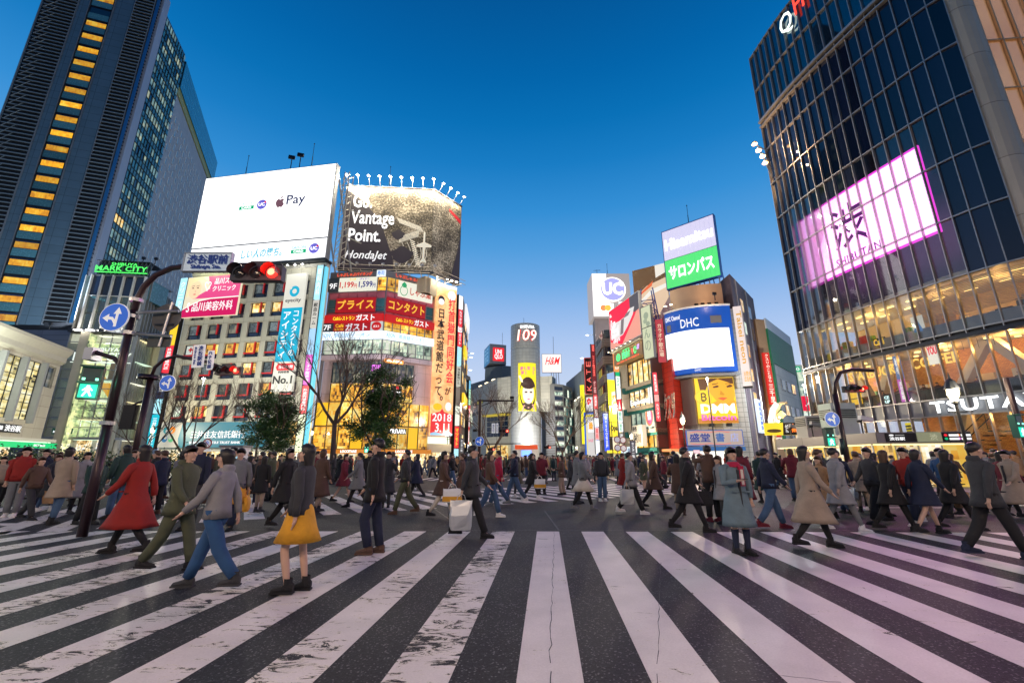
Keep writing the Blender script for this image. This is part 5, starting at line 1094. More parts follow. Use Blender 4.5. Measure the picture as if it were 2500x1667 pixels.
# yellow drugstore frontage
YD=Face(P(.2255,68),P(.2465,66))
t=bld('drugstore','narrow yellow fronted drugstore with stacked posters',[P(.2255,68),P(.2465,66),(18.3,72),(16.5,74)],14.6,mat('yellow_wall',(.55,.45,.06),.6))
sign('drugstore_billboard','yellow and grey drugstore billboard with orange characters','billboard',YD,(0,YD.len,6.9,14.4),E((1,.82,.03),1.0),[(vert('薬楽'),(.45,.98,.28,.52),E((1,.25,.02),1),{'bold': .08})],w=.4,art=[([(.4,.15),(1,.15),(1,.6),(.4,.6)],E((.6,.58,.5),.8)),([(0,.88),(1,.82),(1,1),(0,1)],E((.3,.45,.75),.9))])
sign('drugstore_script_sign','yellow panel with black script low on the drugstore','sign',YD,(0,YD.len,4.7,6.8),E((1,.75,.03),1.0),[('Opal',(.1,.9,.3,.8),M_['blackw'],{'bold': .05})],w=.4)
mb=MB(); mb.fbox(YD,.1,YD.len,.1,2.2,0,.1,SHOP); mb.fbox(YD,0,YD.len+.4,2.3,2.7,0,1.2,E((1,.8,.05),1.1)); mb.fbox(YD,.3,YD.len,2.8,4.6,0,.3,E((1,.85,.6),.9)); mb.build('shopfront',t)
OF=Face(P(.2375,64.5),P(.2505,64.5))
sign('orange_restaurant_sign','tall orange and red lit sign with a round emblem, behind the shoe billboard','sign',OF,(-.05,.95,13.6,21.0),E((1,.32,.08),1.0),[('和牛',(.15,.85,.28,.42),WHT1,{'bold': .04}),('焼肉',(.15,.85,.1,.22),WHT1,{'bold': .04})],w=.4,art=[([(0,.68),(1,.68),(1,1),(0,1)],REDL),(ell(.5,.84,.4,.08),E((.8,.7,.6),.9)),(ell(.5,.55,.38,.06),M_['blackw'])])
SF=Face(P(.2393,62.6),P(.2492,62.6)); gsg=E((.0,.5,.2),.9)
stack('vertical_sign_stack','slim white stack of signs with a red panel left of the fruit parlour building',SF,0,SF.len,3.4,13.7,[(.8,gsg,None,None),(2.0,whl,vert('みずほ'),gsg),(2.0,whl,None,None),(2.0,redp,'▲',WHT1),(2.0,whl,vert('眼科'),gsg),(1.6,whl,vert('歯科'),gsg),(2,E((.3,.28,.25),.7),'個',WHT1)],w=.3)

# ------------------------------------------------------------------ fruit parlour building with the shoe billboard
NI=Face((15.7,62.9),(17.75,54.0))
t=thing('parlour_building','cream tiled shop building with teal awnings and a slanted red billboard','building',(18.5,60,0))
crt=panel_mat('cream_cladding',(.50,.42,.30),.9,2.4,.6,0,line=.5,gap=.04); awn=mat('teal_awning',(.01,.13,.12),.7,scale=5)
mb=MB(); mb.fbox(NI,0,2.3,0,14.5,-6,0,crt); mb.fbox(NI,2.3,NI.len,0,14.5,-6,-1.6,crt); mb.fbox(NI,0,NI.len,14.5,16.4,-6,.4,mat('tan_fascia',(.42,.28,.15),.6)); mb.fbox(NI,NI.len-.35,NI.len,0,14.5,-1.6,.1,M_['brown']); mb.build('wall',t)
for fl,(z0,z1,q) in enumerate(((11.2,14.3,WARM),(8.2,10.6,SHOP),(5.2,7.7,COOL),(2.9,4.7,AMBER))):
    mb=MB(); mb.fbox(NI,2.0,NI.len,z0-.55,z0-.1,-1.6,.35,crt if fl!=3 else awn); mb.fbox(NI,2.0,NI.len,z0-1.0+.1,z0-.55,-1.6,.15,awn); mb.fbox(NI,1.7,2.3,z0-1.0,z0-.2,-.2,.6,awn); mb.build('balcony',t)
    for c in range(5):
        cw=(NI.len-2.4) /5; a=2.35+cw*c
        mb=MB(); mb.fbox(NI,a,a+.06,z0,z1,-.3,-.1,M_['dark']); mb.fbox(NI,a+.06,a+cw,z1-.07,z1,-.3,-.1,M_['dark']); wq=mb.build('window',t)
        mb=MB(); mb.fbox(NI,a+.06,a+cw,z0,z1-.07,-.28,-.24,q); mb.build('pane',wq)
t2,pn=sign('fruit_parlour_sign','tan fascia sign with green neon characters and a neon fruit emblem','sign',NI,(.05,8.3,14.5,16.35),mat('tan_sign',(.38,.25,.13),.6),[('西村',(.32,.6,.25,.8),E((.1,1,.3),1.5),{'bold': .06}),('フルーツパーラー',(.34,.6,.83,.96),E((.1,1,.3),1.3),{'bold': .04}),('フルーツパーラーケーキ&ギフト',(.1,.9,.02,.18),E((1,.15,.05),1.3),{'bold': .05})],w=.75,th=.25)
mb=MB(); ng=E((.1,1,.3),1.5)
mb.tube([NI.p(1.6+.55*math.cos(a),15.5+.5*math.sin(a),.82) for a in [k_*.45 for k_ in range(15)]],.05,ng,5); mb.tube([NI.p(1.6+.25*math.cos(a),15.5+.5*math.sin(a),.82) for a in [k_*.45 for k_ in range(15)]],.04,ng,5); mb.tube([NI.p(1.05,15.5,.82),NI.p(2.15,15.5,.82)],.04,ng,5)
for i in range(9): mb.lathe([(.01,-.1),(.1,0),(.01,.1)],E((.65,.4,1),1.4),tuple(NI.p(7.2+.2*(i%3) -.02*i,15.95-.22*(i // 3),.82)),6)
mb.tube([NI.p(5.6,15.8,.82),NI.p(5.75,15.1,.82),NI.p(6.0,15.7,.82),NI.p(5.6,15.8,.82)],.06,E((1,.1,.1),1.4),5); mb.tube([NI.p(6.5+.3*math.cos(a),15.5+.45*math.sin(a),.82) for a in [k_*.5 for k_ in range(13)]],.05,ng,5); mb.build('neon_fruit',pn)
# slanted red billboard
salmon=E((.95,.38,.28),.85); shoe=E((.85,.80,.78),.85); shade=E((.30,.24,.24),.6)
t3,pn=sign('shoe_billboard','slanted red and salmon billboard with a pale shoe and dark trouser leg','billboard',NI,(-.1,8.75,17.0,22.9),E((.95,.01,.05),.95),
  [('Go.',(.03,.1,.82,.92),WHT1,{'bold': .04}),('Run',(.03,.2,.5,.74),WHT1,{'shear': .2,'bold': .02}),('Feel',(.04,.3,.36,.52),WHT1,{'shear': .2,'bold': .02}),('good',(.05,.3,.22,.38),WHT1,{'shear': .2,'bold': .02}),('days',(.1,.34,.08,.24),WHT1,{'shear': .2,'bold': .02})],w=1.0,th=.3,frame=(M_['white'],.08),
  art=[([(0,.0),(1,.0),(1,.72),(.85,.5),(.4,.0),(.2,.1),(.0,.2)],salmon),([(.72,1),(1,1),(1,.6),(.85,.58),(.72,.72)],E((.10,.09,.10),.8)),([(.02,.28),(.2,.2),(.45,.22),(.62,.36),(.8,.56),(.86,.72),(.7,.74),(.55,.62),(.35,.60),(.18,.62),(.04,.5)],shoe),([(.36,.24),(.46,.25),(.52,.6),(.42,.6)],shade),([(.5,.6),(.66,.6),(.74,.68),(.6,.68)],shade)])
mb=MB()
for i in range(8): mb.tube([NI.p(.5+1.1*i,16.4,-.5),NI.p(.5+1.1*i,22.5,.6)],.07,M_['steel'],5); mb.tube([NI.p(.5+1.1*i,16.4,-4),NI.p(.5+1.1*i,21.5,.6)],.06,mat('blue_steel',(.12,.16,.45),.5,.4),5)
mb.fbox(NI,0,8.7,16.42,16.6,-.3,1.3,M_['cream']); mb.build('support_frame',t3)
spot_row(NI,[.6+1.3*i for i in range(6)],16.65,.9,.9,-.1,lambda i: ordn[i] +' shelf lamp along the foot of the shoe billboard, counted from the street end','lamps under the shoe billboard',6,9,.13,(1,.9,.6))
GB_=Face(P(.320,54.2),P(.3435,52.6))
sign('cream_leaf_banner','pale green vertical banner with grey brush plants beside the shoe billboard','banner',GB_,(0,GB_.len,13.6,20.4),E((.62,.66,.45),.9),[('ん',(.2,.8,.38,.56),E((.35,.42,.3),.8),{}),('の',(.2,.8,.14,.34),E((.4,.45,.33),.8),{})],w=.6,th=.3,art=[(ell(.5,.82,.25,.07),E((.35,.42,.3),.8)),(ell(.38,.72,.2,.05),E((.38,.45,.32),.8)),(ell(.65,.65,.2,.05),E((.35,.42,.3),.8)),([(0,.585),(1,.585),(1,.6),(0,.6)],M_['dark'])],frame=(M_['grey'],.05))
t=thing('blue_lattice_tower','blue steel lattice frame behind the shoe billboard','lattice frame',(18.6,56,16.4))
mb=MB(); bs=MATS['blue_steel']; ps=[(17.4,57.5),(20.3,56.3),(20.6,58.5),(18,59.5)]
for i in range(4):
    a=ps[i]; b2=ps[(i+1) %4]; top=(19.0,57.8)
    mb.tube([(a[0],a[1],16.4),(a[0] *.5+top[0] *.5,a[1] *.5+top[1] *.5,24.6)],.09,bs,5)
    for z in (18,19.6,21.2,22.8):
        f=(z-16.4) /8.2*.5; p_=(a[0] +(top[0] -a[0]) *f,a[1] +(top[1] -a[1]) *f); q_=(b2[0] +(top[0] -b2[0]) *f,b2[1] +(top[1] -b2[1]) *f)
        mb.tube([(*p_,z),(*q_,z)],.06,bs,5); mb.tube([(*p_,z),(*q_,z-1.5)],.05,bs,5)
mb.build('lattice',t)
RS=Face(P(.3265,52.8),P(.3375,52.2))
stack('vertical_sign_stack','slim red and white lit sign in the dark gap right of the fruit parlour building',Face(P(.3235,50.8),P(.3345,50.8)),0,.5,5.6,11.3,[(3,E((.9,.02,.05),1.1),vert('喫茶居酒屋'),WHT1),(1,E((1,.3,.3),1.1),None,None),(2.6,E((.9,.02,.05),1.1),vert('カラオケ'),WHT1)],w=.5)
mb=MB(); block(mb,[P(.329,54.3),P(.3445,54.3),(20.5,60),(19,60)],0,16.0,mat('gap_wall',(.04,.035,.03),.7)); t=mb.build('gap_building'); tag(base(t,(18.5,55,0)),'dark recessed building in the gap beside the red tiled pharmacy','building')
stack('vertical_sign_stack','tall red printed sign between the pale green banner and the blue screen panel',Face(P(.3445,51.3),P(.3625,50.9)),0,.9,12.6,18.0,[(6,E((.55,.06,.08),.7),vert('カラオケ歌広場'),E((.85,.7,.5),.9))],w=.3)
for (lb,s0,x0,z0,z1,tx) in (('cream board with bold black characters hung low on the fruit parlour building',5.2,7.6,3.0,5.6,'村川'),):
    sign('hanging_board',lb,'sign',NI,(s0,x0,z0,z1),E((.72,.62,.48),.8),[(tx,(.15,.85,.15,.6),M_['blackw'],{'bold': .05}),('渋谷',(.05,.5,.72,.95),M_['blackw'],{'bold': .03})],w=1.3,th=.6)
sign('street_shop_banner','white and blue shop banner over the teal awning','sign',NI,(2.2,6.2,2.2,3.0),E((.75,.9,.95),1.0),[('パールセ',(.15,.85,.2,.8),E((.05,.1,.3),.7),{'bold': .03})],w=1.6,th=.2)
mb=MB(); mb.face([NI.p(.3,2.2,.1),NI.p(5.5,2.2,.1),NI.p(5.5,1.7,2.0),NI.p(.3,1.7,2.0)],awn); mb.face([NI.p(.3,1.7,2.0),NI.p(5.5,1.7,2.0),NI.p(5.5,1.45,2.0),NI.p(.3,1.45,2.0)],awn); mb.fbox(NI,.3,8.8,.1,2.1,0,.08,SHOP); o=mb.build('shop_awning'); tag(base(o,NI.p(3,0,0)),'teal street awning over the lit shop at the foot of the fruit parlour building','awning')
sign('round_window_poster','pink and orange round poster behind the second floor window','poster',NI,(6.6,8.5,5.4,8.0),E((.9,.9,.7),.9),[('鶴',(.3,.75,.3,.75),WHT1,{})],w=.1,th=.05,art=[(ell(.5,.5,.48,.48),E((1,.3,.1),.9)),(ell(.55,.45,.36,.36),E((.9,.15,.35),.9))])
mb=MB(); letters(mb,NI,'Euphoria',(2.6,7.3,8.25,9.2),E((.85,.95,1),1.2),w=-.1,bold=.03); o=mb.build('window_lettering'); tag(base(o,NI.p(5,8.2,0)),'white serif letters across the shop window of the fruit parlour building','sign')
mb=MB(); mb.fbox(NI,7.3,8.6,8.3,10.6,-.22,-.12,E((1,.93,.9),1)); o=mb.build('window_poster'); tag(base(o,NI.p(8,8.3,0)),'white leg fashion poster in the window above the serif letters','poster')

# ------------------------------------------------------------------ corner building with the curved blue screen
rtile=panel_mat('red_tile',(.48,.035,.02),1.15,.62,.35,0,line=.3,gap=.04)
RT=Face(P(.3443,55),P(.3735,51.5))
t=thing('red_pharmacy_front','red tiled pharmacy frontage with big silver katakana','building',(19.5,54,0))
mb=MB(); block(mb,[tuple(RT.p(0,0).xy),tuple(RT.p(RT.len,0).xy),(20.6,52.8),(21,57)],2.6,13.2,rtile,M_['roof']); mb.build('wall',t)
mb=MB(); sil=mat('silver_letter',(.75,.72,.68),.25,.8); letters(mb,RT,'クスリ',(.6,RT.len-.1,6.0,9.2),sil,w=.15,depth=.12,bold=.01,shear=.15); mb.build('lettering',t)
mb=MB(); mb.fbox(RT,0,RT.len,.1,2.3,-.1,0,SHOP); mb.fbox(RT,0,RT.len,2.3,2.6,-.3,1.0,E((.9,.3,.1),1)); mb.build('shopfront',t)
# arc through the three measured corners
A0,A1,A2=Vector((19.3,52.6)),Vector((21.74,50.0)),Vector((25.9,49.1))
def arcp(s_,off=0.0):
    """s_ in 0..1 along a quadratic through the three points"""
    l0=(s_-.5) *(s_-1) /.5; l1=s_*(s_-1) /-.25; l2=s_*(s_-.5) /.5
    p_=A0*l0+A1*l1+A2*l2; d0=(2*s_-1.5) /.5; d1=(2*s_-1) /-.25; d2=(2*s_-.5) /.5
    d=(A0*d0+A1*d1+A2*d2).normalized(); return p_+Vector((d.y,-d.x)) *off
def arcwall(mb,s0,s1,z0,z1,o0,o1,m_,n_=18):
    for i in range(n_):
        a=s0+(s1-s0) *i/n_; b2=s0+(s1-s0) *(i+1) /n_
        q=[arcp(a,o1),arcp(b2,o1),arcp(b2,o0),arcp(a,o0)]
        V=[(p.x,p.y,z0) for p in q] +[(p.x,p.y,z1) for p in q]
        mb.raw(V,[(0,3,2,1),(4,5,6,7),(0,1,5,4),(2,3,7,6)] +([(3,0,4,7)] if i==0 else []) +([(1,2,6,5)] if i==n_-1 else []),m_)
acv=lambda u,v,w: Vector((*arcp(u,w),v))
t=thing('screen_corner_building','rounded corner building carrying a curved white screen and a blue panel','building',(23.5,53,0))
tilek=panel_mat('grey_tile',(.30,.29,.28),.8,.55,.6,0,line=.5,gap=.05)
K3_=Face((26.85,50.0),(34.6,58.9))
mb=MB(); block(mb,[P(.3785,53.6),P(.389,53.0),P(.4195,50.9),P(.535,49.9),(26.85,50.0),(26.9,60),(21,60)],0,19.0,tilek,M_['roof']); mb.build('wall',t)
mb=MB(); arcwall(mb,.06,.98,19.0,22.3,-2.2,-.9,mat('tan_metal_wall',(.50,.34,.22),.45,.3,scale=.6)); mb.build('plant_screen_wall',t)
mb=MB(); block(mb,[tuple(arcp(.06,-.95)),tuple(arcp(.3,-.95)),tuple(arcp(.6,-.95)),tuple(arcp(.98,-.95)),(26.9,60),(21.5,60)],18.9,21.9,M_['conc'],M_['roof']); mb.build('roof_block',t)
for i in range(4):
    s_=.58+.1*i; p_=arcp(s_,-.85); mb=MB(); mb.box(-.2,.2,-.1,.15,19.3,19.85,M_['black'],Matrix.Translation((p_.x,p_.y,0))); mb.build('vent',t)
sd=bld('brick_side_building','dark brick side building with a column of lit windows beside the pale vertical sign',[(26.95,50.05),(34.6,58.9),(33,64),(27,61)],23.6,panel_mat('dark_brick',(.16,.12,.14),.6,.3,.7,0,line=.6,gap=.02))
for r in range(6):
    mb=MB(); z=4.6+3.0*r; mb.fbox(K3_,3.2,4.6,z,z+1.7,0,.12,M_['grey']); wq=mb.build('window',sd); mb=MB(); mb.fbox(K3_,3.28,4.52,z+.08,z+1.62,.12,.15,WARM if r!=4 else COOL); mb.build('pane',wq)
    mb=MB(); mb.fbox(K3_,7.2,8.6,z,z+1.7,0,.12,M_['navy']); mb.build('window',sd)
mb=MB(); mb.tube([K3_.p(.9,2.5,.35),K3_.p(.9,23,.35)],.09,M_['steel'],6); mb.tube([K3_.p(5.6,2.5,.35),K3_.p(5.6,23,.35)],.09,M_['steel'],6); mb.tube([K3_.p(5.9,2.5,.3),K3_.p(5.9,23,.3)],.06,M_['steel'],6); mb.build('downpipe',sd,kind='stuff')
dhc=mat('screen_surround_blue',(.01,.06,.30),.35,emit=(.005,.06,.33),es=.8,var=0)
t=thing('curved_screen','curved blue panel with a blank white LED screen on the rounded corner','screen',(21.8,50,11))
mb=MB(); arcwall(mb,0,1,11.2,19.1,-.6,0,dhc); mb.build('panel',t)
mb=MB(); arcwall(mb,.0,.955,11.75,16.35,0.02,.1,E((1,1,1),1.9,True)); mb.build('display',t)
mb=MB(); letters(mb,NI,'DHC',(.30,.58,16.75,17.85),WHT1,w=.05,curve=acv,bold=.015); letters(mb,NI,'DHC Channel',(.03,.30,17.95,18.55),WHT1,w=.05,curve=acv,bold=.02); letters(mb,NI,'DHC',(.45,.54,11.35,11.6),WHT1,w=.05,curve=acv); mb.build('lettering',t)
for (s0,s1,z0,z1) in ((.04,.12,16.6,17.5),(.74,.88,17.0,17.9)):
    mb=MB(); arcwall(mb,s0,s1,z0,z1,.02,.08,M_['grey'],3); mb.build('vent_grille',t)
mb=MB(); arcwall(mb,0,1,19.1,19.3,-.6,.15,M_['white']); arcwall(mb,.02,1,10.7,10.95,-1.2,.25,M_['grey']); mb.build('ledge',t)
for i,s_ in enumerate((.1,.2)):
    p_=arcp(s_,.5); mb=MB(); mb.tube([(*arcp(s_,-.2),19.3),(p_.x,p_.y,19.9)],.04,M_['steel'],5); mb.lathe([(.01,.1),(.2,0),(.01,-.06)],E((1,.95,.6),10),(p_.x,p_.y,19.9),10); o=mb.build('spot_lamp'); tag(base(o,(*arcp(s_,-.2),19.3)),['lamp at the outer left top corner of the curved blue panel','second lamp on top of the curved blue panel, over the channel logo'][i],'lamp')
# poster of a face with a coin
DM=Face(P(.4195,50.55),P(.511,49.55)); am=E((1,.62,.01),.95); am2=E((.95,.42,.02),.85); hb=E((.10,.03,.005),.9)
def dp(x,z): return (x,z)
t,pn=sign('coin_poster','amber billboard with a dark haired face, a gold coin and bold white letters','billboard',DM,(.1,DM.len,5.35,10.5),am,
  [('DMM',(.08,.95,.21,.42),E((1,.98,.95),1),{'bold': .10}),('Bitcoin',(.08,.95,.06,.19),E((.95,.12,.55),1),{'bold': .04}),('₿',(.12,.26,.47,.68),M_['blackw'],{'bold': .03})],w=.35,th=.3,
  art=[([(0,0),(1,0),(1,.1),(.5,.14),(0,.1)],E((.55,.2,.02),.9)),([(.08,.99),(.99,.99),(.99,.8),(.6,.97),(.35,.88),(.22,.66),(.12,.7)],hb),([(.36,.88),(.6,.97),(.98,.85),(.99,.6),(.93,.45),(.78,.40),(.62,.41),(.5,.5),(.34,.7)],am2),([(.45,.80),(.58,.83),(.62,.80),(.57,.78),(.47,.77)],hb),([(.80,.80),(.9,.84),(.97,.81),(.92,.78),(.82,.77)],hb),([(.44,.86),(.6,.88),(.6,.865),(.45,.84)],hb),([(.78,.86),(.95,.875),(.95,.855),(.78,.85)],hb),([(.64,.72),(.74,.62),(.70,.60),(.60,.62),(.62,.64)],E((.7,.28,.01),.8)),([(.54,.54),(.66,.565),(.80,.545),(.68,.49)],E((.75,.12,.03),.9)),([(.53,.49),(.7,.40),(.95,.5),(.99,.45),(.99,.36),(.3,.40)],E((.85,.4,.02),.8)),(ell(.18,.575,.225,.16,26),E((.85,.55,.02),.9)),(ell(.18,.575,.19,.135,26),am)])
mb=MB(); mb.fbox(Face(P(.3915,52.6),P(.4195,50.6)),.1,2.2,5.2,10.6,0,.2,mat('taupe_panel',(.16,.12,.11),.5)); o=mb.build('blank_panel'); tag(base(o,(*P(.405,51.6),5.2)),'blank taupe panel left of the amber coin billboard','panel')
mb=MB()
for i in range(2):
    mb.box(-.25,.25,-.2,.2,4.95,5.3,M_['black'],Matrix.Translation((*DM.p(1.3+1.8*i,0,.9).xy,0)))
o=mb.build('floodlight_pair',kind=None); tag(base(o,DM.p(2.2,4.9,.9)),'pair of small black floodlights on the ledge below the coin billboard','floodlight'); 
BK=Face(P(.388,50.6),P(.5115,49.3)); bkb=E((.52,.42,.38),.7)
t,pn=sign('bookshop_sign','beige bookshop fascia with large blue characters and an open book line','sign',BK,(0.1,BK.len,2.95,4.5),bkb,[('盛堂',(.04,.42,.22,.82),E((.01,.04,.28),.8),{'bold': .05}),('書',(.52,.68,.22,.82),E((.02,.12,.40),.8),{'bold': .04}),('店',(.78,.93,.22,.82),E((.38,.42,.75),.8),{'bold': .03})],w=.9,th=.5,frame=(E((.02,.12,.5),.7),.07),
  art=[([(.05,.88),(.2,.97),(.4,.88),(.6,.97),(.78,.88),(.78,.85),(.6,.94),(.4,.85),(.2,.94),(.05,.85)],redp),([(.05,.12),(.2,.06),(.4,.13),(.6,.06),(.78,.12),(.78,.09),(.6,.03),(.4,.1),(.2,.03),(.05,.09)],redp)])
mb=MB(); mb.fbox(BK,.2,BK.len,.1,2.3,.1,.2,E((1,.97,.85),1.3)); mb.fbox(BK,0,BK.len,2.35,2.75,.1,1.6,E((.02,.15,.45),.6)); o=mb.build('shopfront'); tag(base(o,BK.p(3,0,0)),'bright bookshop entrance under a blue canopy','shopfront')
t=thing('narrow_vertical_sign','pale vertical lit sign with large ochre letters beside the curved screen','sign',(*P(.545,49.0),9.4))
TN=Face(P(.5345,49.0),P(.5545,48.6))
mb=MB(); mb.fbox(TN,0,TN.len,9.4,18.9,-.4,0,E((.82,.70,.68),.9)); pn=mb.build('lightbox',t)
mb=MB(); letters(mb,TN,'Taisei neon',(.25,.78,12.0,18.3),E((.70,.36,.02),.9),w=.03,rot=-90,bold=.03); letters(mb,TN,'お問合\n広告板',(.2,.9,9.9,11.1),E((.75,.38,.02),.9),w=.03,bold=.03); mb.build('lettering',pn)
mb=MB(); mb.fbox(TN,-.06,TN.len+.06,9.2,9.4,-.45,.05,M_['black']); mb.fbox(TN,TN.len,TN.len+.12,9.2,19,-.45,.02,M_['steel']); mb.build('frame',t)
HF=Face((20.85,54.7),(25.8,50.0)); lav=E((.72,.70,.98),.85); grn=E((.10,.88,.22),.85)
t,pn=sign('rooftop_sign','tall rooftop sign, lavender above and bright green below with white letters','billboard',HF,(0,HF.len,23.4,31.8),M_['navy'],[],w=.0,th=.6,frame=(mat('sign_blue_edge',(.02,.1,.4),.5),.1))
mb=MB()
for i in range(12):
    cw=HF.len/12
    for (z0,z1,m__) in ((27.5,29.0,lav),(29.03,30.4,lav),(30.43,31.75,lav),(23.45,25.4,grn),(25.43,27.4,grn)):
        mb=MB(); mb.fbox(HF,cw*i+.015,cw*(i+1) -.015,z0,z1,0,.08,m__); mb.build('light_panel',pn)
mb=MB(); letters(mb,HF,'Hisamitsu',(.3,6.6,28.8,30.4),WHT,w=.12,depth=.08,bold=.06); letters(mb,HF,'サロンパス',(.5,6.3,24.5,26.4),WHT,w=.12,depth=.08,bold=.05); mb.build('lettering',pn)
mb=MB()
for i in range(6): mb.tube([HF.p(.5+1.2*i,21.9,-.4),HF.p(.5+1.2*i,31.5,-.4)],.09,M_['steel'],5); mb.tube([HF.p(.5+1.2*i,21.9,-2.6),HF.p(.5+1.2*i,29.5,-.5)],.07,bs,5)
mb.build('support_frame',t)
mast(HF,3.6,31.9,34.6,-.4,'thin mast on the lavender and green rooftop sign')
SF2=Face((19.5,65.1),(23.8,62.0))
strn=newmat('street_photo_print'); m,n,l=strn; MATS['streetp'] =m; b=n['Principled BSDF']
g=n.new('ShaderNodeUVMap'); wv=n.new('ShaderNodeTexBrick'); wv.inputs['Scale'].default_value=1.6; wv.inputs['Color1'].default_value=(.75,.38,.08,1); wv.inputs['Color2'].default_value=(.95,.78,.45,1); wv.inputs['Mortar'].default_value=(.10,.05,.02,1); wv.inputs['Mortar Size'].default_value=.12
ds=n.new('ShaderNodeTexNoise'); ds.inputs['Scale'].default_value=1.2; ds.inputs['Detail'].default_value=5; l.new(g.outputs[0],ds.inputs['Vector']); va=n.new('ShaderNodeVectorMath'); l.new(g.outputs[0],va.inputs[0]); l.new(ds.outputs['Color'],va.inputs[1]); l.new(va.outputs[0],wv.inputs['Vector'])
l.new(wv.outputs[0],b.inputs['Base Color']); l.new(wv.outputs[0],b.inputs['Emission Color']); b.inputs['Emission Strength'].default_value=.7; m.cycles.emission_sampling='NONE'
sign('street_photo_billboard','billboard showing an old brown street view with a pale swoosh, behind the round logo','billboard',SF2,(0,SF2.len,22.5,30.6),MATS['streetp'],[],w=.3,th=.4,art=[([(0,.42),(.4,.62),(1,.72),(1,.0),(0,.0)],E((.85,.62,.42),.85)),([(0,.40),(.35,.58),(.6,.70),(.55,.6),(.3,.5),(0,.36)],E((.85,.16,.05),.9)),([(.1,.3),(.5,.52),(1,.6),(1,.52),(.5,.42),(.1,.22)],E((.95,.9,.8),.9)),([(.68,.74),(1,.82),(1,1),(.68,1)],E((.9,.85,.75),.9))])
mb=MB(); block(mb,[tuple(SF2.p(0,0,0).xy),tuple(SF2.p(SF2.len,0,0).xy),(26,70),(20,72)],0,23,M_['conc'],M_['roof']); o=mb.build('rear_office'); tag(base(o,(22,66,0)),'plain concrete block under the old street view billboard','building')
# green and white block further right
S1=Face(P(.5844,57),P(.6058,57.4)); S2_=Face(P(.6058,57.4),(44.3,67.3))
t=thing('green_white_block','white tiled block with a green upper band on the side street','building',(38,62,0))
wt=panel_mat('white_tile',(.62,.60,.52),2.4,1.25,.5,0,line=.6,gap=.05); gtl=mat('green_cladding',(.02,.20,.08),.5)
tanw=mat('tan_plaster',(.50,.30,.16),.7)
mb=MB(); block(mb,[tuple(S1.p(0,0).xy),tuple(S1.p(S1.len,0).xy),tuple(S2_.p(S2_.len,0).xy),(44,74),(34,70)],0,20.0,tanw,M_['roof']); mb.build('wall',t)
mb=MB(); mb.fbox(S2_,.8,S2_.len,2.4,13.9,0,.2,wt); mb.fbox(S2_,.0,S2_.len,13.95,18.7,0,.25,gtl); mb.fbox(S2_,0,S2_.len,18.75,20.2,0,.2,M_['white']); mb.fbox(S2_,0,.75,2.4,13.9,0,.25,gtl); mb.fbox(S2_,S2_.len-.5,S2_.len,2.4,13.9,.0,.26,gtl); mb.build('cladding',t)
for r in range(3):
    for c in range(3):
        mb=MB(); u=3.0+2.9*c; z=3.6+3.5*r; mb.fbox(S2_,u,u+2.0,z,z+1.5,.2,.28,M_['grey']); wq=mb.build('window',t); mb=MB(); mb.fbox(S2_,u+.08,u+1.92,z+.08,z+1.42,.28,.3,[M_['navy'],WARM,DIM][(r+c) %3]); mb.build('pane',wq)
mb=MB(); mb.fbox(S2_,.5,S2_.len,.1,2.3,0,.1,SHOP); mb.build('shopfront',t)
sign('red_vertical_sign','tall red vertical sign with white characters for a pharmacy, upper one','sign',Face(P(.5876,55.5),P(.602,55.5)),(0,.8,8.1,14.8),E((.62,.02,.01),1.0),[(vert('クスリのことなら'),(.25,.75,.42,.97),E((1,.85,.7),1),{'bold': .02}),(vert('三千里'),(.15,.85,.04,.38),E((1,.85,.7),1),{'bold': .03})],w=.3)
sign('red_vertical_sign','short red vertical sign with white characters under the pharmacy one','sign',Face(P(.5862,55.3),P(.5995,55.3)),(0,.75,4.1,7.6),E((.62,.02,.01),1.0),[(vert('漢方七絵'),(.2,.8,.05,.95),E((1,.85,.7),1),{'bold': .03})],w=.3)
sign('cream_board','small cream board with black characters below the red vertical signs','sign',Face(P(.587,54.8),P(.601,54.8)),(0,.8,2.6,4.0),E((.85,.7,.6),.9),[(vert('千祭'),(.2,.8,.1,.9),M_['blackw'],{'bold': .05})],w=.3)
# small white building in the gap and its signs
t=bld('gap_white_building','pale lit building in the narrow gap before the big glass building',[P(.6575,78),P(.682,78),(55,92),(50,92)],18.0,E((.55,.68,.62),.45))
GW=Face(P(.6575,77.8),P(.682,77.8))
for r in range(5): mb=MB(); mb.fbox(GW,.5,1.8,3+3*r,4.8+3*r,.0,.1,COOL); mb.build('window',t)
sign('green_roof_sign','small green and white round sign at the gap roofline','sign',GW,(0,1.0,16.6,17.6),gsg,[('◎',(.2,.8,.2,.8),WHT1,{})],w=.3)
sign('red_square_sign','square red lit sign in the narrow gap','sign',GW,(.3,1.8,9.6,12.2),E((.85,.01,.05),1.0),[('ノ',(.2,.8,.3,.7),WHT1,{'bold': .06})],w=.5)
sign('white_katakana_sign','white sign with green katakana under the red square one','sign',GW,(.3,1.9,6.0,9.0),E((.8,.95,.85),1.0),[('マツ\nモト',(.15,.85,.15,.85),gsg,{'bold': .02})],w=.5)
sign('striped_vertical_sign','blue and white vertical sign low on the dark side street wall','sign',K3_,(2.2,3.9,4.4,8.3),E((.7,.8,1),1.0),[(vert('REGEND'),(.25,.75,.1,.9),E((.05,.15,.6),.9),{'bold': .04})],w=.6)
dn=bld('distant_end_block','low dim block closing the side street',[(48,85),(60,84),(62,100),(46,100)],12,M_['dark'])

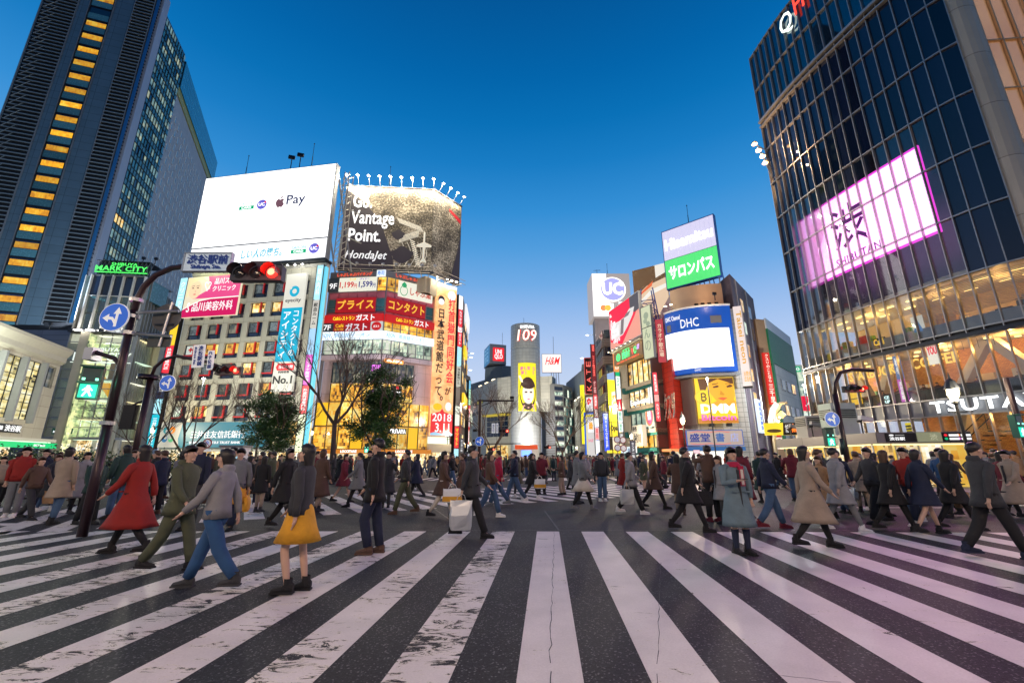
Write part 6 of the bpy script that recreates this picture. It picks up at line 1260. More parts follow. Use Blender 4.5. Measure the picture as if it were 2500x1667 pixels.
# ------------------------------------------------------------------ big curved glass building on the right
QP=[Vector(p) for p in [(24.6,36.0),(24.78,32.5),(25.2,29.6),(25.85,26.4),(26.5,23.9),(27.1,22.3),(27.7,21.4)]]
QS=[]  # fine polyline
for i in range(len(QP) -1):
    p0=QP[max(0,i-1)]; p1=QP[i]; p2=QP[i+1]; p3=QP[min(len(QP) -1,i+2)]
    for k_ in range(8):
        t_=k_/8; QS.append(.5*((2*p1) +(p2-p0) *t_+(2*p0-5*p1+4*p2-p3) *t_**2+(3*p1-p0-3*p2+p3) *t_**3))
QS.append(QP[-1]); QC=[0.0]
for i in range(1,len(QS)): QC.append(QC[-1] +(QS[i] -QS[i-1]).length)
QL=QC[-1]
def qpt(u,w=0.0):
    u_=min(max(u,0),QL-1e-4); i=0
    while QC[i+1] <u_: i+=1
    d=(QS[i+1] -QS[i]).normalized(); p_=QS[i] +d*(u_-QC[i]) +d*(u-u_)
    i2=min(i+1,len(QS) -2); d2=(QS[i2+1] -QS[i2]).normalized(); f=(u_-QC[i]) /(QC[i+1] -QC[i]); dd=(d*(1-f) +d2*f).normalized()
    return p_+Vector((dd.y,-dd.x)) *w,dd
def qv(u,z,w=0.0): p_,_=qpt(u,w); return Vector((p_.x,p_.y,z))
def quv(x,y):
    a,e=ray(x,y)
    for i in range(len(QS) -1):
        f0=QS[i].x-a*QS[i].y; f1=QS[i+1].x-a*QS[i+1].y
        if f0*f1<=0 and f0!=f1:
            k_=f0/(f0-f1); p_=QS[i] +(QS[i+1] -QS[i]) *k_; return QC[i] +(QC[i+1] -QC[i]) *k_,EYE+e*p_.y
    return (0,EYE+e*QS[0].y) if a<.7 else (QL,EYE+e*QS[-1].y)
def qT(u,z,w=0.0):
    p_,d=qpt(u,w); M=Matrix.Identity(4); nn=Vector((d.y,-d.x))
    for i in range(3): M[i][0] =(d.x,d.y,0)[i]; M[i][1] =(-nn.x,-nn.y,0)[i]; M[i][2] =(0,0,1)[i]; M[i][3] =(p_.x,p_.y,z)[i]
    return M
def qstrip(mb,u0,u1,z0,z1,w0,w1,m_,st=.4):
    n_=max(1,int((u1-u0) /st))
    for i in range(n_):
        a=u0+(u1-u0) *i/n_; b2=u0+(u1-u0) *(i+1) /n_
        V=[qv(a,z0,w1),qv(b2,z0,w1),qv(b2,z0,w0),qv(a,z0,w0),qv(a,z1,w1),qv(b2,z1,w1),qv(b2,z1,w0),qv(a,z1,w0)]
        mb.raw(V,[(0,3,2,1),(4,5,6,7),(0,1,5,4),(2,3,7,6)] +([(3,0,4,7)] if i==0 else []) +([(1,2,6,5)] if i==n_-1 else []),m_)
qt=thing('curved_glass_building','big curved dark glass building with a white and magenta screen at the right','building',(28,30,0))
NCQ=19; CWQ=QL/NCQ
ROWS=[(.15,4.0),(4.0,4.98),(4.98,8.3),(8.3,8.75),(8.75,11.95),(11.95,15.6),(15.6,19.25),(19.25,22.9),(22.9,26.5),(26.5,30.2),(30.2,33.5)]
mul=mat('mullion_steel',(.34,.33,.32),.35,.7); qg=dark_glass('night_glass',(.004,.008,.028),.04,.35,.6); cg=clear_glass('clear_glass',(.92,.93,.92),.12)
def panem(w,h,m_):
    mb=MB(); mb.box(.0,w,.02,.05,0,h,m_); return mb.mesh('pane')
pms={}
su0,_=quv(1939,532); su0=quv(1968,693)[0]; su1=quv(2281,543)[0]
for r,(z0,z1) in enumerate(ROWS):
    for c in range(NCQ):
        u=CWQ*c; uc=u+CWQ/2
        clear=r in (0,2,4) or (r in (5,6,7) and su0-.6<uc<su1+.6)
        m_=cg if clear else (M_['grey'] if r==1 else (M_['black'] if r==3 else qg)); key=(r,m_.name)
        if key not in pms: pms[key] =panem(CWQ,z1-z0,m_)
        piece('pane' if r not in (1,3) else 'spandrel',pms[key],qt,qT(uc,z0) @ Matrix.Translation((-CWQ/2,0,0)))
mb=MB()
for c in range(NCQ+1):
    mb.raw([v for v in []],[],mul)
    T=qT(CWQ*c,0); mb.box(-.026,.026,-.15,.06,.15,41.4,mul,T)
mb.build('mullion',qt,kind='stuff')
mb=MB()
for z in [r[0] for r in ROWS] +[33.5,37.2,41.3]: qstrip(mb,0,QL,z-.04,z+.04,-.05,.13,mul,.8)
qstrip(mb,0,QL,33.3,33.5,-.3,.35,mul,.8); qstrip(mb,0,QL,32.8,32.9,-.3,.3,mul,.8); qstrip(mb,0,QL,8.3,8.5,0,.3,M_['dark'],.8)
mb.build('transom',qt,kind='stuff')
# floors, ceilings, inner walls
inn=[(27.7,21.6),(36,21.2),(40,36.2),(24.9,36.2)]
def qslab(mb,z0,z1,m_,w=-.35):
    pts=[tuple(qpt(QL*i/14,w)[0]) for i in range(15)] +[(36,22.2),(40,36.2)]
    block(mb,pts,z0,z1,m_)
slabm=mat('slab_white',(.6,.55,.48),.6); mb=MB()
for z in (4.45,8.4,12.0): qslab(mb,z,z+.35,slabm)
for z in (19.0,26.3,33.2): qslab(mb,z,z+.35,M_['dark'])
mb.build('floor_slab',qt)
mb=MB()
qbr=newmat('inner_brick'); m,n,l=qbr; b=n['Principled BSDF']; g=n.new('ShaderNodeUVMap'); br=n.new('ShaderNodeTexBrick'); br.inputs['Scale'].default_value=3.0; br.inputs['Color1'].default_value=(.50,.22,.05,1); br.inputs['Color2'].default_value=(.75,.40,.10,1); br.inputs['Mortar'].default_value=(.2,.09,.03,1); l.new(g.outputs[0],br.inputs['Vector']); l.new(br.outputs[0],b.inputs['Base Color'])
bu=n.new('ShaderNodeBump'); bu.inputs['Distance'].default_value=.02; l.new(br.outputs['Fac'],bu.inputs['Height']); bu.invert=True; l.new(bu.outputs[0],b.inputs['Normal'])
def inwall(mb,u0,u1,w,z0,z1,m_):
    n_=max(1,int((u1-u0) /.9)); 
    for i in range(n_):
        a=u0+(u1-u0) *i/n_; b2=u0+(u1-u0) *(i+1) /n_
        mb.face([qv(a,z0,w),qv(b2,z0,w),qv(b2,z1,w),qv(a,z1,w)],m_,[(a,z0),(b2,z0),(b2,z1),(a,z1)])
inwall(mb,0,QL+3,-3.6,4.8,8.4,m); inwall(mb,5,QL+3,-4.5,.1,4.4,m); inwall(mb,0,QL+3,-5.0,8.7,12.0,mat('inner_tan',(.5,.36,.16),.6)); inwall(mb,0,QL+2,-3.2,12.3,33,M_['black'])
mb.build('inner_wall',qt)
mb=MB()  # ceiling strips and blinds of the lit storeys
strp=E((1,.72,.25),3.0)
for (z,k0) in ((8.36,0),(11.95,1),(4.4,2)):
    for i in range(8):
        u=.6+1.9*i
        if k0==1: qstrip(mb,u,u+1.0,z-.1,z-.04,-1.6,-1.45,strp); qstrip(mb,u+.6,u+1.3,z-.1,z-.04,-3.1,-2.95,strp)
        else: mb.lathe([(.01,-.05),(.16,-.05),(.16,0)],strp,tuple(qv(u,z,-1.4)),8); mb.lathe([(.01,-.05),(.14,-.05),(.14,0)],strp,tuple(qv(u+.9,z,-2.6)),8)
mb.build('ceiling_light',qt,kind='stuff')
mb=MB(); bl=mat('blind_slat',(.62,.42,.12),.5)
for i in range(22): qstrip(mb,9.5,QL,9.9+.09*i,9.93+.09*i,-.55,-.45,bl,1.0)
mb.build('blind',qt,kind='stuff')
mb=MB(); qstrip(mb,0,QL,4.98,5.75,-.7,-.62,mat('counter_front',(.03,.03,.035),.4)); qstrip(mb,0,QL,5.75,5.82,-1.1,-.45,M_['brown']); mb.build('counter',qt)
mb=MB(); qstrip(mb,0,QL,8.78,9.55,-.5,-.4,M_['grey']); mb.build('balustrade',qt)
brc=mat('white_brace',(.66,.62,.58),.55)
for (p_,q_,z0,z1) in ((9.3,11.7,5.0,8.3),(14.8,11.9,5.0,8.3),(8.4,9.8,.3,4.4),(4.2,2.8,5.0,8.3),(4.4,6.0,5.0,8.3)):
    a=qv(p_,z0,-1.9); b2=qv(q_,z1,-1.9); mb=MB(); mb.tube([a,b2],.34,brc,4); mb.build('brace',qt)
mb=MB()  # inner stair
for i in range(12): 
    u=7.4+.3*i; mb.raw([qv(u,.3+.25*i,-1.6),qv(u+.34,.3+.25*i,-1.6),qv(u+.34,.3+.25*i,-3),qv(u,.3+.25*i,-3),qv(u,.36+.25*i,-1.6),qv(u+.34,.36+.25*i,-1.6),qv(u+.34,.36+.25*i,-3),qv(u,.36+.25*i,-3)],[(0,3,2,1),(4,5,6,7),(0,1,5,4),(2,3,7,6)],M_['dark'])
for h in (.5,.95): mb.tube([qv(7.4,.3+h,-1.5),qv(11.0,3.3+h,-1.5)],.03,M_['dark'],5)
for i in range(7): mb.tube([qv(7.5+.55*i,.4+.46*i,-1.5),qv(7.5+.55*i,1.35+.46*i,-1.5)],.02,M_['dark'],4)
mb.build('stair',qt)
mb=MB(); rs_=random.Random(31); cs_=[mat('stock_%d'%i,c_,.5) for i,c_ in enumerate(((.6,.05,.03),(.7,.6,.4),(.05,.2,.4),(.6,.35,.05),(.03,.03,.03),(.7,.7,.65),(.1,.3,.1)))]
for (z,n_,w0) in ((.15,46,-2.8),(4.85,26,-3.2),(8.75,60,-2.6)):
    for i in range(n_):
        u=rs_.uniform(.3,QL); w_=rs_.uniform(.2,.9); h_=rs_.uniform(.5,1.9); mb.box(-w_/2,w_/2,0,.3,0,h_,rs_.choice(cs_),qT(u,z,w0+rs_.uniform(-.6,1.2)))
mb.build('display_stand',qt,kind='stuff')
# things hanging inside
pn_i=[('hanging_poster','white and blue mountain poster behind the upper glass storey',2208,775,2250,822,E((.75,.72,.62),.7),[('▲',(.1,.9,.3,.9),E((.08,.22,.5),.7),{})]),
        ('hanging_poster','white poster with red letters over the coffee floor',2245,845,2285,885,E((1,.9,.75),1.0),[('YOU',(.1,.9,.5,.95),REDL,{'bold': .04})]),
        ('window_banner','blue narrow banner in the coffee floor window',2164,870,2184,925,E((.12,.22,.5),.8),[(vert('秋冬'),(.25,.75,.2,.9),WHT1,{})]),
        ('window_banner','magenta narrow banner below the blue banner',2176,927,2196,980,E((.65,.12,.6),.9),[(vert('渋谷最新'),(.25,.75,.1,.9),WHT1,{})]),
        ('window_banner','red narrow banner with white characters on the grey band',2192,985,2206,1018,E((.5,.03,.06),.7),[(vert('書籍館'),(.2,.8,.1,.9),WHT1,{})]),
        ('window_poster','yellow and grey striped poster in the ground floor window',2195,1032,2220,1062,E((.95,.75,.05),.9),[('≡',(.1,.9,.2,.8),M_['grey'],{'bold': .05})]),
        ('window_poster','yellow box sign low on the coffee floor, nearer the left edge',2055,960,2092,985,E((1,.6,.02),1.0),[]),
        ('lit_window_sign','cyan white lit letters low on the coffee floor',2145,966,2162,984,M_['black'],[('CE\nUP',(.05,.95,.05,.95),E((.7,1,1),1.5),{'bold': .05})]),
        ('lit_window_sign','orange cafe letters behind the upper glass storey',2118,828,2150,840,M_['black'],[('Café',(.05,.95,.1,.9),E((1,.6,.05),1.2),{'bold': .04})]),
        ('window_poster','orange and white poster at the far left end of the upper glass storey',1984,850,1996,895,E((.95,.55,.3),.9),[]),
        ('red_shop_frame','red lit door frame in the ground floor behind the canopy',2066,1033,2082,1062,E((.9,.05,.02),.9),[])]
for (nm,lb,x0,y0,x1,y1,m_,it) in pn_i:
    ua,za=quv(x0,y0); ub_,zb=quv(x1,y1); ua,ub_=min(ua,ub_),max(ua,ub_)
    if ub_-ua<.3: ub_=ua+.45
    za,zb=max(za,zb),min(za,zb); p_,d=qpt(ua,-.45); p2_,_=qpt(ub_,-.45); Fq=Face(tuple(p_),tuple(p2_))
    sign(nm,lb,'sign' if 'poster' not in nm else 'poster',Fq,(0,Fq.len,zb,za),m_,it,w=0,th=.06)
# letters
def qletters(mb,s_,box,m_,w,**k): letters(mb,NI,s_,box,m_,w=w,curve=qv and (lambda u,v,ww: qv(u,v,ww)),**k)
ta=quv(2282,1005)[0]
mb=MB(); qletters(mb,'TSUTAYA',(ta,ta+5.9,4.18,4.86),E((.95,1,1),3.0),.22,bold=.035,spacing=1.12); o=mb.build('shop_letter_sign'); p_=qv(ta,4.1,.2); tag(base(o,p_),'large glowing white capital letters on the grey band of the curved glass building','sign')
bulb=E((1,.62,.12),1.3)
sa=quv(2050,925)[0]; sb=quv(2168,900)[0]; sc_=quv(2192,890)[0]; sd_=quv(2310,870)[0]
mb=MB(); qletters(mb,'STARBUCKS',(sa-.3,sb,7.15,7.85),bulb,-1.1,bold=.05); qletters(mb,'COFFEE',(sc_,sd_,7.2,7.9),bulb,-1.1,bold=.05)
for i in range(14): mb.tube([qv(sa+i*.75,7.8,-1.1),qv(sa+i*.75,8.4,-1.1)],.012,M_['black'],3)
o=mb.build('marquee_letter_sign'); tag(base(o,qv(sa,7.1,-1.1)),'row of yellow bulb lit letters hanging behind the coffee floor glass','sign')
# the screen behind the glass
scr=mat('magenta_screen',(.3,.3,.3),.4,emit=(1.0,.36,.90),es=3.6,lamp=True,var=0); prp=mat('purple_print',(.04,.0,.06),.5,emit=(.09,.0,.13),es=1,var=0)
t=thing('glass_wall_screen','huge white screen with one purple character behind the dark glass grid','screen',qv(su0,15.2,-.3))
mb=MB(); qstrip(mb,su0,su1,15.25,21.25,-.32,-.25,scr); mb.build('display',t)
mb=MB(); mg=E((.9,.05,.75),1.3); qstrip(mb,su0-.1,su1+.1,15.12,15.25,-.34,-.2,mg); qstrip(mb,su0-.1,su1+.1,21.25,21.38,-.34,-.2,mg); qstrip(mb,su0-.12,su0,15.12,21.38,-.34,-.2,mg); qstrip(mb,su1,su1+.12,15.12,21.38,-.34,-.2,mg); mb.build('bloom_edge',t); SCR_T=t  # magenta strips stand in for the bloom round the screen
ka=quv(2022,600)[0]; kb=quv(2120,520)[0]
ka,kb=su0+(su1-su0) *.32,su0+(su1-su0) *.60
mb=MB(); qletters(mb,'渋',(ka,kb,16.9,20.3),prp,-.22,bold=.012); qletters(mb,'SHIBUTAN',(ka-.1,kb+.6,15.75,16.35),prp,-.22,bold=.015,spacing=1.15); mb.build('lettering',t)
# crown: open glass screen with struts behind
cb=clear_glass('crown_clear',(.45,.62,.72),.4)
for r,(z0,z1) in enumerate(((33.5,37.2),(37.2,41.3))):
    pmc=panem(CWQ,z1-z0,cb)
    for c in range(NCQ): piece('crown_pane',pmc,qt,qT(CWQ*c+CWQ/2,z0) @ Matrix.Translation((-CWQ/2,0,0)))
mb=MB(); rgq=random.Random(9); stl=mat('crown_steel',(.03,.10,.13),.4,.5)
for c in range(0,2*NCQ):
    u=CWQ*c/2; mb.tube([qv(u,33.6,-1.3),qv(u,41.2,-1.3)],.07,stl,4); 
    if c%2: mb.tube([qv(u,33.6,-1.3),qv(u+1.6,37.4,-2.6)],.08,stl,4); mb.tube([qv(u+.8,37.4,-1.3),qv(u-.8,41.2,-2.6)],.08,stl,4)
for z in (35.2,37.3,39.4): qstrip(mb,0,QL,z,z+.14,-2.6,-1.3,stl,1)
for i in range(9): u=3+1.4*i; mb.box(-.35,.35,0,.1,0,1.4+rgq.random(),M_['white'],qT(u,34+(i%3) *1.0,-2.9))
for i in range(30):
    u=rgq.random() *QL; z=33.8+rgq.random() *6; mb.box(-.5,.5,0,.2,0,.8+rgq.random(),stl,qT(u,z,-3.4))
mb.build('crown_frame',qt,kind='stuff')
cn0=quv(1902,66); 
mb=MB(); ua=quv(1906,60)[0]; za=37.3
qa=at(1903,66,30.5)
q0u=4.6
mb=MB(); qletters(mb,'Q',(q0u,q0u+1.35,38.3,40.6),E((.85,1,.9),2.2),.25,bold=-.005); qletters(mb,'FRONT',(q0u+1.7,q0u+7.2,39.1,41.0),E((1,.06,.03),1.8),.25,bold=.01); o=mb.build('crown_letter_sign'); tag(base(o,qv(q0u,38.3,.2)),'white ring letter and red letter at the top edge of the curved glass building','sign')
# dark back volume, rounded concrete column and amber-lit wall
mb=MB(); block(mb,[(26.2,36.2),tuple(qpt(6,-3.3)[0]),tuple(qpt(10,-3.3)[0]),(30.6,24),(40,24),(42,36.5)],12.4,33.2,M_['dark'],M_['roof']); mb.build('core',qt)
colq=panel_mat('column_panel',(.42,.38,.30),5,3.6,.45,.1,line=.5,gap=.05)
cpts=[Vector((27.7,21.4)) +Vector((.78*(1-math.cos(a)),.55*-math.sin(a))) for a in [k_*.3927 for k_ in range(9)]]
mb=MB(); foot=[tuple(p) for p in cpts] +[(29.26,22.5),(27.7,22.5)]; u=0
for i in range(len(cpts) -1):
    A,B=cpts[i],cpts[i+1]; d=(B-A).length
    mb.face([(A.x,A.y,0),(B.x,B.y,0),(B.x,B.y,41.5),(A.x,A.y,41.5)],colq,[(u,0),(u+d,0),(u+d,41.5),(u,41.5)]); u+=d
mb.build('corner_column',qt,smooth=True)
OA=Face((29.3,21.35),(37.5,20.6)); 
om,n,l=newmat('amber_glow_wall'); b=n['Principled BSDF']; b.inputs['Base Color'].default_value=(.55,.33,.18,1); g=n.new('ShaderNodeUVMap'); no=n.new('ShaderNodeTexNoise'); no.inputs['Scale'].default_value=.16; no.inputs['Detail'].default_value=2; l.new(g.outputs[0],no.inputs['Vector'])
rp=n.new('ShaderNodeValToRGB'); e=rp.color_ramp.elements; e[0].position=.3; e[0].color=(.72,.36,.17,1); e[1].position=.75; e[1].color=(1,.62,.32,1); l.new(no.outputs['Fac'],rp.inputs[0]); l.new(rp.outputs[0],b.inputs['Emission Color']); b.inputs['Emission Strength'].default_value=1.75; om.cycles.emission_sampling='NONE'  # amber light falling on the wall is put in as its own emission
mb=MB(); mb.fbox(OA,0,8.2,.1,41.5,-.5,-.35,om); mb.build('glow_wall',qt)
mb=MB()
for c in range(9): mb.fbox(OA,.95*c,.95*c+.07,.1,41.5,-.05,.12,mat('amber_frame',(.5,.35,.2),.4,.5)); mb.fbox(OA,.95*c+.3,.95*c+.34,.1,41.5,-.32,-.25,M_['brown'])
for z in [r[0] for r in ROWS] +[33.5,37.2,41.3]: mb.fbox(OA,0,8.2,z-.04,z+.04,-.05,.1,MATS['amber_frame'])
mb.build('glazing_bars',qt,kind='stuff')
agl=clear_glass('amber_glass',(.95,.92,.88),.15); pma=MB(); pma.box(0,.88,0,.02,0,3.55,agl); pma=pma.mesh('pane')
for c in range(8):
    for (z0,z1) in ROWS[4:]: piece('pane',pma,qt,OA.T(.95*c+.07,z0+.04,0))
# floodlight cluster on its far edge
for i,(x,y) in enumerate(((1842,352),(1852,368),(1862,382),(1868,398))):
    a_,e_=ray(x,y); Y=35.0-.4*i; q=Vector((a_*Y,Y,EYE+e_*Y)); t=thing('edge_floodlight',ordn[i] +' warm floodlight from the top on the far edge of the glass building','floodlight',q,'floodlights on the glass building edge')
    mb=MB(); mb.tube([q,(24.7,35.9,q.z-.1)],.05,M_['steel'],5); mb.build('bracket',t)
    mb=MB(); mb.lathe([(.01,.25),(.16,.22),(.26,.02),(.26,-.02),(.01,.0)],M_['dark'],tuple(q),10); mb.build('housing',t)
    mb=MB(); mb.lathe([(.01,-.14),(.2,-.08),(.25,-.02),(.01,-.01)],E((1,.55,.22),9),tuple(q),10); mb.build('lamp',t)

# ------------------------------------------------------------------ low station canopy in front of it
CA,CB,CD=(19.8,33.6),(19.6,24.0),(23.6,22.9)
X1=Face(CA,CB); X2=Face(CB,CD)
t=thing('subway_canopy','low grey roofed subway entrance with bright shop windows before the curved glass building','kiosk',(22,28,0))
gcan=panel_mat('canopy_panel',(.22,.21,.22),3.2,3,.4,.4,line=.4,gap=.04)
mb=MB(); block(mb,[CA,CB,CD,(23.9,33.8)],2.32,2.9,gcan,mat('canopy_roof',(.30,.26,.20),.7)); mb.build('roof',t)
mb=MB(); block(mb,[(20.6,33),(20.4,24.8),(23.3,24),(23.5,33)],.1,2.3,M_['conc']); mb.build('wall',t)
for F,nn_ in ((X1,9),(X2,4)):
    for c in range(nn_):
        cw=F.len/nn_; mb=MB(); mb.fbox(F,cw*c,cw*c+.06,.1,2.3,-.75,-.62,M_['steel']); wq=mb.build('window',t); mb=MB(); mb.fbox(F,cw*c+.06,cw*(c+1),.1,2.3,-.72,-.68,SHOP if c%3 else AMBER); mb.build('pane',wq)
mb=MB(); mb.fbox(X1,0.1,X1.len,2.24,2.3,-.5,-.2,E((1,.8,.35),2.0)); mb.fbox(X2,.2,X2.len,2.24,2.3,-.5,-.2,E((1,.8,.35),2.0)); mb.build('soffit_light',t)
sign('canopy_name_sign','dark canopy sign with the white station name','sign',X2,(.4,1.75,2.4,2.85),M_['black'],[('渋谷駅',(.1,.6,.15,.55),WHT1,{'bold': .02}),('Ⓜ ━━',(.1,.6,.65,.85),WHT1,{})],w=.08,th=.06)
sign('canopy_picture_panel','greenish picture panel in the middle of the canopy edge','sign',X2,(1.8,2.85,2.38,2.88),E((.35,.36,.22),.6),[('渋',(.5,.8,.2,.8),E((.6,.6,.4),.6),{})],w=.08,th=.06)
sign('canopy_line_sign','dark canopy sign with four coloured line marks','sign',X2,(2.9,4.1,2.4,2.85),M_['black'],[('━━  ━━',(.2,.95,.55,.8),WHT1,{}),('━━  ━━',(.2,.95,.15,.4),WHT1,{})],w=.08,th=.06,art=[(ell(.1,.7,.06,.14),REDL),(ell(.1,.3,.06,.14),gsg),(ell(.55,.7,.06,.14),E((1,.3,.05),.9)),(ell(.55,.3,.06,.14),mag)])
for i,(x,y,w_,h_,m__,lb) in enumerate(((20.9,31.2,1.1,1.5,M_['conc'],'tan ventilation box with louvres on the canopy roof'),(21.3,28.8,1.6,2.1,mat('pale_green_box',(.45,.58,.52),.5),'pale green ventilation cabinet on the canopy roof'))):
    t=thing('vent_cabinet',lb,'cabinet',(x,y,2.9)); mb=MB(); mb.box(x-w_/2,x+w_/2,y-.6,y+.6,2.9,2.9+h_,m__); mb.build('body',t); mb=MB()
    for k_ in range(5): mb.box(x-w_/2+.1,x+w_/2-.1,y-.66,y-.6,2.9+h_*.55+.12*k_,2.96+h_*.55+.12*k_,M_['dark']); mb.box(x-w_/2-.05,x-w_/2,y-.5,y+.5,2.9+h_*.55+.12*k_,2.96+h_*.55+.12*k_,M_['dark'])
    mb.build('louvre',t,kind='stuff')
for i,(x,y,lb) in enumerate(((20.2,32.2,'grey roof camera on a curved arm at the far end of the canopy'),(20.2,29.9,'grey roof camera on a curved arm by the pale green cabinet'),(20.2,25.6,'white boxy camera cluster on the near canopy roof'))):
    t=thing('roof_camera',lb,'camera',(x,y,2.9)); mb=MB(); mb.tube([(x,y,2.9),(x,y,3.5),(x+.1,y,3.75),(x+.35,y,3.85)],.04,M_['black'],6); mb.build('arm',t); mb=MB(); mb.box(-.35,.35,-.13,.13,-.1,.14,M_['grey'] if i<2 else M_['white'],Matrix.Translation((x+.3,y,3.75)) @ Matrix.Rotation(.2,4,'Y')); mb.lathe([(.01,0),(.11,0),(.11,.12),(.01,.12)],M_['black'],(x-.1,y,3.55),10); mb.build('housing',t)
sign('pink_striped_sign','white vertical sign with pink zigzag lettering left of the low camera roof','sign',Face((22.2,31.0),(22.9,30.6)),(0,.7,3.0,5.2),WHT1,[(vert('NEW店'),(.2,.8,.1,.95),E((.85,.05,.5),.9),{'bold': .05})],w=.1)

# ================================================================== LAMPS WITH THEIR LIGHT
def lamp_light(parent,loc,power,col=(1,.9,.75),r=.2,spot=None,aim=None):
    d=bpy.data.lights.new('light','SPOT' if spot else 'POINT'); d.energy=power; d.color=col; d.shadow_soft_size=r
    o=bpy.data.objects.new('light',d); COL.objects.link(o); o.parent=parent; o.location=Vector(loc) -LOC[parent]
    if spot:
        d.spot_size=R(spot); d.spot_blend=.6; o.rotation_euler=(Vector(aim) -Vector(loc)).to_track_quat('-Z','Y').to_euler()
    return o
for o in list(bpy.data.objects):
    if o.type=='EMPTY' and o.name.startswith('spot_lamp') and o.get('group'):
        gname=o['group']; p_=o.location+Vector((0,-1.2,.9 if 'aerial' in gname else-.15))
        pw,cl={'lamps over the aerial billboard': (1100,(1,.88,.66)),'lamps over the pink billboard': (60,(.95,1,.55)),'lamps over the contact lens banner': (70,(1,1,.9)),'lamps over the orange banner': (80,(1,.9,.7)),'lamps under the shoe billboard': (45,(1,.8,.5))}[gname]
        lamp_light(o,p_,pw,cl,.15)
    if o.type=='EMPTY' and o.name.startswith('edge_floodlight'): lamp_light(o,o.location+Vector((-.35,-.3,0)),500,(1,.6,.3),.04)
hallc=[o for o in bpy.data.objects if o.name=='glass_hall'][0]
for (u,z) in ((3,11.5),(6,6.2),(3,16.0)): lamp_light(hallc,F1.p(u,z,-2.8),500,(.95,1,.7),.5)
for i in range(2): lamp_light(hallc,F1.p(2.2+3.5*i,18.9,1.4),160,(1,.95,.85),.2)
for u in (2.5,6,9.5,13): lamp_light(qt,qv(u,7.9,-1.7),150,(1,.50,.13),.1)
for u in (5,9.5,13): lamp_light(qt,qv(u,11.5,-2.4),100,(1,.55,.15),.1); lamp_light(qt,qv(u,3.9,-1.8),130,(1,.50,.13),.1)

for u in (su0+2,(su0+su1) /2,su1-2): lamp_light(SCR_T,qv(u,18,.5),2000,(1,.30,.78),.3,150,(7,7,0))  # added magenta spots strengthen the screen's pink light on the crossing
lant_glow=E((1,.88,.55),5)
def lantern(p,h,label,power=500,group=None,bare=False):
    t=thing('street_lamp',label,'street lamp',(p[0],p[1],0),group)
    mb=MB(); mb.lathe([(.11,0),(.11,.5),(.06,.6),(.05,h-.5),(.09,h-.42),(.04,h-.35)],M_['black'],(p[0],p[1],0),8); mb.tube([(p[0] -.35,p[1],h-.75),(p[0] +.35,p[1],h-.75)],.025,M_['black'],5); mb.build('post',t)
    mb=MB(); mb.lathe([(.10,h-.35),(.19,h-.1),(.17,h+.12),(.01,h+.14)],lant_glow,(p[0],p[1],0),10); mb.build('lamp_glass',t)
    mb=MB(); mb.lathe([(.24,h+.10),(.22,h+.2),(.14,h+.42),(.04,h+.52),(.015,h+.75)],M_['dark'],(p[0],p[1],0),10)
    for k_ in range(5): a=k_*1.2566; mb.tube([(p[0] +.1*math.cos(a),p[1] +.1*math.sin(a),h-.35),(p[0] +.2*math.cos(a),p[1] +.2*math.sin(a),h-.1),(p[0] +.22*math.cos(a),p[1] +.22*math.sin(a),h+.12)],.012,M_['black'],3)
    mb.build('lamp_cap',t)
    lamp_light(t,(p[0],p[1] -.5,h),power,(1,.82,.52),.2)
def atz(x,y,z):
    a,e=ray(x,y); Y=(z-EYE) /e; return (a*Y,Y)
lantern(atz(1666,1025,4.6),4.6,'lantern street lamp in front of the amber coin billboard',1400)
lantern(atz(1541,1064,4.2),4.2,'lantern street lamp in front of the fruit parlour building',1400)
lantern(atz(1484,1082,4.2),4.2,'smaller lantern street lamp below the blue vertical sign',2200)
lantern(atz(762,1055,4.6),4.6,'lantern street lamp beside the pale strip light of the sign stack',1600)
lantern(atz(1093,1058,4.8),4.8,'lantern street lamp in front of the red date on the long banner',1600)
lantern(atz(1408,1092,4.6),4.6,'small lantern street lamp before the tan department block',2600)
lantern(atz(1212,1082,6.0),6.0,'small lantern street lamp before the left wing of the cylinder building',2600)
lantern(atz(373,1050,4.6),4.6,'lantern street lamp between the glass hall and the teal bank sign',1600)
# mast lamps added out of view, behind and beside the lens, to light the crossing
for i,(x,y,pw) in enumerate(((-9,-7,2600),(-1.5,-10,3000),(9,-8,2400),(-24,2,2600),(22,2,1500))):
    t=thing('added_mast_lamp','added tall mast lamp out of view, lighting the crossing, '+['behind left','straight behind','behind right','far to the left','far to the right'][i],'street lamp',(x,y,0))
    mb=MB(); mb.lathe([(.14,0),(.12,3),(.07,9)],M_['dark'],(x,y,0),8); mb.tube([(x,y,9),(x,y+.9,9.2)],.05,M_['dark'],6); mb.build('post',t)
    mb=MB(); mb.box(x-.25,x+.25,y+.6,y+1.3,9.15,9.28,M_['steel']); mb.build('head',t)
    mb=MB(); mb.box(x-.2,x+.2,y+.65,y+1.25,9.11,9.145,E((1,.93,.88),20)); mb.build('lamp',t)
    lamp_light(t,(x,y+.95,8.95),pw,(1,.68,.44) if i<3 else ((1,.75,.48) if i==3 else (1,.62,.55)),.3)
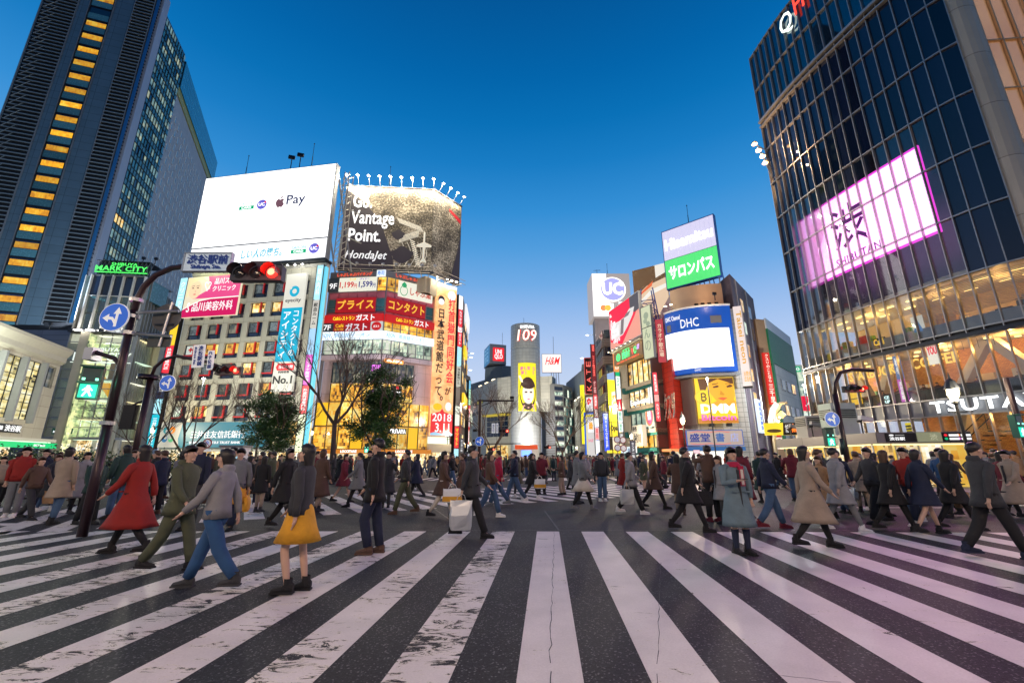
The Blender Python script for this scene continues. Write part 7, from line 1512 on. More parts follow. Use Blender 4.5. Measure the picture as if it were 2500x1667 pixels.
# further on: mast lamps added to brighten the street and the facades
for i,(x,y,h,pw,cl) in enumerate(((-4,118,9,16000,(1,.93,.72)),(15,120,9,11000,(1,.9,.7)),(5,141,6,5000,(.8,.85,1)),(14.8,66,9,3500,(1,.92,.7)),(-30,42,9,5500,(1,.96,.8)),(-14,46,9,4000,(1,.85,.8)),(19,42,9,3800,(1,.82,.62)),(31,46,9,5200,(.85,.95,1)),(-44,36,9,4200,(.95,1,.8)),(-7,66,9,2200,(1,.8,.7)))):
    t=thing('added_mast_lamp','added slim mast lamp, '+['in the street left of the cylinder building','in the street right of the cylinder building','at the foot of the cylinder building','before the banded grey building','before the red window block','before the restaurant block','before the rounded corner building','before the green and white block','before the glass hall','beside the sign lined block'][i],'street lamp',(x,y,0))
    mb=MB(); mb.lathe([(.07,0),(.05,h)],M_['dark'],(x,y,0),6); mb.build('post',t); mb=MB(); mb.lathe([(.01,h-.05),(.16,h),(.13,h+.1),(.01,h+.12)],E(cl,5),(x,y,0),8); mb.build('lamp',t)
    if y>100: lamp_light(t,(x,y,h),pw*2.6,cl,.4,120,(x+(-6 if x<0 else 5),y+40,24))
    else: lamp_light(t,(x,y-.3,h),pw,cl,.3)
tw=[o for o in bpy.data.objects if o.name=='office_tower'][0]
t=thing('roof_floodlight','added floodlight over the podium roof brightening the dark tower','floodlight',(-76,69,19.5)); mb=MB(); mb.box(-76.4,-75.6,68.8,69.2,19.5,20,M_['dark']); mb.build('housing',t); lamp_light(t,(-76,67.5,21),13000,(.75,.88,1),.5); lamp_light(t,(-72,90,40),0,(.75,.85,1),.5)  # floodlight added to lift the dark tower front

# ================================================================== POLES, SIGNALS, ROAD SIGNS
pole_m=mat('maroon_pole',(.032,.015,.02),.35,.3,scale=8,bump=.1); sigh=mat('signal_housing',(.05,.055,.065),.45,.3)
def lens(mb,p,r,m_,d=(0,-1,0),n_=14):
    d=Vector(d).normalized(); a=d.orthogonal().normalized(); b2=d.cross(a); p=Vector(p)
    rings=[[p+d*(r*.35*(1-k_**2)) +(a*math.cos(j*2*math.pi/n_) +b2*math.sin(j*2*math.pi/n_)) *r*k_ for j in range(n_)] for k_ in (.05,.5,.85,1.0)]
    V=[q for g_ in rings for q in g_]; mb.raw(V,[(i*n_+j,i*n_+(j+1) %n_,(i+1) *n_+(j+1) %n_,(i+1) *n_+j) for i in range(3) for j in range(n_)] +[tuple(range(n_))],m_)
def visor(mb,p,r,m_):
    p=Vector(p); n_=12; V=[]
    for k_ in range(2):
        for j in range(n_+1):
            a=R(-20) +R(220) *j/n_; V.append(p+Vector((math.cos(a) *r,-(.0 if k_==0 else .22) ,math.sin(a) *r)))
    V+=[v+Vector((0,0,0)) *1 for v in V]; m2=(n_+1); mb.raw(V,[(j,j+1,m2+j+1,m2+j) for j in range(n_)],m_)
redlens=E((1,.03,.02),2.2); redcore=E((1,.45,.25),2.0); grnlens=E((.02,.85,.55),1.5)
def signal3(name,label,c,s=1.0,red=True):
    """three lens horizontal signal head, red at the right"""
    t=thing(name,label,'traffic signal',c); mb=MB()
    mb.box(-.62*s,.62*s,-.05,.14,-.19*s,.19*s,sigh,Matrix.Translation(c)); mb.box(-.2*s,.25*s,.0,.12,.19*s,.33*s,sigh,Matrix.Translation(c)); mb.build('housing',t)
    for i,x in enumerate((-.4,0,.4)):
        mb=MB(); q=Vector(c) +Vector((x*s,-.06,0)); lens(mb,q,.15*s,redlens if i==2 else mat('dark_lens',(.02,.025,.03),.15)); lo=mb.build('lens',t)
        if i==2: mb=MB(); lens(mb,q+Vector((0,-.06,0)),.09*s,redcore); mb.build('led_disc',lo)
        mb=MB(); visor(mb,q,.175*s,sigh if i<2 else mat('red_lit_hood',(.4,.02,.02),.4)); mb.build('hood',t)
    lamp_light(t,Vector(c) +Vector((.4*s,-.5,0)),12,(1,.05,.03),.1)
    return t
def pedsig(label,c,rot=0.0,s=1.0,glow=E((.02,.80,.50),1.1)):
    t=thing('pedestrian_signal',label,'pedestrian signal',c); T=Matrix.Translation(c) @ Matrix.Rotation(rot,4,'Z') @ Matrix.Scale(s,4)
    mb=MB(); mb.box(-.21,.21,0,.2,-.42,.42,mat('green_housing',(.01,.06,.05),.4),T); mb.box(-.23,.23,-.12,.05,.40,.44,MATS['green_housing'],T); mb.box(-.23,.23,-.10,0,-.02,.02,MATS['green_housing'],T); mb.build('housing',t)
    mb=MB(); mb.box(-.17,.17,-.01,0.0,-.38,-.04,glow,T); dn_=mb.build('display',t); mb=MB(); mb.box(-.17,.17,-.01,0,.04,.38,mat('dark_display',(.03,.035,.04),.2),T); mb.build('dark_display',t)
    mb=MB(); FM=lambda x,z: T @ Vector((x,-.025,z)); wm_=E((.85,1,.95),2.2)
    for poly in ([(-.03,-.07),(.03,-.07),(.035,-.115),(-.035,-.115)],[(-.05,-.125),(.05,-.125),(.045,-.23),(-.045,-.23)],[(-.05,-.13),(-.11,-.20),(-.09,-.215),(-.03,-.16)],[(.05,-.13),(.10,-.19),(.085,-.21),(.03,-.16)],[(-.045,-.22),(0,-.23),(-.06,-.35),(-.10,-.345)],[(.0,-.23),(.045,-.22),(.10,-.34),(.06,-.35)]):
        mb.face([FM(*q) for q in poly],wm_)
    mb.build('walking_figure',dn_)
    mb=MB()
    for x in (-.13,.13): mb.box(x-.03,x+.03,-.03,0,.06,.12,E((.3,1,.7),2),T)
    mb.build('countdown_light',t); lamp_light(t,T @ Vector((0,-.5,-.2)),10,(.1,1,.6),.1)
    return t
blu=mat('road_sign_blue',(.01,.10,.50),.4,emit=(.01,.12,.60),es=.45,var=0); wsg=mat('road_sign_white',(.8,.8,.8),.4,emit=(.8,.8,.8),es=.35,var=0)
def arrow_sign(label,c,r,dirn=-1):
    t=thing('arrow_sign',label,'road sign',c); F=Face((c[0],c[1]),(c[0] +1,c[1])); Z=c[2]
    mb=MB(); mb.prism(disc(0,Z,r,28),F,0,.03,wsg); mb.build('rim',t); mb=MB(); mb.prism(disc(0,Z,r*.95,28),F,.03,.036,blu); mb.build('face',t)
    mb=MB(); s=r*.9
    q=lambda P_: [(x*s,Z+z*s) for x,z in P_]
    mb.prism(q([(.12,-.75),(.32,-.75),(.34,.25),(.56,.25),(.26,.78),(-.06,.25),(.15,.25)]),F,.036,.042,wsg); mb.prism(q([(.14,-.55),(.14,-.2),(-.05,.0),(-.35,.02),(-.35,.24),(-.8,-.08),(-.35,-.4),(-.35,-.2),(-.1,-.22),(0,-.35)]),F,.042,.046,wsg); mb.build('arrow',t)
    return t
# near left mast with its long curved arm
px_,py_=-.912*9.7,9.7
t=thing('signal_mast','maroon signal mast with a long curved arm at the left','signal mast',(px_,py_,0))
mb=MB(); Z_=lambda e: EYE+9.7*e
mb.tube([(px_,py_,0),(px_,py_,2.3)],.092,pole_m,14); mb.tube([(px_,py_,2.25),(px_-.02,py_,4.9)],.08,pole_m,14)
mb.tube([(px_-.02,py_,4.85),(px_,py_,5.2),(px_+.08,py_,5.5),(px_+.3,py_,5.8),(px_+.65,py_,5.98),(px_+1.1,py_,6.05),(px_+2.6,py_,6.05),(px_+3.3,py_,6.02)],.072,pole_m,12,.06)
mb.build('pole',t,smooth=True)
mb=MB()
for z in (4.75,5.15,4.35,2.3): mb.lathe([(.14,z-.04),(.14,z+.04)],M_['steel'],(px_-.02,py_,0),12)
mb.tube([(px_,py_,4.75),(px_-.45,py_-.05,4.78)],.03,M_['steel'],6); mb.tube([(px_,py_,4.85),(px_+.95,py_+.1,4.92)],.035,M_['steel'],6); mb.tube([(px_,py_,4.35),(px_+.9,py_+.1,4.3)],.035,M_['steel'],6); mb.build('clamp',t)
mb=MB(); mb.tube([(px_,py_,3.55),(px_-.2,py_,3.75),(px_-.62,py_-.05,3.88)],.05,pole_m,8); mb.box(px_-.8,px_-.6,py_-.15,py_+.1,3.7,3.98,M_['steel']); mb.build('bracket',t)
sd2=at(472,730,9.85)
arrow_sign('large blue round sign with white ahead and left arrows on the left mast',(at(281,775,9.5).x,9.5,at(281,775,9.5).z),.335)
t=thing('road_sign','grey back of a round road sign beside the left mast','road sign',(sd2.x-.55,9.9,sd2.z)); c_=at(408,776,9.9); F=Face((c_.x,9.9),(c_.x+1,9.9)); gb=mat('sign_back_grey',(.10,.10,.10),.5,.3)
mb=MB(); mb.prism(disc(0,c_.z,.34,26),F,0,.025,gb); mb.build('disc',t); mb=MB(); mb.fbox(F,-.22,.22,c_.z+.12,c_.z+.16,.025,.06,M_['dark']); mb.fbox(F,-.22,.22,c_.z-.2,c_.z-.16,.025,.06,M_['dark']); mb.tube([F.p(.12,c_.z+.36,.08),F.p(.02,c_.z-.72,.08)],.03,M_['steel'],8); mb.build('bracket',t)
mb=MB(); mb.fbox(F,-.32,.22,c_.z-.72,c_.z-.42,0,.03,gb); mb.build('plate',t)
p_=at(513,643,9.65); F=Face((p_.x-.58,9.62),(p_.x+.54,9.62)); sgw=mat('sign_plate_white',(.45,.55,.62),.5,emit=(.42,.52,.60),es=.4,var=0); nvy=mat('sign_navy',(.01,.03,.16),.5,emit=(.01,.03,.14),es=.5,var=0)
sign('station_direction_sign','pale overhead plate reading Shibuya Sta. on the curved arm','road sign',F,(0,1.12,p_.z-.23,p_.z+.23),sgw,[('渋谷駅前',(.08,.94,.38,.90),nvy,{'bold': .01}),('Shibuya Sta.',(.18,.82,.07,.33),nvy,{'bold': .02})],w=.02,th=.04,frame=(M_['steel'],.015))
c_=at(628,668,9.62); signal3('traffic_signal','big overhead traffic signal showing red at the end of the left arm',(c_.x,c_.y,c_.z),.98)
c_=at(219,934,9.3); pedsig('large green walking figure signal on the left mast',(c_.x,c_.y,c_.z),.5,.84)
# second mast behind
px2,py2=-.838*18.5,18.5
t=thing('signal_mast','smaller maroon signal mast behind the first one with flag signs','signal mast',(px2,py2,0))
mb=MB(); mb.tube([(px2,py2,0),(px2,py2,5.0)],.12,pole_m,10); mb.tube([(px2,py2,4.95),(px2+.08,py2,5.35),(px2+.4,py2,5.7),(px2+.9,py2,5.85),(px2+2.2,py2,5.6),(px2+3.4,py2,5.2)],.07,pole_m,8); mb.lathe([(.4,4.85),(.4,5.0),(.01,5.02)],pole_m,(px2-.1,py2,0),10); mb.build('pole',t,smooth=True)
for i,(x0,y0,w_,h_,tx,lb) in enumerate(((487,869,.5,1.0,'渋谷駅前','tilted white flag sign with four characters on the second mast arm'),(516,879,.26,.85,'ハチ公前','narrow tilted white flag sign next to the wider one'))):
    q=at(x0,y0,18.4); F=Face((q.x-w_/2,18.4),(q.x+w_/2,18.4)); tt,pn=sign('flag_sign',lb,'road sign',F,(0,w_,q.z-h_/2,q.z+h_/2),wsg,[(vert(tx),(.5,.9,.06,.94),nvy,{'bold': .02}),('Shibuya Sta.',(.15,.35,.1,.9),nvy,{'rot': -90})] if i==0 else [(vert(tx),(.2,.8,.06,.94),nvy,{'bold': .02})],w=.02,th=.04)
    tt.rotation_euler=(0,R(-4),0)
c_=at(558,905,18.4); signal3('traffic_signal','smaller red traffic signal on the second mast arm',(c_.x,c_.y,c_.z),.9)
c_=at(410,935,18.3); arrow_sign('smaller blue round arrow sign on the second mast',(c_.x,18.3,c_.z),.34)
t=thing('pedestrian_signal','dark pedestrian signal seen from behind on the second mast','pedestrian signal',(px2-.6,18.4,2.9)); mb=MB(); q=at(318,1018,18.4); mb.box(q.x-.3,q.x+.2,18.3,18.5,q.z-.5,q.z+.5,M_['black']); mb.build('housing',t); mb=MB(); mb.tube([(q.x,18.4,q.z+.5),(px2,py2,q.z+.75)],.04,pole_m,5); mb.build('bracket',t)
# right mast
px3,py3=.742*20,20.0
t=thing('signal_mast','dark curved signal mast in front of the curved glass building','signal mast',(px3,py3,0))
mb=MB(); mb.tube([(px3,py3,0),(px3,py3,4.4)],.11,pole_m,10); mb.tube([(px3,py3,4.35),(px3+.12,py3,4.9),(px3+.45,py3,5.4),(px3+1.0,py3,5.55),(px3+2.0,py3,5.5)],.08,pole_m,8); mb.tube([(px3,py3,3.2),(px3-.75,py3,3.25)],.04,pole_m,6); mb.box(px3-.18,px3-.1,py3-.1,py3+.1,1.7,2.4,M_['dark']); mb.build('pole',t,smooth=True)
c_=at(2085,950,19.8); t=signal3('traffic_signal','red traffic signal on the right mast before the coffee floor',(c_.x,c_.y,c_.z),.75)
c_=at(2031,1023,19.8); arrow_sign('blue round arrow sign on the right mast',(c_.x,19.8,c_.z),.33)
c_=at(2028,1067,19.7); pedsig('green walking figure signal before the subway canopy',(c_.x,c_.y,c_.z),.1,.95)
c_=at(2492,1040,15.5); t=pedsig('green walking figure signal at the right edge of the view',(c_.x,c_.y,c_.z),.3,.95)
t=thing('signal_post','dark signal post at the right edge of the view','signal mast',(c_.x+.3,15.8,0)); mb=MB(); mb.tube([(c_.x+.32,15.8,0),(c_.x+.32,15.8,4.4)],.09,pole_m,8); mb.build('pole',t)
mb=MB(); q=(c_.x-.1,15.8); mb.lathe([(.05,0),(.05,3.9)],M_['black'],(q[0] -.5,q[1],0),8)
lantern((c_.x-.95,16.6),4.0,'lantern street lamp at the right edge before the white capital letters',300)
# central mast in the street
q=at(1172,1000,44); cx3=q.x
t=thing('camera_mast','dark T shaped mast with small cameras in the middle of the street','signal mast',(cx3,44,0))
mb=MB(); mb.tube([(cx3,44,0),(cx3,44,at(1172,975,44).z)],.16,pole_m,8); zt3=at(1172,978,44).z; mb.tube([(cx3-.3,44,zt3),(cx3+3.4,44,zt3)],.08,pole_m,6); mb.tube([(cx3,44,zt3-.6),(cx3+1.2,44,zt3-.1)],.04,pole_m,5); mb.tube([(cx3,44,2.9),(cx3+4.6,44,2.95)],.05,pole_m,5); mb.build('pole',t)
for i,z in enumerate((zt3+.3,4.2,3.2)):
    mb=MB(); x=cx3+(3.2 if i==0 else-.45); mb.box(x-.2,x+.2,43.8,44.1,z-.12,z+.12,M_['black']); mb.build('camera',t)
c_=at(1238,1052,42); signal3('traffic_signal','glowing red signal in front of the bare tree by the cylinder building',(c_.x-.3,c_.y,c_.z),.8)
for i,(x,y,Y,lb) in enumerate(((1205,1097,60,'small red signal low left of the silver cylinder'),(1342,1092,60,'small red signal low right of the silver cylinder'))):
    c_=at(x,y,Y); t=signal3('traffic_signal',lb,(c_.x-.3,c_.y,c_.z),.8); mb=MB(); mb.tube([(c_.x+.9,Y+.2,0),(c_.x+.9,Y+.2,c_.z+.6)],.08,pole_m,6); mb.tube([(c_.x+.9,Y+.2,c_.z+.3),(c_.x-.3,Y+.1,c_.z+.3)],.05,pole_m,5); mb.build('post',t)
c_=at(1171,1077,43.7); arrow_sign('small blue round arrow sign on the central camera mast',(c_.x,43.7,c_.z),.45)
for i,(x,lb) in enumerate(((1205,'pale flag sign on a thin post left of the red signal'),(1216,'narrow pale flag sign beside the other one'))):
    q=at(x,1045,46); sign('flag_sign',lb,'road sign',Face((q.x-.2,46),(q.x+.3,46)),(0,.38-.16*i,q.z-.5,q.z+.5),wsg,[(vert('道玄坂'),(.2,.8,.1,.9),nvy,{})],w=0,th=.05)
c_=at(895,1094,38); pedsig('small green signal below the leafy tree',(c_.x,c_.y,c_.z),0,.9)
# sundry
q=at(507,1082,30); t=thing('no_turn_sign','red ringed no turning sign on a thin white post by the bank','road sign',(q.x,30,0)); F=Face((q.x,30),(q.x+1,30))
mb=MB(); mb.tube([(q.x,30.02,0),(q.x,30.02,q.z+.3)],.03,M_['white'],6); mb.build('post',t); mb=MB(); mb.prism(disc(0,q.z,.32,22),F,0.03,.05,M_['red']); mb.prism(disc(0,q.z,.24,22),F,.05,.056,wsg); mb.build('face',t); mb=MB(); mb.tube([F.p(-.06,q.z-.12,.07),F.p(-.06,q.z+.08,.07),F.p(.0,q.z+.14,.07),F.p(.07,q.z+.08,.07),F.p(.07,q.z-.05,.07)],.025,blu,5); mb.tube([F.p(-.17,q.z+.17,.08),F.p(.17,q.z-.17,.08)],.02,M_['red'],5); mb.build('symbol',t); mb=MB(); mb.fbox(F,-.32,.32,q.z-.52,q.z-.37,.03,.05,wsg); mb.build('plate',t)
q=at(567,1085,31); t=thing('utility_cabinet','white square utility kiosk before the teal bank sign','kiosk',(q.x,31,0)); mb=MB(); mb.box(q.x-.75,q.x+.75,31,32,0,2.3,M_['white']); mb.build('body',t); mb=MB(); mb.box(q.x-.85,q.x+.85,30.9,32.1,2.3,2.42,M_['grey']); mb.build('lid',t); mb=MB(); mb.box(q.x-.45,q.x+.5,30.96,30.995,.8,2.1,E((.5,.85,1),.8)); mb.build('lit_panel',t)
# gate lamp with a row of bulbs, and the LED banner
q=at(1905,990,40); t=thing('gate_lamp','curved street gate lamp with a string of round bulbs at the side street','street lamp',(at(1895,1100,40).x,40,0)); bx_=at(1893,1090,40).x
mb=MB(); crv=[(bx_,40,0),(bx_,40,3.2)] +[tuple(at(x,y,40)) for x,y in ((1893,1035),(1895,1005),(1905,985),(1920,982))]; mb.tube(crv,.16,mat('ivory_metal',(.55,.5,.38),.4,.3),8); mb.build('post',t,smooth=True)
mb=MB(); pts=[tuple(at(x,y,39.6)) for x,y in ((1885,1052),(1881,1025),(1886,1000),(1896,985))]; mb.tube(pts,.22,E((.85,.85,.75),.9),6); mb.build('name_panel',t)
for i,(x,y) in enumerate(((1898,1040),(1900,1028),(1904,1018))): mb=MB(); c_=at(x,y,39.6); mb.lathe([(.01,-.16),(.16,0),(.01,.16)],E((1,.9,.55),4),tuple(c_),8); mb.build('bulb',t)
mb=MB(); c_=at(1908,1012,39.5); mb.lathe([(.01,-.35),(.36,0),(.01,.35)],E((1,.62,.15),2.5),tuple(c_),12); mb.build('globe',t); lamp_light(t,c_+Vector((0,-1,0)),500,(1,.7,.35),.3)
q0=at(1870,1040,39); q1=at(1945,1040,39); F=Face((q0.x,39.3),(q1.x,38.4))
sign('led_banner','yellow and black banner with orange LED characters at the side street','sign',F,(0,F.len,3.5,4.55),E((1,.7,.03),.95),[('無',(.72,.92,.2,.9),E((1,.2,.02),1.4),{'bold': .06}),('だ',(.56,.64,.2,.85),WHT1,{})],w=.1,th=.3,art=[([(.48,0),(1,0),(1,1),(.52,1)],M_['black']),(ell(.25,.35,.2,.15),mat('ink_brown',(.1,.07,.02),.5))])
for i,(x,y,Y,h_,lb) in enumerate(((1545,1095,34,2.6,'grey vertical plate on the lamp post before the fruit parlour'),(1127,1085,44,2.8,'dark vertical plate in front of the banner shopfront'))):
    q=at(x,y,Y); sign('post_plate',lb,'sign',Face((q.x-.2,Y),(q.x+.3,Y)),(0,.42,q.z-.8,q.z+.6),M_['grey'],[(vert('センター街'),(.25,.75,.1,.9),WHT1,{})],w=0,th=.06)
for i,(x,Y,lb) in enumerate(((1508,36,'pair of round grey signs on a post, nearer the drugstore'),(1522,37,'pair of round pink signs on a post before the parlour awning'))):
    q=at(x,1095,Y); t=thing('round_sign_post',lb,'road sign',(q.x,Y,0)); F=Face((q.x,Y),(q.x+1,Y)); mb=MB(); mb.tube([(q.x,Y+.03,0),(q.x,Y+.03,3.3)],.03,M_['grey'],5); mb.build('post',t)
    for z in (2.35,3.0): mb=MB(); mb.prism(disc(0,z,.28,18),F,0,.03,mat('faded_red',(.45,.18,.16),.5)); mb.prism(disc(0,z,.2,18),F,.03,.035,wsg); mb.build('disc',t)
t=thing('shop_van','small bright shop van with a blue lit logo at the foot of the silver cylinder','van',(3.0,75,0)); mb=MB(); q=at(1285,1105,75); mb.box(q.x-2.1,q.x+2.1,75,79,.5,3.0,M_['white']); mb.build('body',t); mb=MB(); mb.box(q.x-1.9,q.x+1.9,74.9,74.98,3.0,3.7,E((.7,.08,.02),.9)); mb.build('roof_sign',t); mb=MB(); mb.box(q.x-.8,q.x+.8,74.9,74.98,1.9,2.8,E((.15,.3,1),2.5)); mb.build('lit_logo',t)
for s_ in (-1,1): mb=MB(); mb.tube([(q.x+s_*2.05-.12,75.8,.4),(q.x+s_*2.05+.12,75.8,.4)],.4,M_['black'],14); mb.build('wheel',t)

# ================================================================== TREES
bark=mat('bark',(.10,.07,.055),.9,scale=10,bump=.6); leafm,n,l=newmat('leaf'); b=n['Principled BSDF']; MATS['leaf'] =leafm
g=n.new('ShaderNodeNewGeometry'); no=n.new('ShaderNodeTexNoise'); no.inputs['Scale'].default_value=1.3; l.new(g.outputs['Position'],no.inputs['Vector']); rp=n.new('ShaderNodeValToRGB'); e=rp.color_ramp.elements; e[0].position=.35; e[0].color=(.015,.055,.012,1); e[1].position=.7; e[1].color=(.08,.17,.03,1); l.new(no.outputs['Fac'],rp.inputs[0]); l.new(rp.outputs[0],b.inputs['Base Color']); b.inputs['Roughness'].default_value=.45
def branch(mb,rg,p,d,ln,r,dep,tips,spread=.55,n_=5):
    q=p+d*ln*.5+Vector((rg.uniform(-.06,.06),rg.uniform(-.06,.06),.02)) *ln; e_=q+(d+Vector((rg.uniform(-.2,.2),rg.uniform(-.2,.2),rg.uniform(0,.15)))).normalized() *ln*.5
    mb.tube([p,q,e_],r,bark,max(3,n_),r*.62,cap=False)
    if dep==0: tips.append(e_); return
    k_=3 if dep>1 or rg.random() <.6 else 2
    for i in range(k_):
        nd=(d+Vector((rg.uniform(-1,1),rg.uniform(-1,1),rg.uniform(-.25,.7))) *spread).normalized(); branch(mb,rg,e_ if i else q.lerp(e_,.7),nd,ln*rg.uniform(.62,.82),r*.6,dep-1,tips,spread,n_-1)
def tree(name,label,x,y,h,trunk_h,r,dep,seed,leaves=0,cr=None,spread=.55,group=None,z0=0):
    rg=random.Random(seed); t=thing(name,label,'tree',(x,y,z0),group); mb=MB(); tips=[]; p=Vector((x,y,z0)); top=p+Vector((rg.uniform(-.2,.2),0,trunk_h)); mb.tube([p,p.lerp(top,.5) +Vector((.06,0,0)),top],r,bark,9,r*.7); mb.build('trunk',t,smooth=True)
    mb=MB(); k_=4
    for i in range(k_):
        a=i*6.283/k_+rg.random(); branch(mb,rg,top-Vector((0,0,.1)),Vector((math.cos(a) *.6,math.sin(a) *.6,.8)).normalized(),(h-trunk_h) *.36,r*.55,dep,tips,spread)
    mb.build('branches',t)
    if leaves:
        V=[]; Fc=[]; c=Vector((x,y,z0+(trunk_h*.75+h) /2)); cl=[c+Vector((rg.gauss(0,.42) *cr[0],rg.gauss(0,.42) *cr[0],rg.uniform(-.85,.8) *cr[1])) for _ in range(46)]
        cl=[q for q in cl if ((q.x-c.x) /cr[0])**2+((q.z-c.z) /cr[1])**2<1.1]
        for i in range(leaves):
            q=rg.choice(cl) +Vector((rg.gauss(0,.36),rg.gauss(0,.36),rg.gauss(0,.26))); s=rg.uniform(.06,.13)
            a=Vector((rg.uniform(-1,1),rg.uniform(-1,1),rg.uniform(-.5,.5))).normalized(); b2=a.cross(Vector((rg.uniform(-1,1),rg.uniform(-1,1),rg.uniform(-1,1)))).normalized()
            i0=len(V); V+=[q-a*s,q+b2*s*.5,q+a*s,q-b2*s*.5]; Fc.append([i0,i0+1,i0+2,i0+3])
        mb=MB(); mb.v=V; mb.f=Fc; mb.mats=[leafm]; mb.mi=[0] *len(Fc); mb.uv=[None] *len(Fc); mb.build('crown',t,kind='stuff')
    return t
def tx(x,Y): return ray(x,1112)[0] *Y
tree('evergreen_tree','rounded evergreen tree in front of the bank and contact lens banner',tx(670,38),38,7.8,2.0,.17,3,11,15000,(2.3,2.7))
tree('evergreen_tree','large evergreen tree in front of the amber shop of the restaurant block',tx(915,38),38,9.6,2.2,.2,3,12,22000,(2.6,3.7))
tree('bare_tree','tall leafless tree in front of the restaurant block, left of the large evergreen',tx(812,35),35,11.5,4.2,.24,5,13,spread=.5)
tree('bare_tree','leafless tree in front of the bank sign and its flower emblem',tx(450,34),34,7.8,1.9,.15,5,14,spread=.6)
tree('bare_tree','thin leafless tree between the two left signal masts and the glass hall',tx(345,33),33,6.8,1.5,.1,4,15,spread=.6)
tree('bare_tree','leafless street tree before the left wing of the cylinder building',tx(1200,62),62,11.0,2.2,.22,5,16,spread=.7)
tree('bare_tree','leafless street tree before the glass shop block right of the cylinder',tx(1373,62),62,9.8,2.4,.2,5,17,spread=.6)
tree('bare_tree','slim leafless tree behind the evergreen by the bank',tx(625,41),41,9.5,3.5,.12,4,18,spread=.55)
rg=random.Random(4)
for i,(x,Y) in enumerate(((30,24),(105,25),(170,23),(235,26),(420,27),(345,26))):
    cx_=tx(x,Y); t=thing('planter_shrub',['dark shrub at the far left edge behind the crowd','dark shrub below the station name sign','dark shrub below the glass hall entrance','dark shrub just left of the main signal mast foot','dark shrub below the flower emblem','dark shrub between the two signal masts'][i],'shrub',(cx_,Y,0)); mb=MB(); V=[]; Fc=[]
    mb.tube([(cx_,Y,0),(cx_+.05,Y,1.2)],.05,bark,5); mb.build('stem',t)
    for k_ in range(900):
        q=Vector((cx_+rg.gauss(0,.55),Y+rg.gauss(0,.4),1.25+rg.gauss(0,.38))); a=Vector((rg.uniform(-1,1),rg.uniform(-1,1),rg.uniform(-1,1))).normalized() *.09; b2=a.cross(Vector((rg.random(),rg.random(),1))).normalized() *.045; j=len(V); V+=[q-a,q+b2,q+a,q-b2]; Fc.append([j,j+1,j+2,j+3])
    mb=MB(); mb.v=V; mb.f=Fc; mb.mats=[leafm]; mb.mi=[0] *len(Fc); mb.uv=[None] *len(Fc); mb.build('foliage',t,kind='stuff')

for (x,y,z,ax,ay,az,pw,cl,lb) in ((23,46.5,19.6,23,50.5,21,420,(1,.68,.42),'small floodlight washing the tan wall above the curved blue panel'),(20,74,22,21,85,30,5200,(1,.88,.85),'added floodlight by the banded building brightening the plain grey tower'),(-6,118,1,4.5,155,8,22000,(.92,.95,1),'ground floodlight washing the foot of the silver cylinder'),(31.5,54,5,34,57,15,900,(1,.62,.3),'sodium floodlight on the tan end of the green and white block'),(-62,56,19,-84,84,60,16000,(.7,.85,1),'added floodlight at the hall roof edge brightening the glass side of the tower')):  # those for the grey tower and the tower's glass side are added brighteners
    t=thing('wall_floodlight',lb,'floodlight',(x,y,z)); mb=MB(); mb.box(x-.2,x+.2,y-.1,y+.1,z-.15,z+.15,M_['dark']); mb.box(x-.04,x+.04,y-.04,y+.04,z-.8,z-.15,M_['dark']); mb.build('housing',t); lamp_light(t,(x,y,z+.2),pw,cl,.2,110,(ax,ay,az))

# ================================================================== PEOPLE
SK=mat('skin',(.52,.33,.24),.55,var=.06,scale=20); HB=mat('hair_black',(.012,.010,.010),.45,scale=40); HBR=mat('hair_brown',(.07,.035,.018),.5,scale=40); HG=mat('hair_grey',(.25,.24,.23),.6,scale=40)
def cl(nm,c,r=.85): return mat('cloth_'+nm,c,r,scale=7,bump=.9,var=.3)
CLC={'black': (.010,.010,.012),'navy': (.012,.018,.045),'charcoal': (.035,.037,.042),'grey': (.16,.17,.18),'pale grey': (.24,.24,.25),'brown': (.09,.05,.035),'beige': (.32,.25,.19),'camel': (.34,.20,.10),'burgundy': (.14,.012,.025),'red': (.26,.014,.010),'crimson': (.38,.01,.05),'olive': (.07,.08,.045),'dark green': (.015,.045,.04),'blue': (.02,.075,.19),'denim': (.05,.10,.19),'cream': (.62,.56,.48),'white': (.72,.70,.68),'mustard': (.62,.30,.02),'grey blue': (.13,.19,.22),'pink': (.5,.16,.2),'bare': None}
def cm(nm): return SK if nm=='bare' else cl(nm.replace(' ','_'),CLC[nm])
def skinned(nodes,edges,lv=1):
    me=bpy.data.meshes.new('body'); me.from_pydata([n_[0] for n_ in nodes],edges,[]); o=bpy.data.objects.new('body',me); COL.objects.link(o)
    sm=o.modifiers.new('s','SKIN'); sm.use_smooth_shade=True
    dd=me.skin_vertices[0].data
    for i,n_ in enumerate(nodes): r_=n_[1]; dd[i].radius=r_ if isinstance(r_,tuple) else (r_,r_)
    dd[0].use_root=True; u=o.modifiers.new('u','SUBSURF'); u.levels=lv; u.render_levels=lv
    dg=bpy.context.evaluated_depsgraph_get(); m2=bpy.data.meshes.new_from_object(o.evaluated_get(dg)); bpy.data.objects.remove(o)
    return m2
V3=Vector
def leg(x,th,kn,ph=0):
    """thigh angle forward, knee bend -> hip, knee, ankle (faces -Y)"""
    h=V3((x,0,.90)); k_=h+V3((0,-math.sin(th),-math.cos(th))) *.43; a=k_+V3((0,-math.sin(th-kn),-math.cos(th-kn))) *.42; return [h,k_,a]
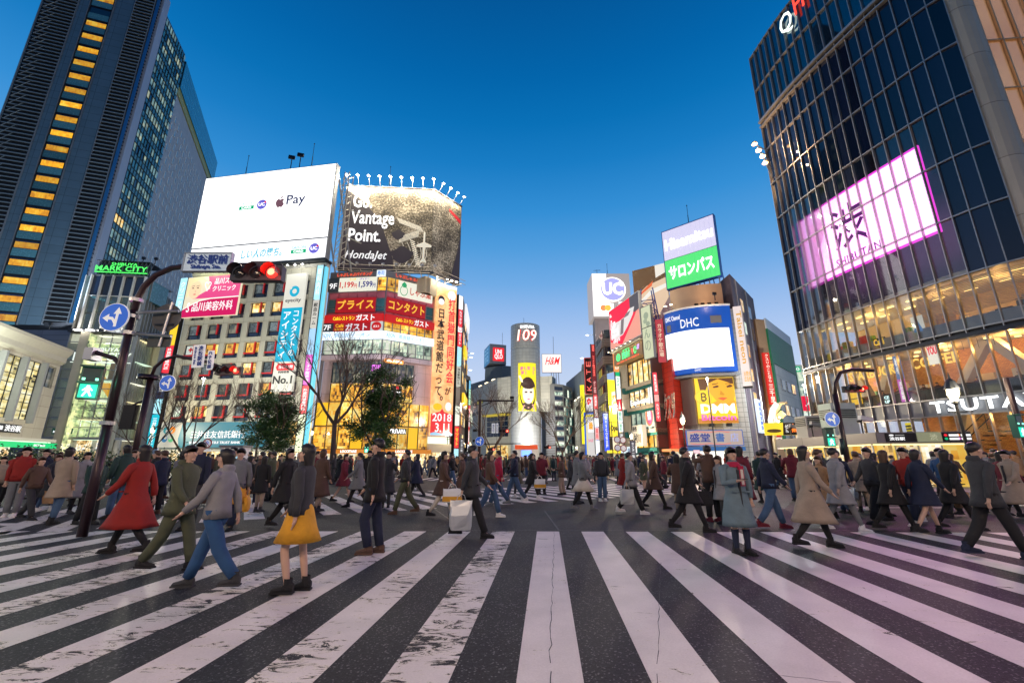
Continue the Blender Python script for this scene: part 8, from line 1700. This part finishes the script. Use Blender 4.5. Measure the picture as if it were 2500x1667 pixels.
def arm(x,sh,el,out=.08,inn=0):
    s_=V3((x,0,1.39)); e_=s_+V3((out*(1 if x>0 else-1),-math.sin(sh),-math.cos(sh))).normalized() *.28; w_=e_+V3((-inn*(1 if x>0 else-1),-math.sin(sh+el),-math.cos(sh+el))).normalized() *.25; return [s_,e_,w_]
POSES={  # legs (thigh, knee) left/right, arms (shoulder, elbow, out, in)
 'walk': ((.32,.08),(-.28,.30),(-.35,.25,.12,0),(.35,.35,.12,0)),'stride': ((-.33,.28),(.36,.05),(.4,.4,.12,0),(-.4,.2,.12,0)),'step': ((.25,.45),(-.12,.05),(-.15,.2,.1,0),(.2,.5,.1,0)),
 'amble': ((.18,.08),(-.15,.18),(-.12,.25,.12,0),(.12,.3,.12,0)),'carry': ((.22,.35),(-.12,.05),(.25,1.2,.2,.3),(.05,.1,.12,0)),'ear': ((.04,.04),(-.06,.03),(.5,2.1,.3,.2),(.02,.12,.12,0)),
 'stand': ((.03,.03),(-.03,.03),(.05,.12,.14,0),(.02,.15,.14,0)),'phone': ((.05,.05),(-.04,.02),(.05,.1,.2,0),(.25,1.55,.25,.55)),'film': ((.05,.03),(-.05,.03),(1.5,.75,.15,.5),(1.45,.8,.15,.5)),'pockets': ((.06,.04),(-.05,.02),(-.1,.6,.35,.3),(-.1,.6,.35,.3))}
def loft(mb,rings,m_,n_=14):
    i0=len(mb.v); k_=mb.slot(m_)
    for (cx_,cy_,z,rx,ry) in rings:
        for j in range(n_): t_=6.2832*j/n_; mb.v.append(V3((cx_+rx*math.cos(t_),cy_+ry*math.sin(t_),z)))
    for i in range(len(rings) -1):
        for j in range(n_): q=i0+i*n_; mb.f.append([q+j,q+(j+1) %n_,q+n_+(j+1) %n_,q+n_+j]); mb.mi.append(k_); mb.uv.append(None)
BODY={}; OUT={}
def body(pose):
    if pose in BODY: return BODY[pose]
    L_,R_,AL,AR=POSES[pose]; lg=[leg(-.09,*R_),leg(.09,*L_)]; drop=min(l_[2].z for l_ in lg) -.085
    nd=[((0,.01,.95),(.13,.10)),((0,.01,1.12),(.12,.09)),((0,0,1.32),(.15,.10)),((0,.01,1.44),.06),((0,0,1.50),.05),((0,-.022,1.575),.074),((0,-.005,1.655),.113)]; ed=[(i,i+1) for i in range(6)]
    for l_ in lg:
        b0=len(nd); nd+=[(tuple(l_[0]),.085),(tuple(l_[1]),.052),(tuple(l_[1].lerp(l_[2],.4)),.052),(tuple(l_[2]),.034),(tuple(l_[2] +V3((0,-.10,-.045))),.030)]; ed+=[(0,b0),(b0,b0+1),(b0+1,b0+2),(b0+2,b0+3),(b0+3,b0+4)]
    arms=[arm(-.19,*AR),arm(.19,*AL)]
    for a in arms:
        b0=len(nd); d=(a[2] -a[1]).normalized(); pl_=a[2] +d*.05; nd+=[(tuple(a[0]),.05),(tuple(a[1]),.036),(tuple(a[2]),.024),(tuple(pl_),(.030,.018))]; ed+=[(2,b0),(b0,b0+1),(b0+1,b0+2),(b0+2,b0+3)]
        sd_=d.cross(V3((0,-1,.2))).normalized()
        if pose in ('phone','film'): sd_=V3((1,0,0))
        for f,(off,ln) in enumerate(((-.026,.058),(-.009,.068),(.009,.064),(.025,.05))):
            q=len(nd); bend=d+V3((0,-.35,0)); nd+=[(tuple(pl_+sd_*off+d*.035),.0085),(tuple(pl_+sd_*off*1.15+d*.035+bend.normalized() *ln),.006)]; ed+=[(b0+3,q),(q,q+1)]
        q=len(nd); th_=(sd_*(-1) +d*.8).normalized(); nd+=[(tuple(pl_-sd_*.028),.010),(tuple(pl_-sd_*.03+th_*.045),.008)]; ed+=[(b0+3,q),(q,q+1)]
    me=skinned(nd,ed); me.name='body'
    bm=bmesh.new(); bm.from_mesh(me); bmesh.ops.translate(bm,verts=bm.verts,vec=(0,0,-drop))
    dark=[]
    def blob(c,s):
        r_=bmesh.ops.create_icosphere(bm,subdivisions=1,radius=1,matrix=Matrix.Translation(V3(c) -V3((0,0,drop))) @ Matrix.Diagonal((*s,1))); return set(f for v in r_['verts'] for f in v.link_faces)
    blob((0,-.098,1.605),(.014,.024,.026)); blob((-.086,.0,1.61),(.012,.022,.032)); blob((.086,.0,1.61),(.012,.022,.032)); blob((0,-.06,1.535),(.04,.035,.03))
    for x in (-.034,.034): dark+=blob((x,-.083,1.635),(.015,.010,.008))
    lip=blob((0,-.088,1.562),(.024,.010,.008))
    for f in bm.faces: f.material_index=0; f.smooth=True
    for f in dark: f.material_index=1
    for f in lip: f.material_index=2
    bm.to_mesh(me); bm.free(); me.materials.clear(); me.materials.append(SK); me.materials.append(HB); me.materials.append(mat('lip',(.35,.12,.10),.5)); me['drop'] =drop; BODY[pose] =(me,lg,arms,drop); return BODY[pose]
def outfit(pose,kind):
    """garment meshes: upper (with sleeves), lower or tights, shoes"""
    if (pose,kind) in OUT: return OUT[(pose,kind)]
    _,lg,arms,dr=body(pose); m0=cm('black'); st=max(abs(lg[0][2].y),abs(lg[1][2].y))
    hem={'jacket': .86,'parka': .76,'coat': .58,'long': .42,'skirt': .88}[kind]; fl={'jacket': 0,'parka': .02,'coat': .05,'long': .09,'skirt': 0}[kind]; f=st*max(0,(.9-hem)) *.9
    mb=MB(); rs=[(0,.015,1.50,.062,.062),(0,.015,1.475,.085,.08),(0,.01,1.445,.15,.10),(0,.01,1.39,.205,.122),(0,0,1.27,.205,.14),(0,0,1.10,.18,.13),(0,0,.98,.19,.14)]
    h_=.98; 
    while h_-.12>hem: h_-=.12; g_=(.98-h_) /(.98-hem+.01); rs.append((0,.01,h_,.195+fl*g_,.145+(fl+f) *g_))
    rs+=[(0,.01,hem,.20+fl,.15+fl+f),(0,.01,hem+.015,.18+fl,.13+fl+f),(0,0,hem+.3,.1,.08)]
    loft(mb,rs,m0,18)
    for a in arms: mb.tube([a[0] +V3((-.05 if a[0].x>0 else .05,0,.0)),a[0] +V3((0,0,-.01)),a[0].lerp(a[1],.5),a[1],a[1].lerp(a[2],.5),a[2] +(a[2] -a[1]).normalized() *-.01],.075,m0,9,.042)
    if kind in ('parka','jacket'): loft(mb,[(0,.05,1.43,.10,.06),(0,.06,1.50,.11,.07),(0,.05,1.54,.085,.06),(0,.03,1.50,.06,.05)],m0,10)
    else: loft(mb,[(0,.01,1.44,.10,.085),(0,.005,1.50,.085,.08),(0,.01,1.53,.075,.075),(0,.01,1.49,.06,.06)],m0,12)
    if kind in ('coat','long'): mb.box(-.022,.0,-.15-fl*.3,-.125,hem+.1,1.36,cm('charcoal'))
    for x in (-.1,.1): mb.box(x-.06,x+.06,-.165,-.12,.98,1.0,m0)
    r_=random.Random(3)
    for v in mb.v: q_=max(0,1.0-v.z); an=math.atan2(v.y,v.x); k_=1+.12*q_*math.sin(6*an+5*v.z); v.x=v.x*k_+r_.uniform(-.009,.009); v.y=v.y*k_+r_.uniform(-.009,.009); v.z-=dr
    up=mb.mesh('upper_garment',None,True)
    mb=MB(); sl=kind in ('long','skirt','coat')
    for l_ in lg: mb.tube([l_[0] +V3((0,0,.07)),l_[0] -V3((0,0,.05)),l_[0].lerp(l_[1],.6),l_[1],l_[1].lerp(l_[2],.5),l_[2] +V3((0,0,.03))],.105,m0,10,.045 if sl else .068)
    loft(mb,[(0,.01,1.0,.155,.12),(0,.01,.90,.17,.135),(0,.01,.80,.12,.11)],m0,14)
    for v in mb.v: v.z-=dr
    lo=mb.mesh('trousers',None,True)
    mb=MB(); f=st*.5
    loft(mb,[(0,.01,1.02,.15,.12),(0,.01,.92,.185,.15),(0,.01,.72,.22,.18+f*.5),(0,.01,.56,.26,.22+f),(0,.01,.565,.24,.2+f)],m0,18)
    for v in mb.v: v.z-=dr
    sk_=mb.mesh('skirt',None,True)
    shs=[]
    for l_ in lg:
        mb=MB(); a=l_[2]; zf=a.z-dr; s_=zf-.085
        i0=len(mb.v); st_=((-.185,.02,.03),(-.17,.036,.05),(-.12,.046,.062),(-.06,.046,.08),(0,.04,.12),(.05,.038,.13),(.08,.03,.10))
        for (dy,w_,hh) in st_:
            for k_ in range(8): c_=6.2832*k_/8; mb.v.append(V3((a.x+w_*math.cos(c_),a.y+dy,s_+.01+(hh*.5) *(1+math.sin(c_)))))
        for i in range(6):
            for k_ in range(8): q=i0+i*8; mb.f.append([q+k_,q+(k_+1) %8,q+8+(k_+1) %8,q+8+k_]); mb.mi.append(0); mb.uv.append(None)
        mb.slot(m0)
        for q in (list(range(i0,i0+8)),list(range(i0+48,i0+56))): mb.f.append(q); mb.mi.append(0); mb.uv.append(None)
        mb.box(a.x-.046,a.x+.046,a.y-.185,a.y+.085,s_,s_+.025,m0)
        mb.lathe([(.048,.05),(.05,.09),(.052,.17),(.05,.17)],m0,(a.x,a.y+.01,s_),8); shs.append(mb.mesh('shoe'))
    sh=shs
    OUT[(pose,kind)] =(up,lo,sk_,sh); return OUT[(pose,kind)]
HR={}
def hair(kind,dr):
    k_=(kind,round(dr,3))
    if k_ in HR: return HR[k_]
    mb=MB(); n_,m_=16,9; V=[]; rg_=random.Random(2)
    for i in range(m_+1):
        for j in range(n_):
            t_=6.2832*j/n_; fb=math.sin(t_); pm=math.pi*((.36 if fb<-.75 else .36+(.67-.36) *(fb+.75) /.75 if fb<0 else .67+.13*fb)); k2=i/m_; ph=pm*k2
            r_=(1.0+rg_.uniform(-.05,.06)) *(1 if i<m_ else .85); x=math.sin(ph) *math.cos(t_); y=math.sin(ph) *fb; p_=V3((x*.097*r_,y*.110*r_+.004,1.655+math.cos(ph) *.102*r_))
            if kind!='short' and fb>-.25 and i>=m_-1: d_=(.10 if kind=='bob' else .24) *(.45 if i==m_-1 else 1); p_.z-=d_*(1+rg_.uniform(-.12,.12)); p_.y+=.012; p_.x*=1.04 if i==m_-1 else .95
            if i==m_ and fb<-.3: p_.y+=.02; p_.z+=.012
            V.append(p_)
    Fc=[(i*n_+j,i*n_+(j+1) %n_,(i+1) *n_+(j+1) %n_,(i+1) *n_+j) for i in range(m_) for j in range(n_)]
    mb.raw(V,Fc,HB)
    if kind=='hood': pass
    for v in mb.v: v.z-=dr
    HR[k_] =mb.mesh('hair',None,True); return HR[k_]
def person(label,x,y,rot,pose='walk',kind='jacket',up='black',lo='black',shoe='black',hr='short',hcol=None,h=1.0,group=None,skirt=None,extra=None,z0=0,cat='person'):
    t=thing('person',label,cat,(x,y,z0),group); t.rotation_euler=(0,0,rot); t.scale=(h,h,h); me,lg,arms,dr=body(pose); u_,l_,s_,sh=outfit(pose,kind)
    def add(nm,m__,ml):
        o=bpy.data.objects.new(nm,m__); COL.objects.link(o); o.parent=t
        if ml is not None: o.material_slots[0].link='OBJECT'; o.material_slots[0].material=ml
        return o
    add('body',me,None); add('hair',hair(hr,dr),hcol or HB)
    if not (kind=='skirt' and up is None): add({'jacket': 'jacket','parka': 'parka','coat': 'coat','long': 'coat','skirt': 'jumper'}[kind],u_,cm(up))
    if lo!='bare': add('trousers' if kind in ('jacket','parka') else 'tights',l_,cm(lo))
    if skirt or kind=='skirt': add('skirt',s_,cm(skirt or 'black'))
    [add('shoe',q_,cm(shoe)) for q_ in sh]
    return t
def hand(p,side=1):
    """where a hanging hand of this person is"""
    for ch in p.children:
        if ch.name.startswith('body'): me=ch.data
    for k_,v in BODY.items():
        if v[0]==me: a=v[2][0 if side<0 else 1]; q=a[2] +(a[2] -a[1]).normalized() *.07; q=V3((q.x,q.y,q.z-v[3])) *p.scale[0]; return p.location+Matrix.Rotation(p.rotation_euler[2],3,'Z') @ q
def bag(p,label,side,w_,h_,m1,m2=None,d_=.12,cat='bag',group=None):
    q=hand(p,side); t=thing('carrier_bag',label,cat,(q.x,q.y,q.z-.12-h_),group); t.rotation_euler=(0,0,p.rotation_euler[2] +.2+(1.5708 if True else 0)); 
    def add(nm,mb): o=bpy.data.objects.new(nm,mb.mesh(nm)); COL.objects.link(o); o.parent=t
    mb=MB(); i0=0; rb=random.Random(int(w_*1000)); R_=[(0,.90,.9),(.15,1.0,1.15),(.5,1.03,1.25),(.8,1.0,.9),(1,1.02,.45),(.97,.96,.3),(.6,.9,.3)]
    for (z_,a_,b_) in R_:
        for k_ in range(12):
            c_=6.2832*(k_+.5) /12; cx_=math.copysign(abs(math.cos(c_))**.45,math.cos(c_)); sy_=math.copysign(abs(math.sin(c_))**.45,math.sin(c_)); mb.v.append(V3((w_/2*a_*cx_+rb.uniform(-.012,.012),d_/2*b_*sy_+rb.uniform(-.01,.01),h_*z_+(rb.uniform(-.015,.015) if z_>0 else 0))))
    mb.slot(m1)
    for f_ in [[i*12+k_,i*12+(k_+1) %12,i*12+12+(k_+1) %12,i*12+12+k_] for i in range(6) for k_ in range(12)] +[list(range(12))[::-1]]: mb.f.append(f_); mb.mi.append(0); mb.uv.append(None)
    add('pouch',mb)
    if m2: mb=MB(); mb.box(-w_/2*1.05,w_/2*1.05,-d_*.64,d_*.64,h_*.1,h_*.45,m2); add('band',mb)
    mb=MB()
    for y in (-d_/4,d_/4): mb.tube([(-w_*.22,y,h_),(-w_*.14,y,h_+.1),(0,y,h_+.13),(w_*.14,y,h_+.1),(w_*.22,y,h_)],.007,m1,4)
    add('handle',mb); return t
def gp(px,py): q=ground(px,py); return q.x,q.y
PI=math.pi
# the people who can be told apart, nearest first
p=person('woman in an open grey blue long coat holding a phone, standing on the stripes',*gp(1815,1352),.15,'phone','long','grey blue','bare','black','long',h=.98); woman=p
mb=MB(); _,lg_,_,dr_=body('phone')
for l_ in lg_: mb.lathe([(.060,-.17),(.062,-.02),(.045,.20),(.04,.26)][::-1],cm('navy'),(l_[2].x,l_[2].y+.0,.085),8) if 0 else mb.tube([l_[2] -V3((0,0,dr_)),(l_[1].lerp(l_[2],.25)) -V3((0,0,dr_))],.045,cm('navy'),9,.062)
o=bpy.data.objects.new('knee_socks',mb.mesh('knee_socks')); COL.objects.link(o); o.parent=p
mb=MB(); loft(mb,[(0,-.01,1.53,.085,.08),(0,-.02,1.49,.12,.11),(0,-.02,1.44,.13,.12),(0,-.02,1.43,.08,.08)],cm('crimson'),12); mb.box(-.0,.09,-.17,-.13,1.12,1.46,cm('crimson')); mb.box(.02,.07,-.178,-.13,1.14,1.4,cm('cream')); o=bpy.data.objects.new('scarf',mb.mesh('scarf')); COL.objects.link(o); o.parent=p
q=hand(p,-1); mb=MB(); mb.box(-.035,.035,-.07,.07,0,.01,M_['black']); o=mb.build('phone'); o.location=q+V3((.03,-.04,.02)); LOC[o] =q; tag(o,'black phone in the hand of the woman in the grey blue coat','phone')
p=person('man in a brown jacket seen from behind, filming with both arms raised',*gp(1745,1273),PI+.1,'film','jacket','brown','black','burgundy',h=1.06); q=hand(p,1).lerp(hand(p,-1),.5)
mb=MB(); mb.box(-.09,.09,-.006,.006,-.05,.05,M_['black']); mb.box(-.085,.085,-.008,-.006,-.045,.045,E((.8,.55,.6),1.2)); o=mb.build('phone'); o.location=q+V3((0,.02,.06)); tag(o,'bright phone screen held up by the filming man','phone')
W_=[
 ('tall man in a black hooded coat walking left, beside the filming man',1690,1296,1.4,'stride','coat','black','black','black','short',1.04),
 ('woman in a wide beige coat with dark tights, right of the grey blue coat',2000,1336,1.3,'walk','long','beige','black','black','long',1.02),
 ('person in navy jacket and denim trousers just behind the beige coat',1893,1290,1.5,'walk','jacket','navy','denim','burgundy','short',1.02),
 ('person in a long dark green padded coat walking away between the two light coats',1868,1228,PI,'step','long','dark green','black','black','short',1.02),
 ('man in a navy suit with a shoulder bag walking away near the right mast',2057,1236,PI-.1,'walk','jacket','navy','navy','brown','short',1.05),
 ('woman in a belted camel coat and cream trousers walking away',2116,1209,PI+.2,'step','parka','camel','cream','cream','bob',1.0),
 ('person in pale grey coat and white trainers overlapping the beige coat',2068,1298,1.5,'stride','coat','pale grey','grey','white','short',1.03),
 ('woman in a black coat and heels at the left of the dark right hand group',2195,1296,1.5,'stride','coat','black','black','black','long',1.0),
 ('person in a charcoal jacket and black trousers entering the dark right hand group',2150,1278,-1.5,'walk','jacket','charcoal','black','black','short',1.04),
 ('woman in a navy coat with bare legs and black shoes in the right hand group',2278,1303,1.5,'walk','coat','navy','bare','black','bob',1.0),
 ('woman in a black coat with a tan bag beside the bare legged woman',2350,1293,1.5,'stride','coat','black','black','black','long',1.01),
 ('man in a blue jacket in the middle of the right hand group',2330,1262,-1.4,'walk','jacket','blue','charcoal','black','short',1.05),
 ('man in a charcoal parka and skate shoes at the right edge of the crossing',2448,1362,1.45,'stride','parka','charcoal','black','navy','short',1.05),
 ('woman in a burgundy coat near the right edge, behind the skate shoes',2482,1262,1.6,'walk','coat','burgundy','black','black','long',1.0),
 ('woman in a brown cape coat and heeled boots right of centre',1602,1241,1.5,'stride','coat','brown','black','black','long',1.02),
 ('person standing in a charcoal jumper, blue jeans and white shoes right of centre',1472,1223,.1,'stand','jacket','charcoal','denim','white','bob',1.0),
 ('person in a grey jacket over a cream skirt with grey trainers',1427,1245,1.4,'walk','skirt','grey','black','grey','bob',1.0),
 ('person in pale grey parka and white trainers left of the brown cape coat',1545,1254,1.5,'stride','parka','pale grey','black','white','short',1.0),
 ('person in a navy parka with cream trousers right of the brown cape coat',1653,1209,PI,'stand','parka','navy','cream','white','short',1.05),
 ('person in a crimson jacket and blue jeans near the centre',1215,1234,-1.5,'walk','parka','crimson','denim','grey','short',1.04),
 ('man in a navy jacket and blue jeans right of the crimson jacket',1256,1226,-1.4,'stride','jacket','navy','denim','white','short',1.06),
 ('person in a black coat carrying a mustard and white bag near the centre',1300,1219,1.5,'walk','coat','black','black','white','bob',1.0),
 ('person in a dark green jacket walking left with a silver bag',1150,1311,1.5,'stride','parka','charcoal','black','black','short',1.05),
 ('person in black tights and jacket just behind the silver bag',1196,1262,1.4,'walk','jacket','brown','denim','white','long',1.0),
 ('person in a dark brown coat carrying a mustard banded white bag',1080,1263,1.5,'walk','coat','brown','cream','black','bob',1.0),
 ('tall man in a long black jacket and brown boots left of centre',903,1352,-1.5,'step','parka','black','navy','brown','short',1.07),
 ('person in grey jacket with khaki trousers behind the tall man in the black jacket',985,1254,-1.5,'walk','jacket','charcoal','olive','brown','short',1.03),
 ('man in a navy jumper standing square to the lens among the left hand crowd',455,1293,.1,'stand','jacket','navy','charcoal','black','short',1.08),
 ('woman in a wide red coat and black high heels at the left',300,1352,-1.5,'stride','long','red','black','black','long',1.03),
 ('person in olive jacket, grey green trousers and black boots behind the striped trainers',412,1393,1.5,'walk','parka','olive','olive','black','short',1.0),
 ('person in a pale grey jacket, blue jeans and striped trainers at the left',500,1437,-1.5,'stride','jacket','pale grey','blue','charcoal','bob',.97),
 ('woman in a charcoal jacket over a flared mustard skirt and chunky shoes',710,1446,-1.5,'step','skirt','charcoal','bare','black','long',.98),
 ('person in a dark jacket carrying two mustard bags, left of the mustard skirt',560,1292,0.2,'walk','jacket','grey','navy','black','short',1.02),
 ('woman in black with high heeled boots carrying a red and white bag',686,1290,1.4,'stride','coat','black','black','black','long',1.03),
 ('person in a red jacket at the far left edge of the crowd',22,1262,.6,'stand','jacket','red','grey','white','bob',1.05),
 ('man in a navy parka with a white bag, second from the far left',78,1243,.2,'stand','parka','navy','navy','burgundy','short',1.04),
 ('person in burgundy coat with knee boots left of the tall man',835,1226,1.5,'walk','coat','burgundy','bare','black','bob',.98),
 ('person in a grey coat with ankle boots left of the burgundy coat',868,1238,-1.4,'stride','coat','grey','black','black','short',1.0),
]
PP=[]
for (lb,x,y,r_,po,ki,u_,l_,s_,hr_,h_) in W_:
    pr_=person(lb,*gp(x,y),r_,po,ki,u_,l_,s_,hr_,h=h_,skirt='mustard' if 'mustard skirt' in lb else ('cream' if 'cream skirt' in lb else None),hcol=HBR if hr_=='long' and x%2 else None); PP.append(((x,y),pr_))
def who(k_): return [p_ for (q,p_) in PP if k_ in p_['label']][0]
mus=mat('mustard_card',(.75,.36,.02),.5); slv=mat('silver_film',(.50,.53,.55),.35,.4); wh=M_['white']
for (k_,lb,sd_,w_,h_,m1,m2) in (('silver bag','large silver carrier bag left of centre',-1,.44,.56,slv,None),('mustard banded','white carrier bag with a mustard band, by the dark brown coat',-1,.5,.36,wh,mus),('mustard and white','small mustard and white carrier bag near the centre',-1,.42,.34,wh,mus),('two mustard','mustard bag in the left crowd, the nearer to the navy jumper',1,.42,.34,mus,None),('two mustard','mustard bag in the left crowd, the farther from the navy jumper',-1,.42,.34,mus,None),
    ('red and white bag','white carrier bag with a red foot in the left crowd',1,.3,.36,wh,M_['red']),('with a white bag','white and pink carrier bag at the far left',1,.42,.36,wh,mat('pink_card',(.7,.15,.4),.5)),('tan bag','tan leather bag in the right hand group',1,.4,.34,cm('camel'),None),('black hooded','black briefcase beside the hooded coat',1,.42,.3,cm('black'),None),('shoulder bag','black bag of the man in the navy suit',1,.36,.26,cm('charcoal'),None),('pale grey parka','pale carrier bag left of the brown cape coat',-1,.4,.4,mat('pale_film',(.5,.5,.48),.4),None)):
    bag(who(k_),lb,sd_,w_,h_,m1,m2)
# the rest of the walkers: each one its own mix of clothes
rg=random.Random(21); ups=['black','navy','charcoal','brown','grey','burgundy','beige','dark green','camel','pale grey','olive','red']; los=['black','denim','charcoal','navy','beige','bare']; combos=[]
for po in ('walk','stride','step','stand','pockets','amble','carry','ear','amble'):
    for ki in ('jacket','parka','coat','long'):
        for u_ in ups:
            for l_ in los:
                if l_=='bare' and ki in ('jacket','parka'): continue
                wgt={'black': 5,'navy': 3,'charcoal': 4,'brown': 2}.get(u_,1) *{'black': 4,'charcoal': 2}.get(l_,1); combos.append((rg.random()**(1/wgt),po,ki,u_,l_))
combos.sort(reverse=True); used=set(); pool=[]
for c in combos:
    k_=c[2:]
    if k_ not in used: used.add(k_); pool.append(c)
occ=[p_.location.xy for _,p_ in PP] +[woman.location.xy]; ci=0; tries=0
zone=[(-1.3,-.98,'at the far left'),(-.98,-.72,'below the glass hall'),(-.72,-.5,'below the bank sign'),(-.5,-.3,'below the leafy trees'),(-.3,-.12,'below the long banner'),(-.12,.06,'before the cylinder building'),(.06,.22,'before the tan block'),(.22,.36,'below the fruit parlour'),(.36,.56,'below the curved screen'),(.56,.8,'before the canopy'),(.8,1.3,'below the white letters')]
while ci<165 and tries<6000:
    tries+=1; a=rg.uniform(-1.27,1.25); Y=11.3+23*rg.random()**1.05
    if Y<13.2 and (-.7<a<.36 and rg.random() <.8): continue
    if Y<12 and abs(a) <.3: continue
    if a>.72 and Y>21.5: continue
    x=a*Y; lim=.62+.010*Y
    if any((o_.x-x)**2+(o_.y-Y)**2<lim**2 for o_ in occ): continue
    if any(abs(o_.x/o_.y-a) <.018 and o_.y<Y for o_ in occ) and rg.random() <.5: continue
    occ.append(Vector((x,Y))); _,po,ki,u_,l_=pool[ci%len(pool)]; zn=[z_[2] for z_ in zone if z_[0]<=a<z_[1]]; hr_=rg.choice(['short','short','bob','long'])
    gar={'jacket': 'short jacket','parka': 'hooded parka','coat': 'knee coat','long': 'long coat'}[ki]; leg_='bare legs' if l_=='bare' else (l_+(' trousers' if ki in ('jacket','parka') else ' tights'))
    rot=rg.choice([1.4,-1.4,1.6,-1.6,0.3,PI-.2]) +rg.uniform(-.3,.3)
    pr_=person('person in %s %s with %s and %s hair %s'%(u_,gar,leg_,{'short': 'short','bob': 'bobbed','long': 'long'}[hr_],zn[0]),x,Y,rot,po,ki,u_,l_,rg.choice(['black','black','brown','white','charcoal']),hr_,HBR if rg.random() <.3 else (HG if rg.random() <.06 else None),rg.uniform(.91,1.08),'walkers in the crossing crowd')
    if ci%9==4: bag(pr_,'bag of the walker in %s %s and %s, %s'%(u_,gar,leg_,zn[0]),1,.34,.32,rg.choice([wh,mus,cm('camel'),cm('black'),slv]),None,group='bags in the crossing crowd')
    ci+=1
# far side of the square: a packed crowd that reads as one mass
mb=MB(); tmpl=[]
for po,ki in (('walk','coat'),('stride','jacket'),('stand','parka')):
    me,_,_,dr=body(po); tmpl.append([(m__,i) for i,m__ in enumerate((outfit(po,ki)[0],outfit(po,ki)[1],hair('bob',dr)))])
fc_=mat('far_face',(.5,.33,.25),.6)
for i in range(260):
    Y=rg.uniform(35.5,47); a=rg.uniform(-1.05,.40) if i%3 else rg.uniform(-.4,.3); x=a*Y
    if a<-.6: x=a*(Y-7); Y-=7
    T=Matrix.Translation((x,Y,0)) @ Matrix.Rotation(rg.uniform(0,6.28),4,'Z') @ Matrix.Scale(rg.uniform(.93,1.06),4); cs=(cm(rg.choice(ups)),cm(rg.choice(los[:5])),HB)
    for (m__,k_) in rg.choice(tmpl): mb.raw([v.co for v in m__.vertices],[tuple(f_.vertices) for f_ in m__.polygons],cs[k_],T)
    mb.raw([(x,Y-.09,1.5),(x+.08,Y-.06,1.56),(x+.07,Y-.07,1.66),(x,Y-.1,1.7),(x-.07,Y-.07,1.66),(x-.08,Y-.06,1.56),(x,Y+.1,1.6)],[(0,1,2,3,4,5),(0,6,1),(1,6,2),(2,6,3),(3,6,4),(4,6,5),(5,6,0)],fc_)
o=mb.build('crowd',kind='stuff'); tag(o,'packed far crowd waiting along the pavements beyond the diagonal crossing','crowd')
# people at the window counter of the coffee floor
for i,u in enumerate((5.2,6.3,8.0,8.8,9.6,11.0,12.0,12.9,14.2,15.0)):
    q=qv(u,4.85,-1.5); person('person in %s behind the coffee counter, %s from the far edge'%(ups[i%9],ordn[i]),q.x,q.y,-1.3+.1*(i%3),'pockets' if i%2 else 'phone','jacket',ups[i%9],'black','black',['short','bob','long'][i%3],h=.78,group='people at the coffee floor counter',z0=4.85)
q=qv(12.2,1.2,-2.2); person('person in a white top on the landing behind the ground floor glass',q.x,q.y,-1.0,'film','jacket','white','black','black','short',z0=1.6)
mb=MB(); qstrip(mb,10.9,QL,1.4,1.58,-3.6,-1.2,M_['dark']); o=mb.build('landing',qt)
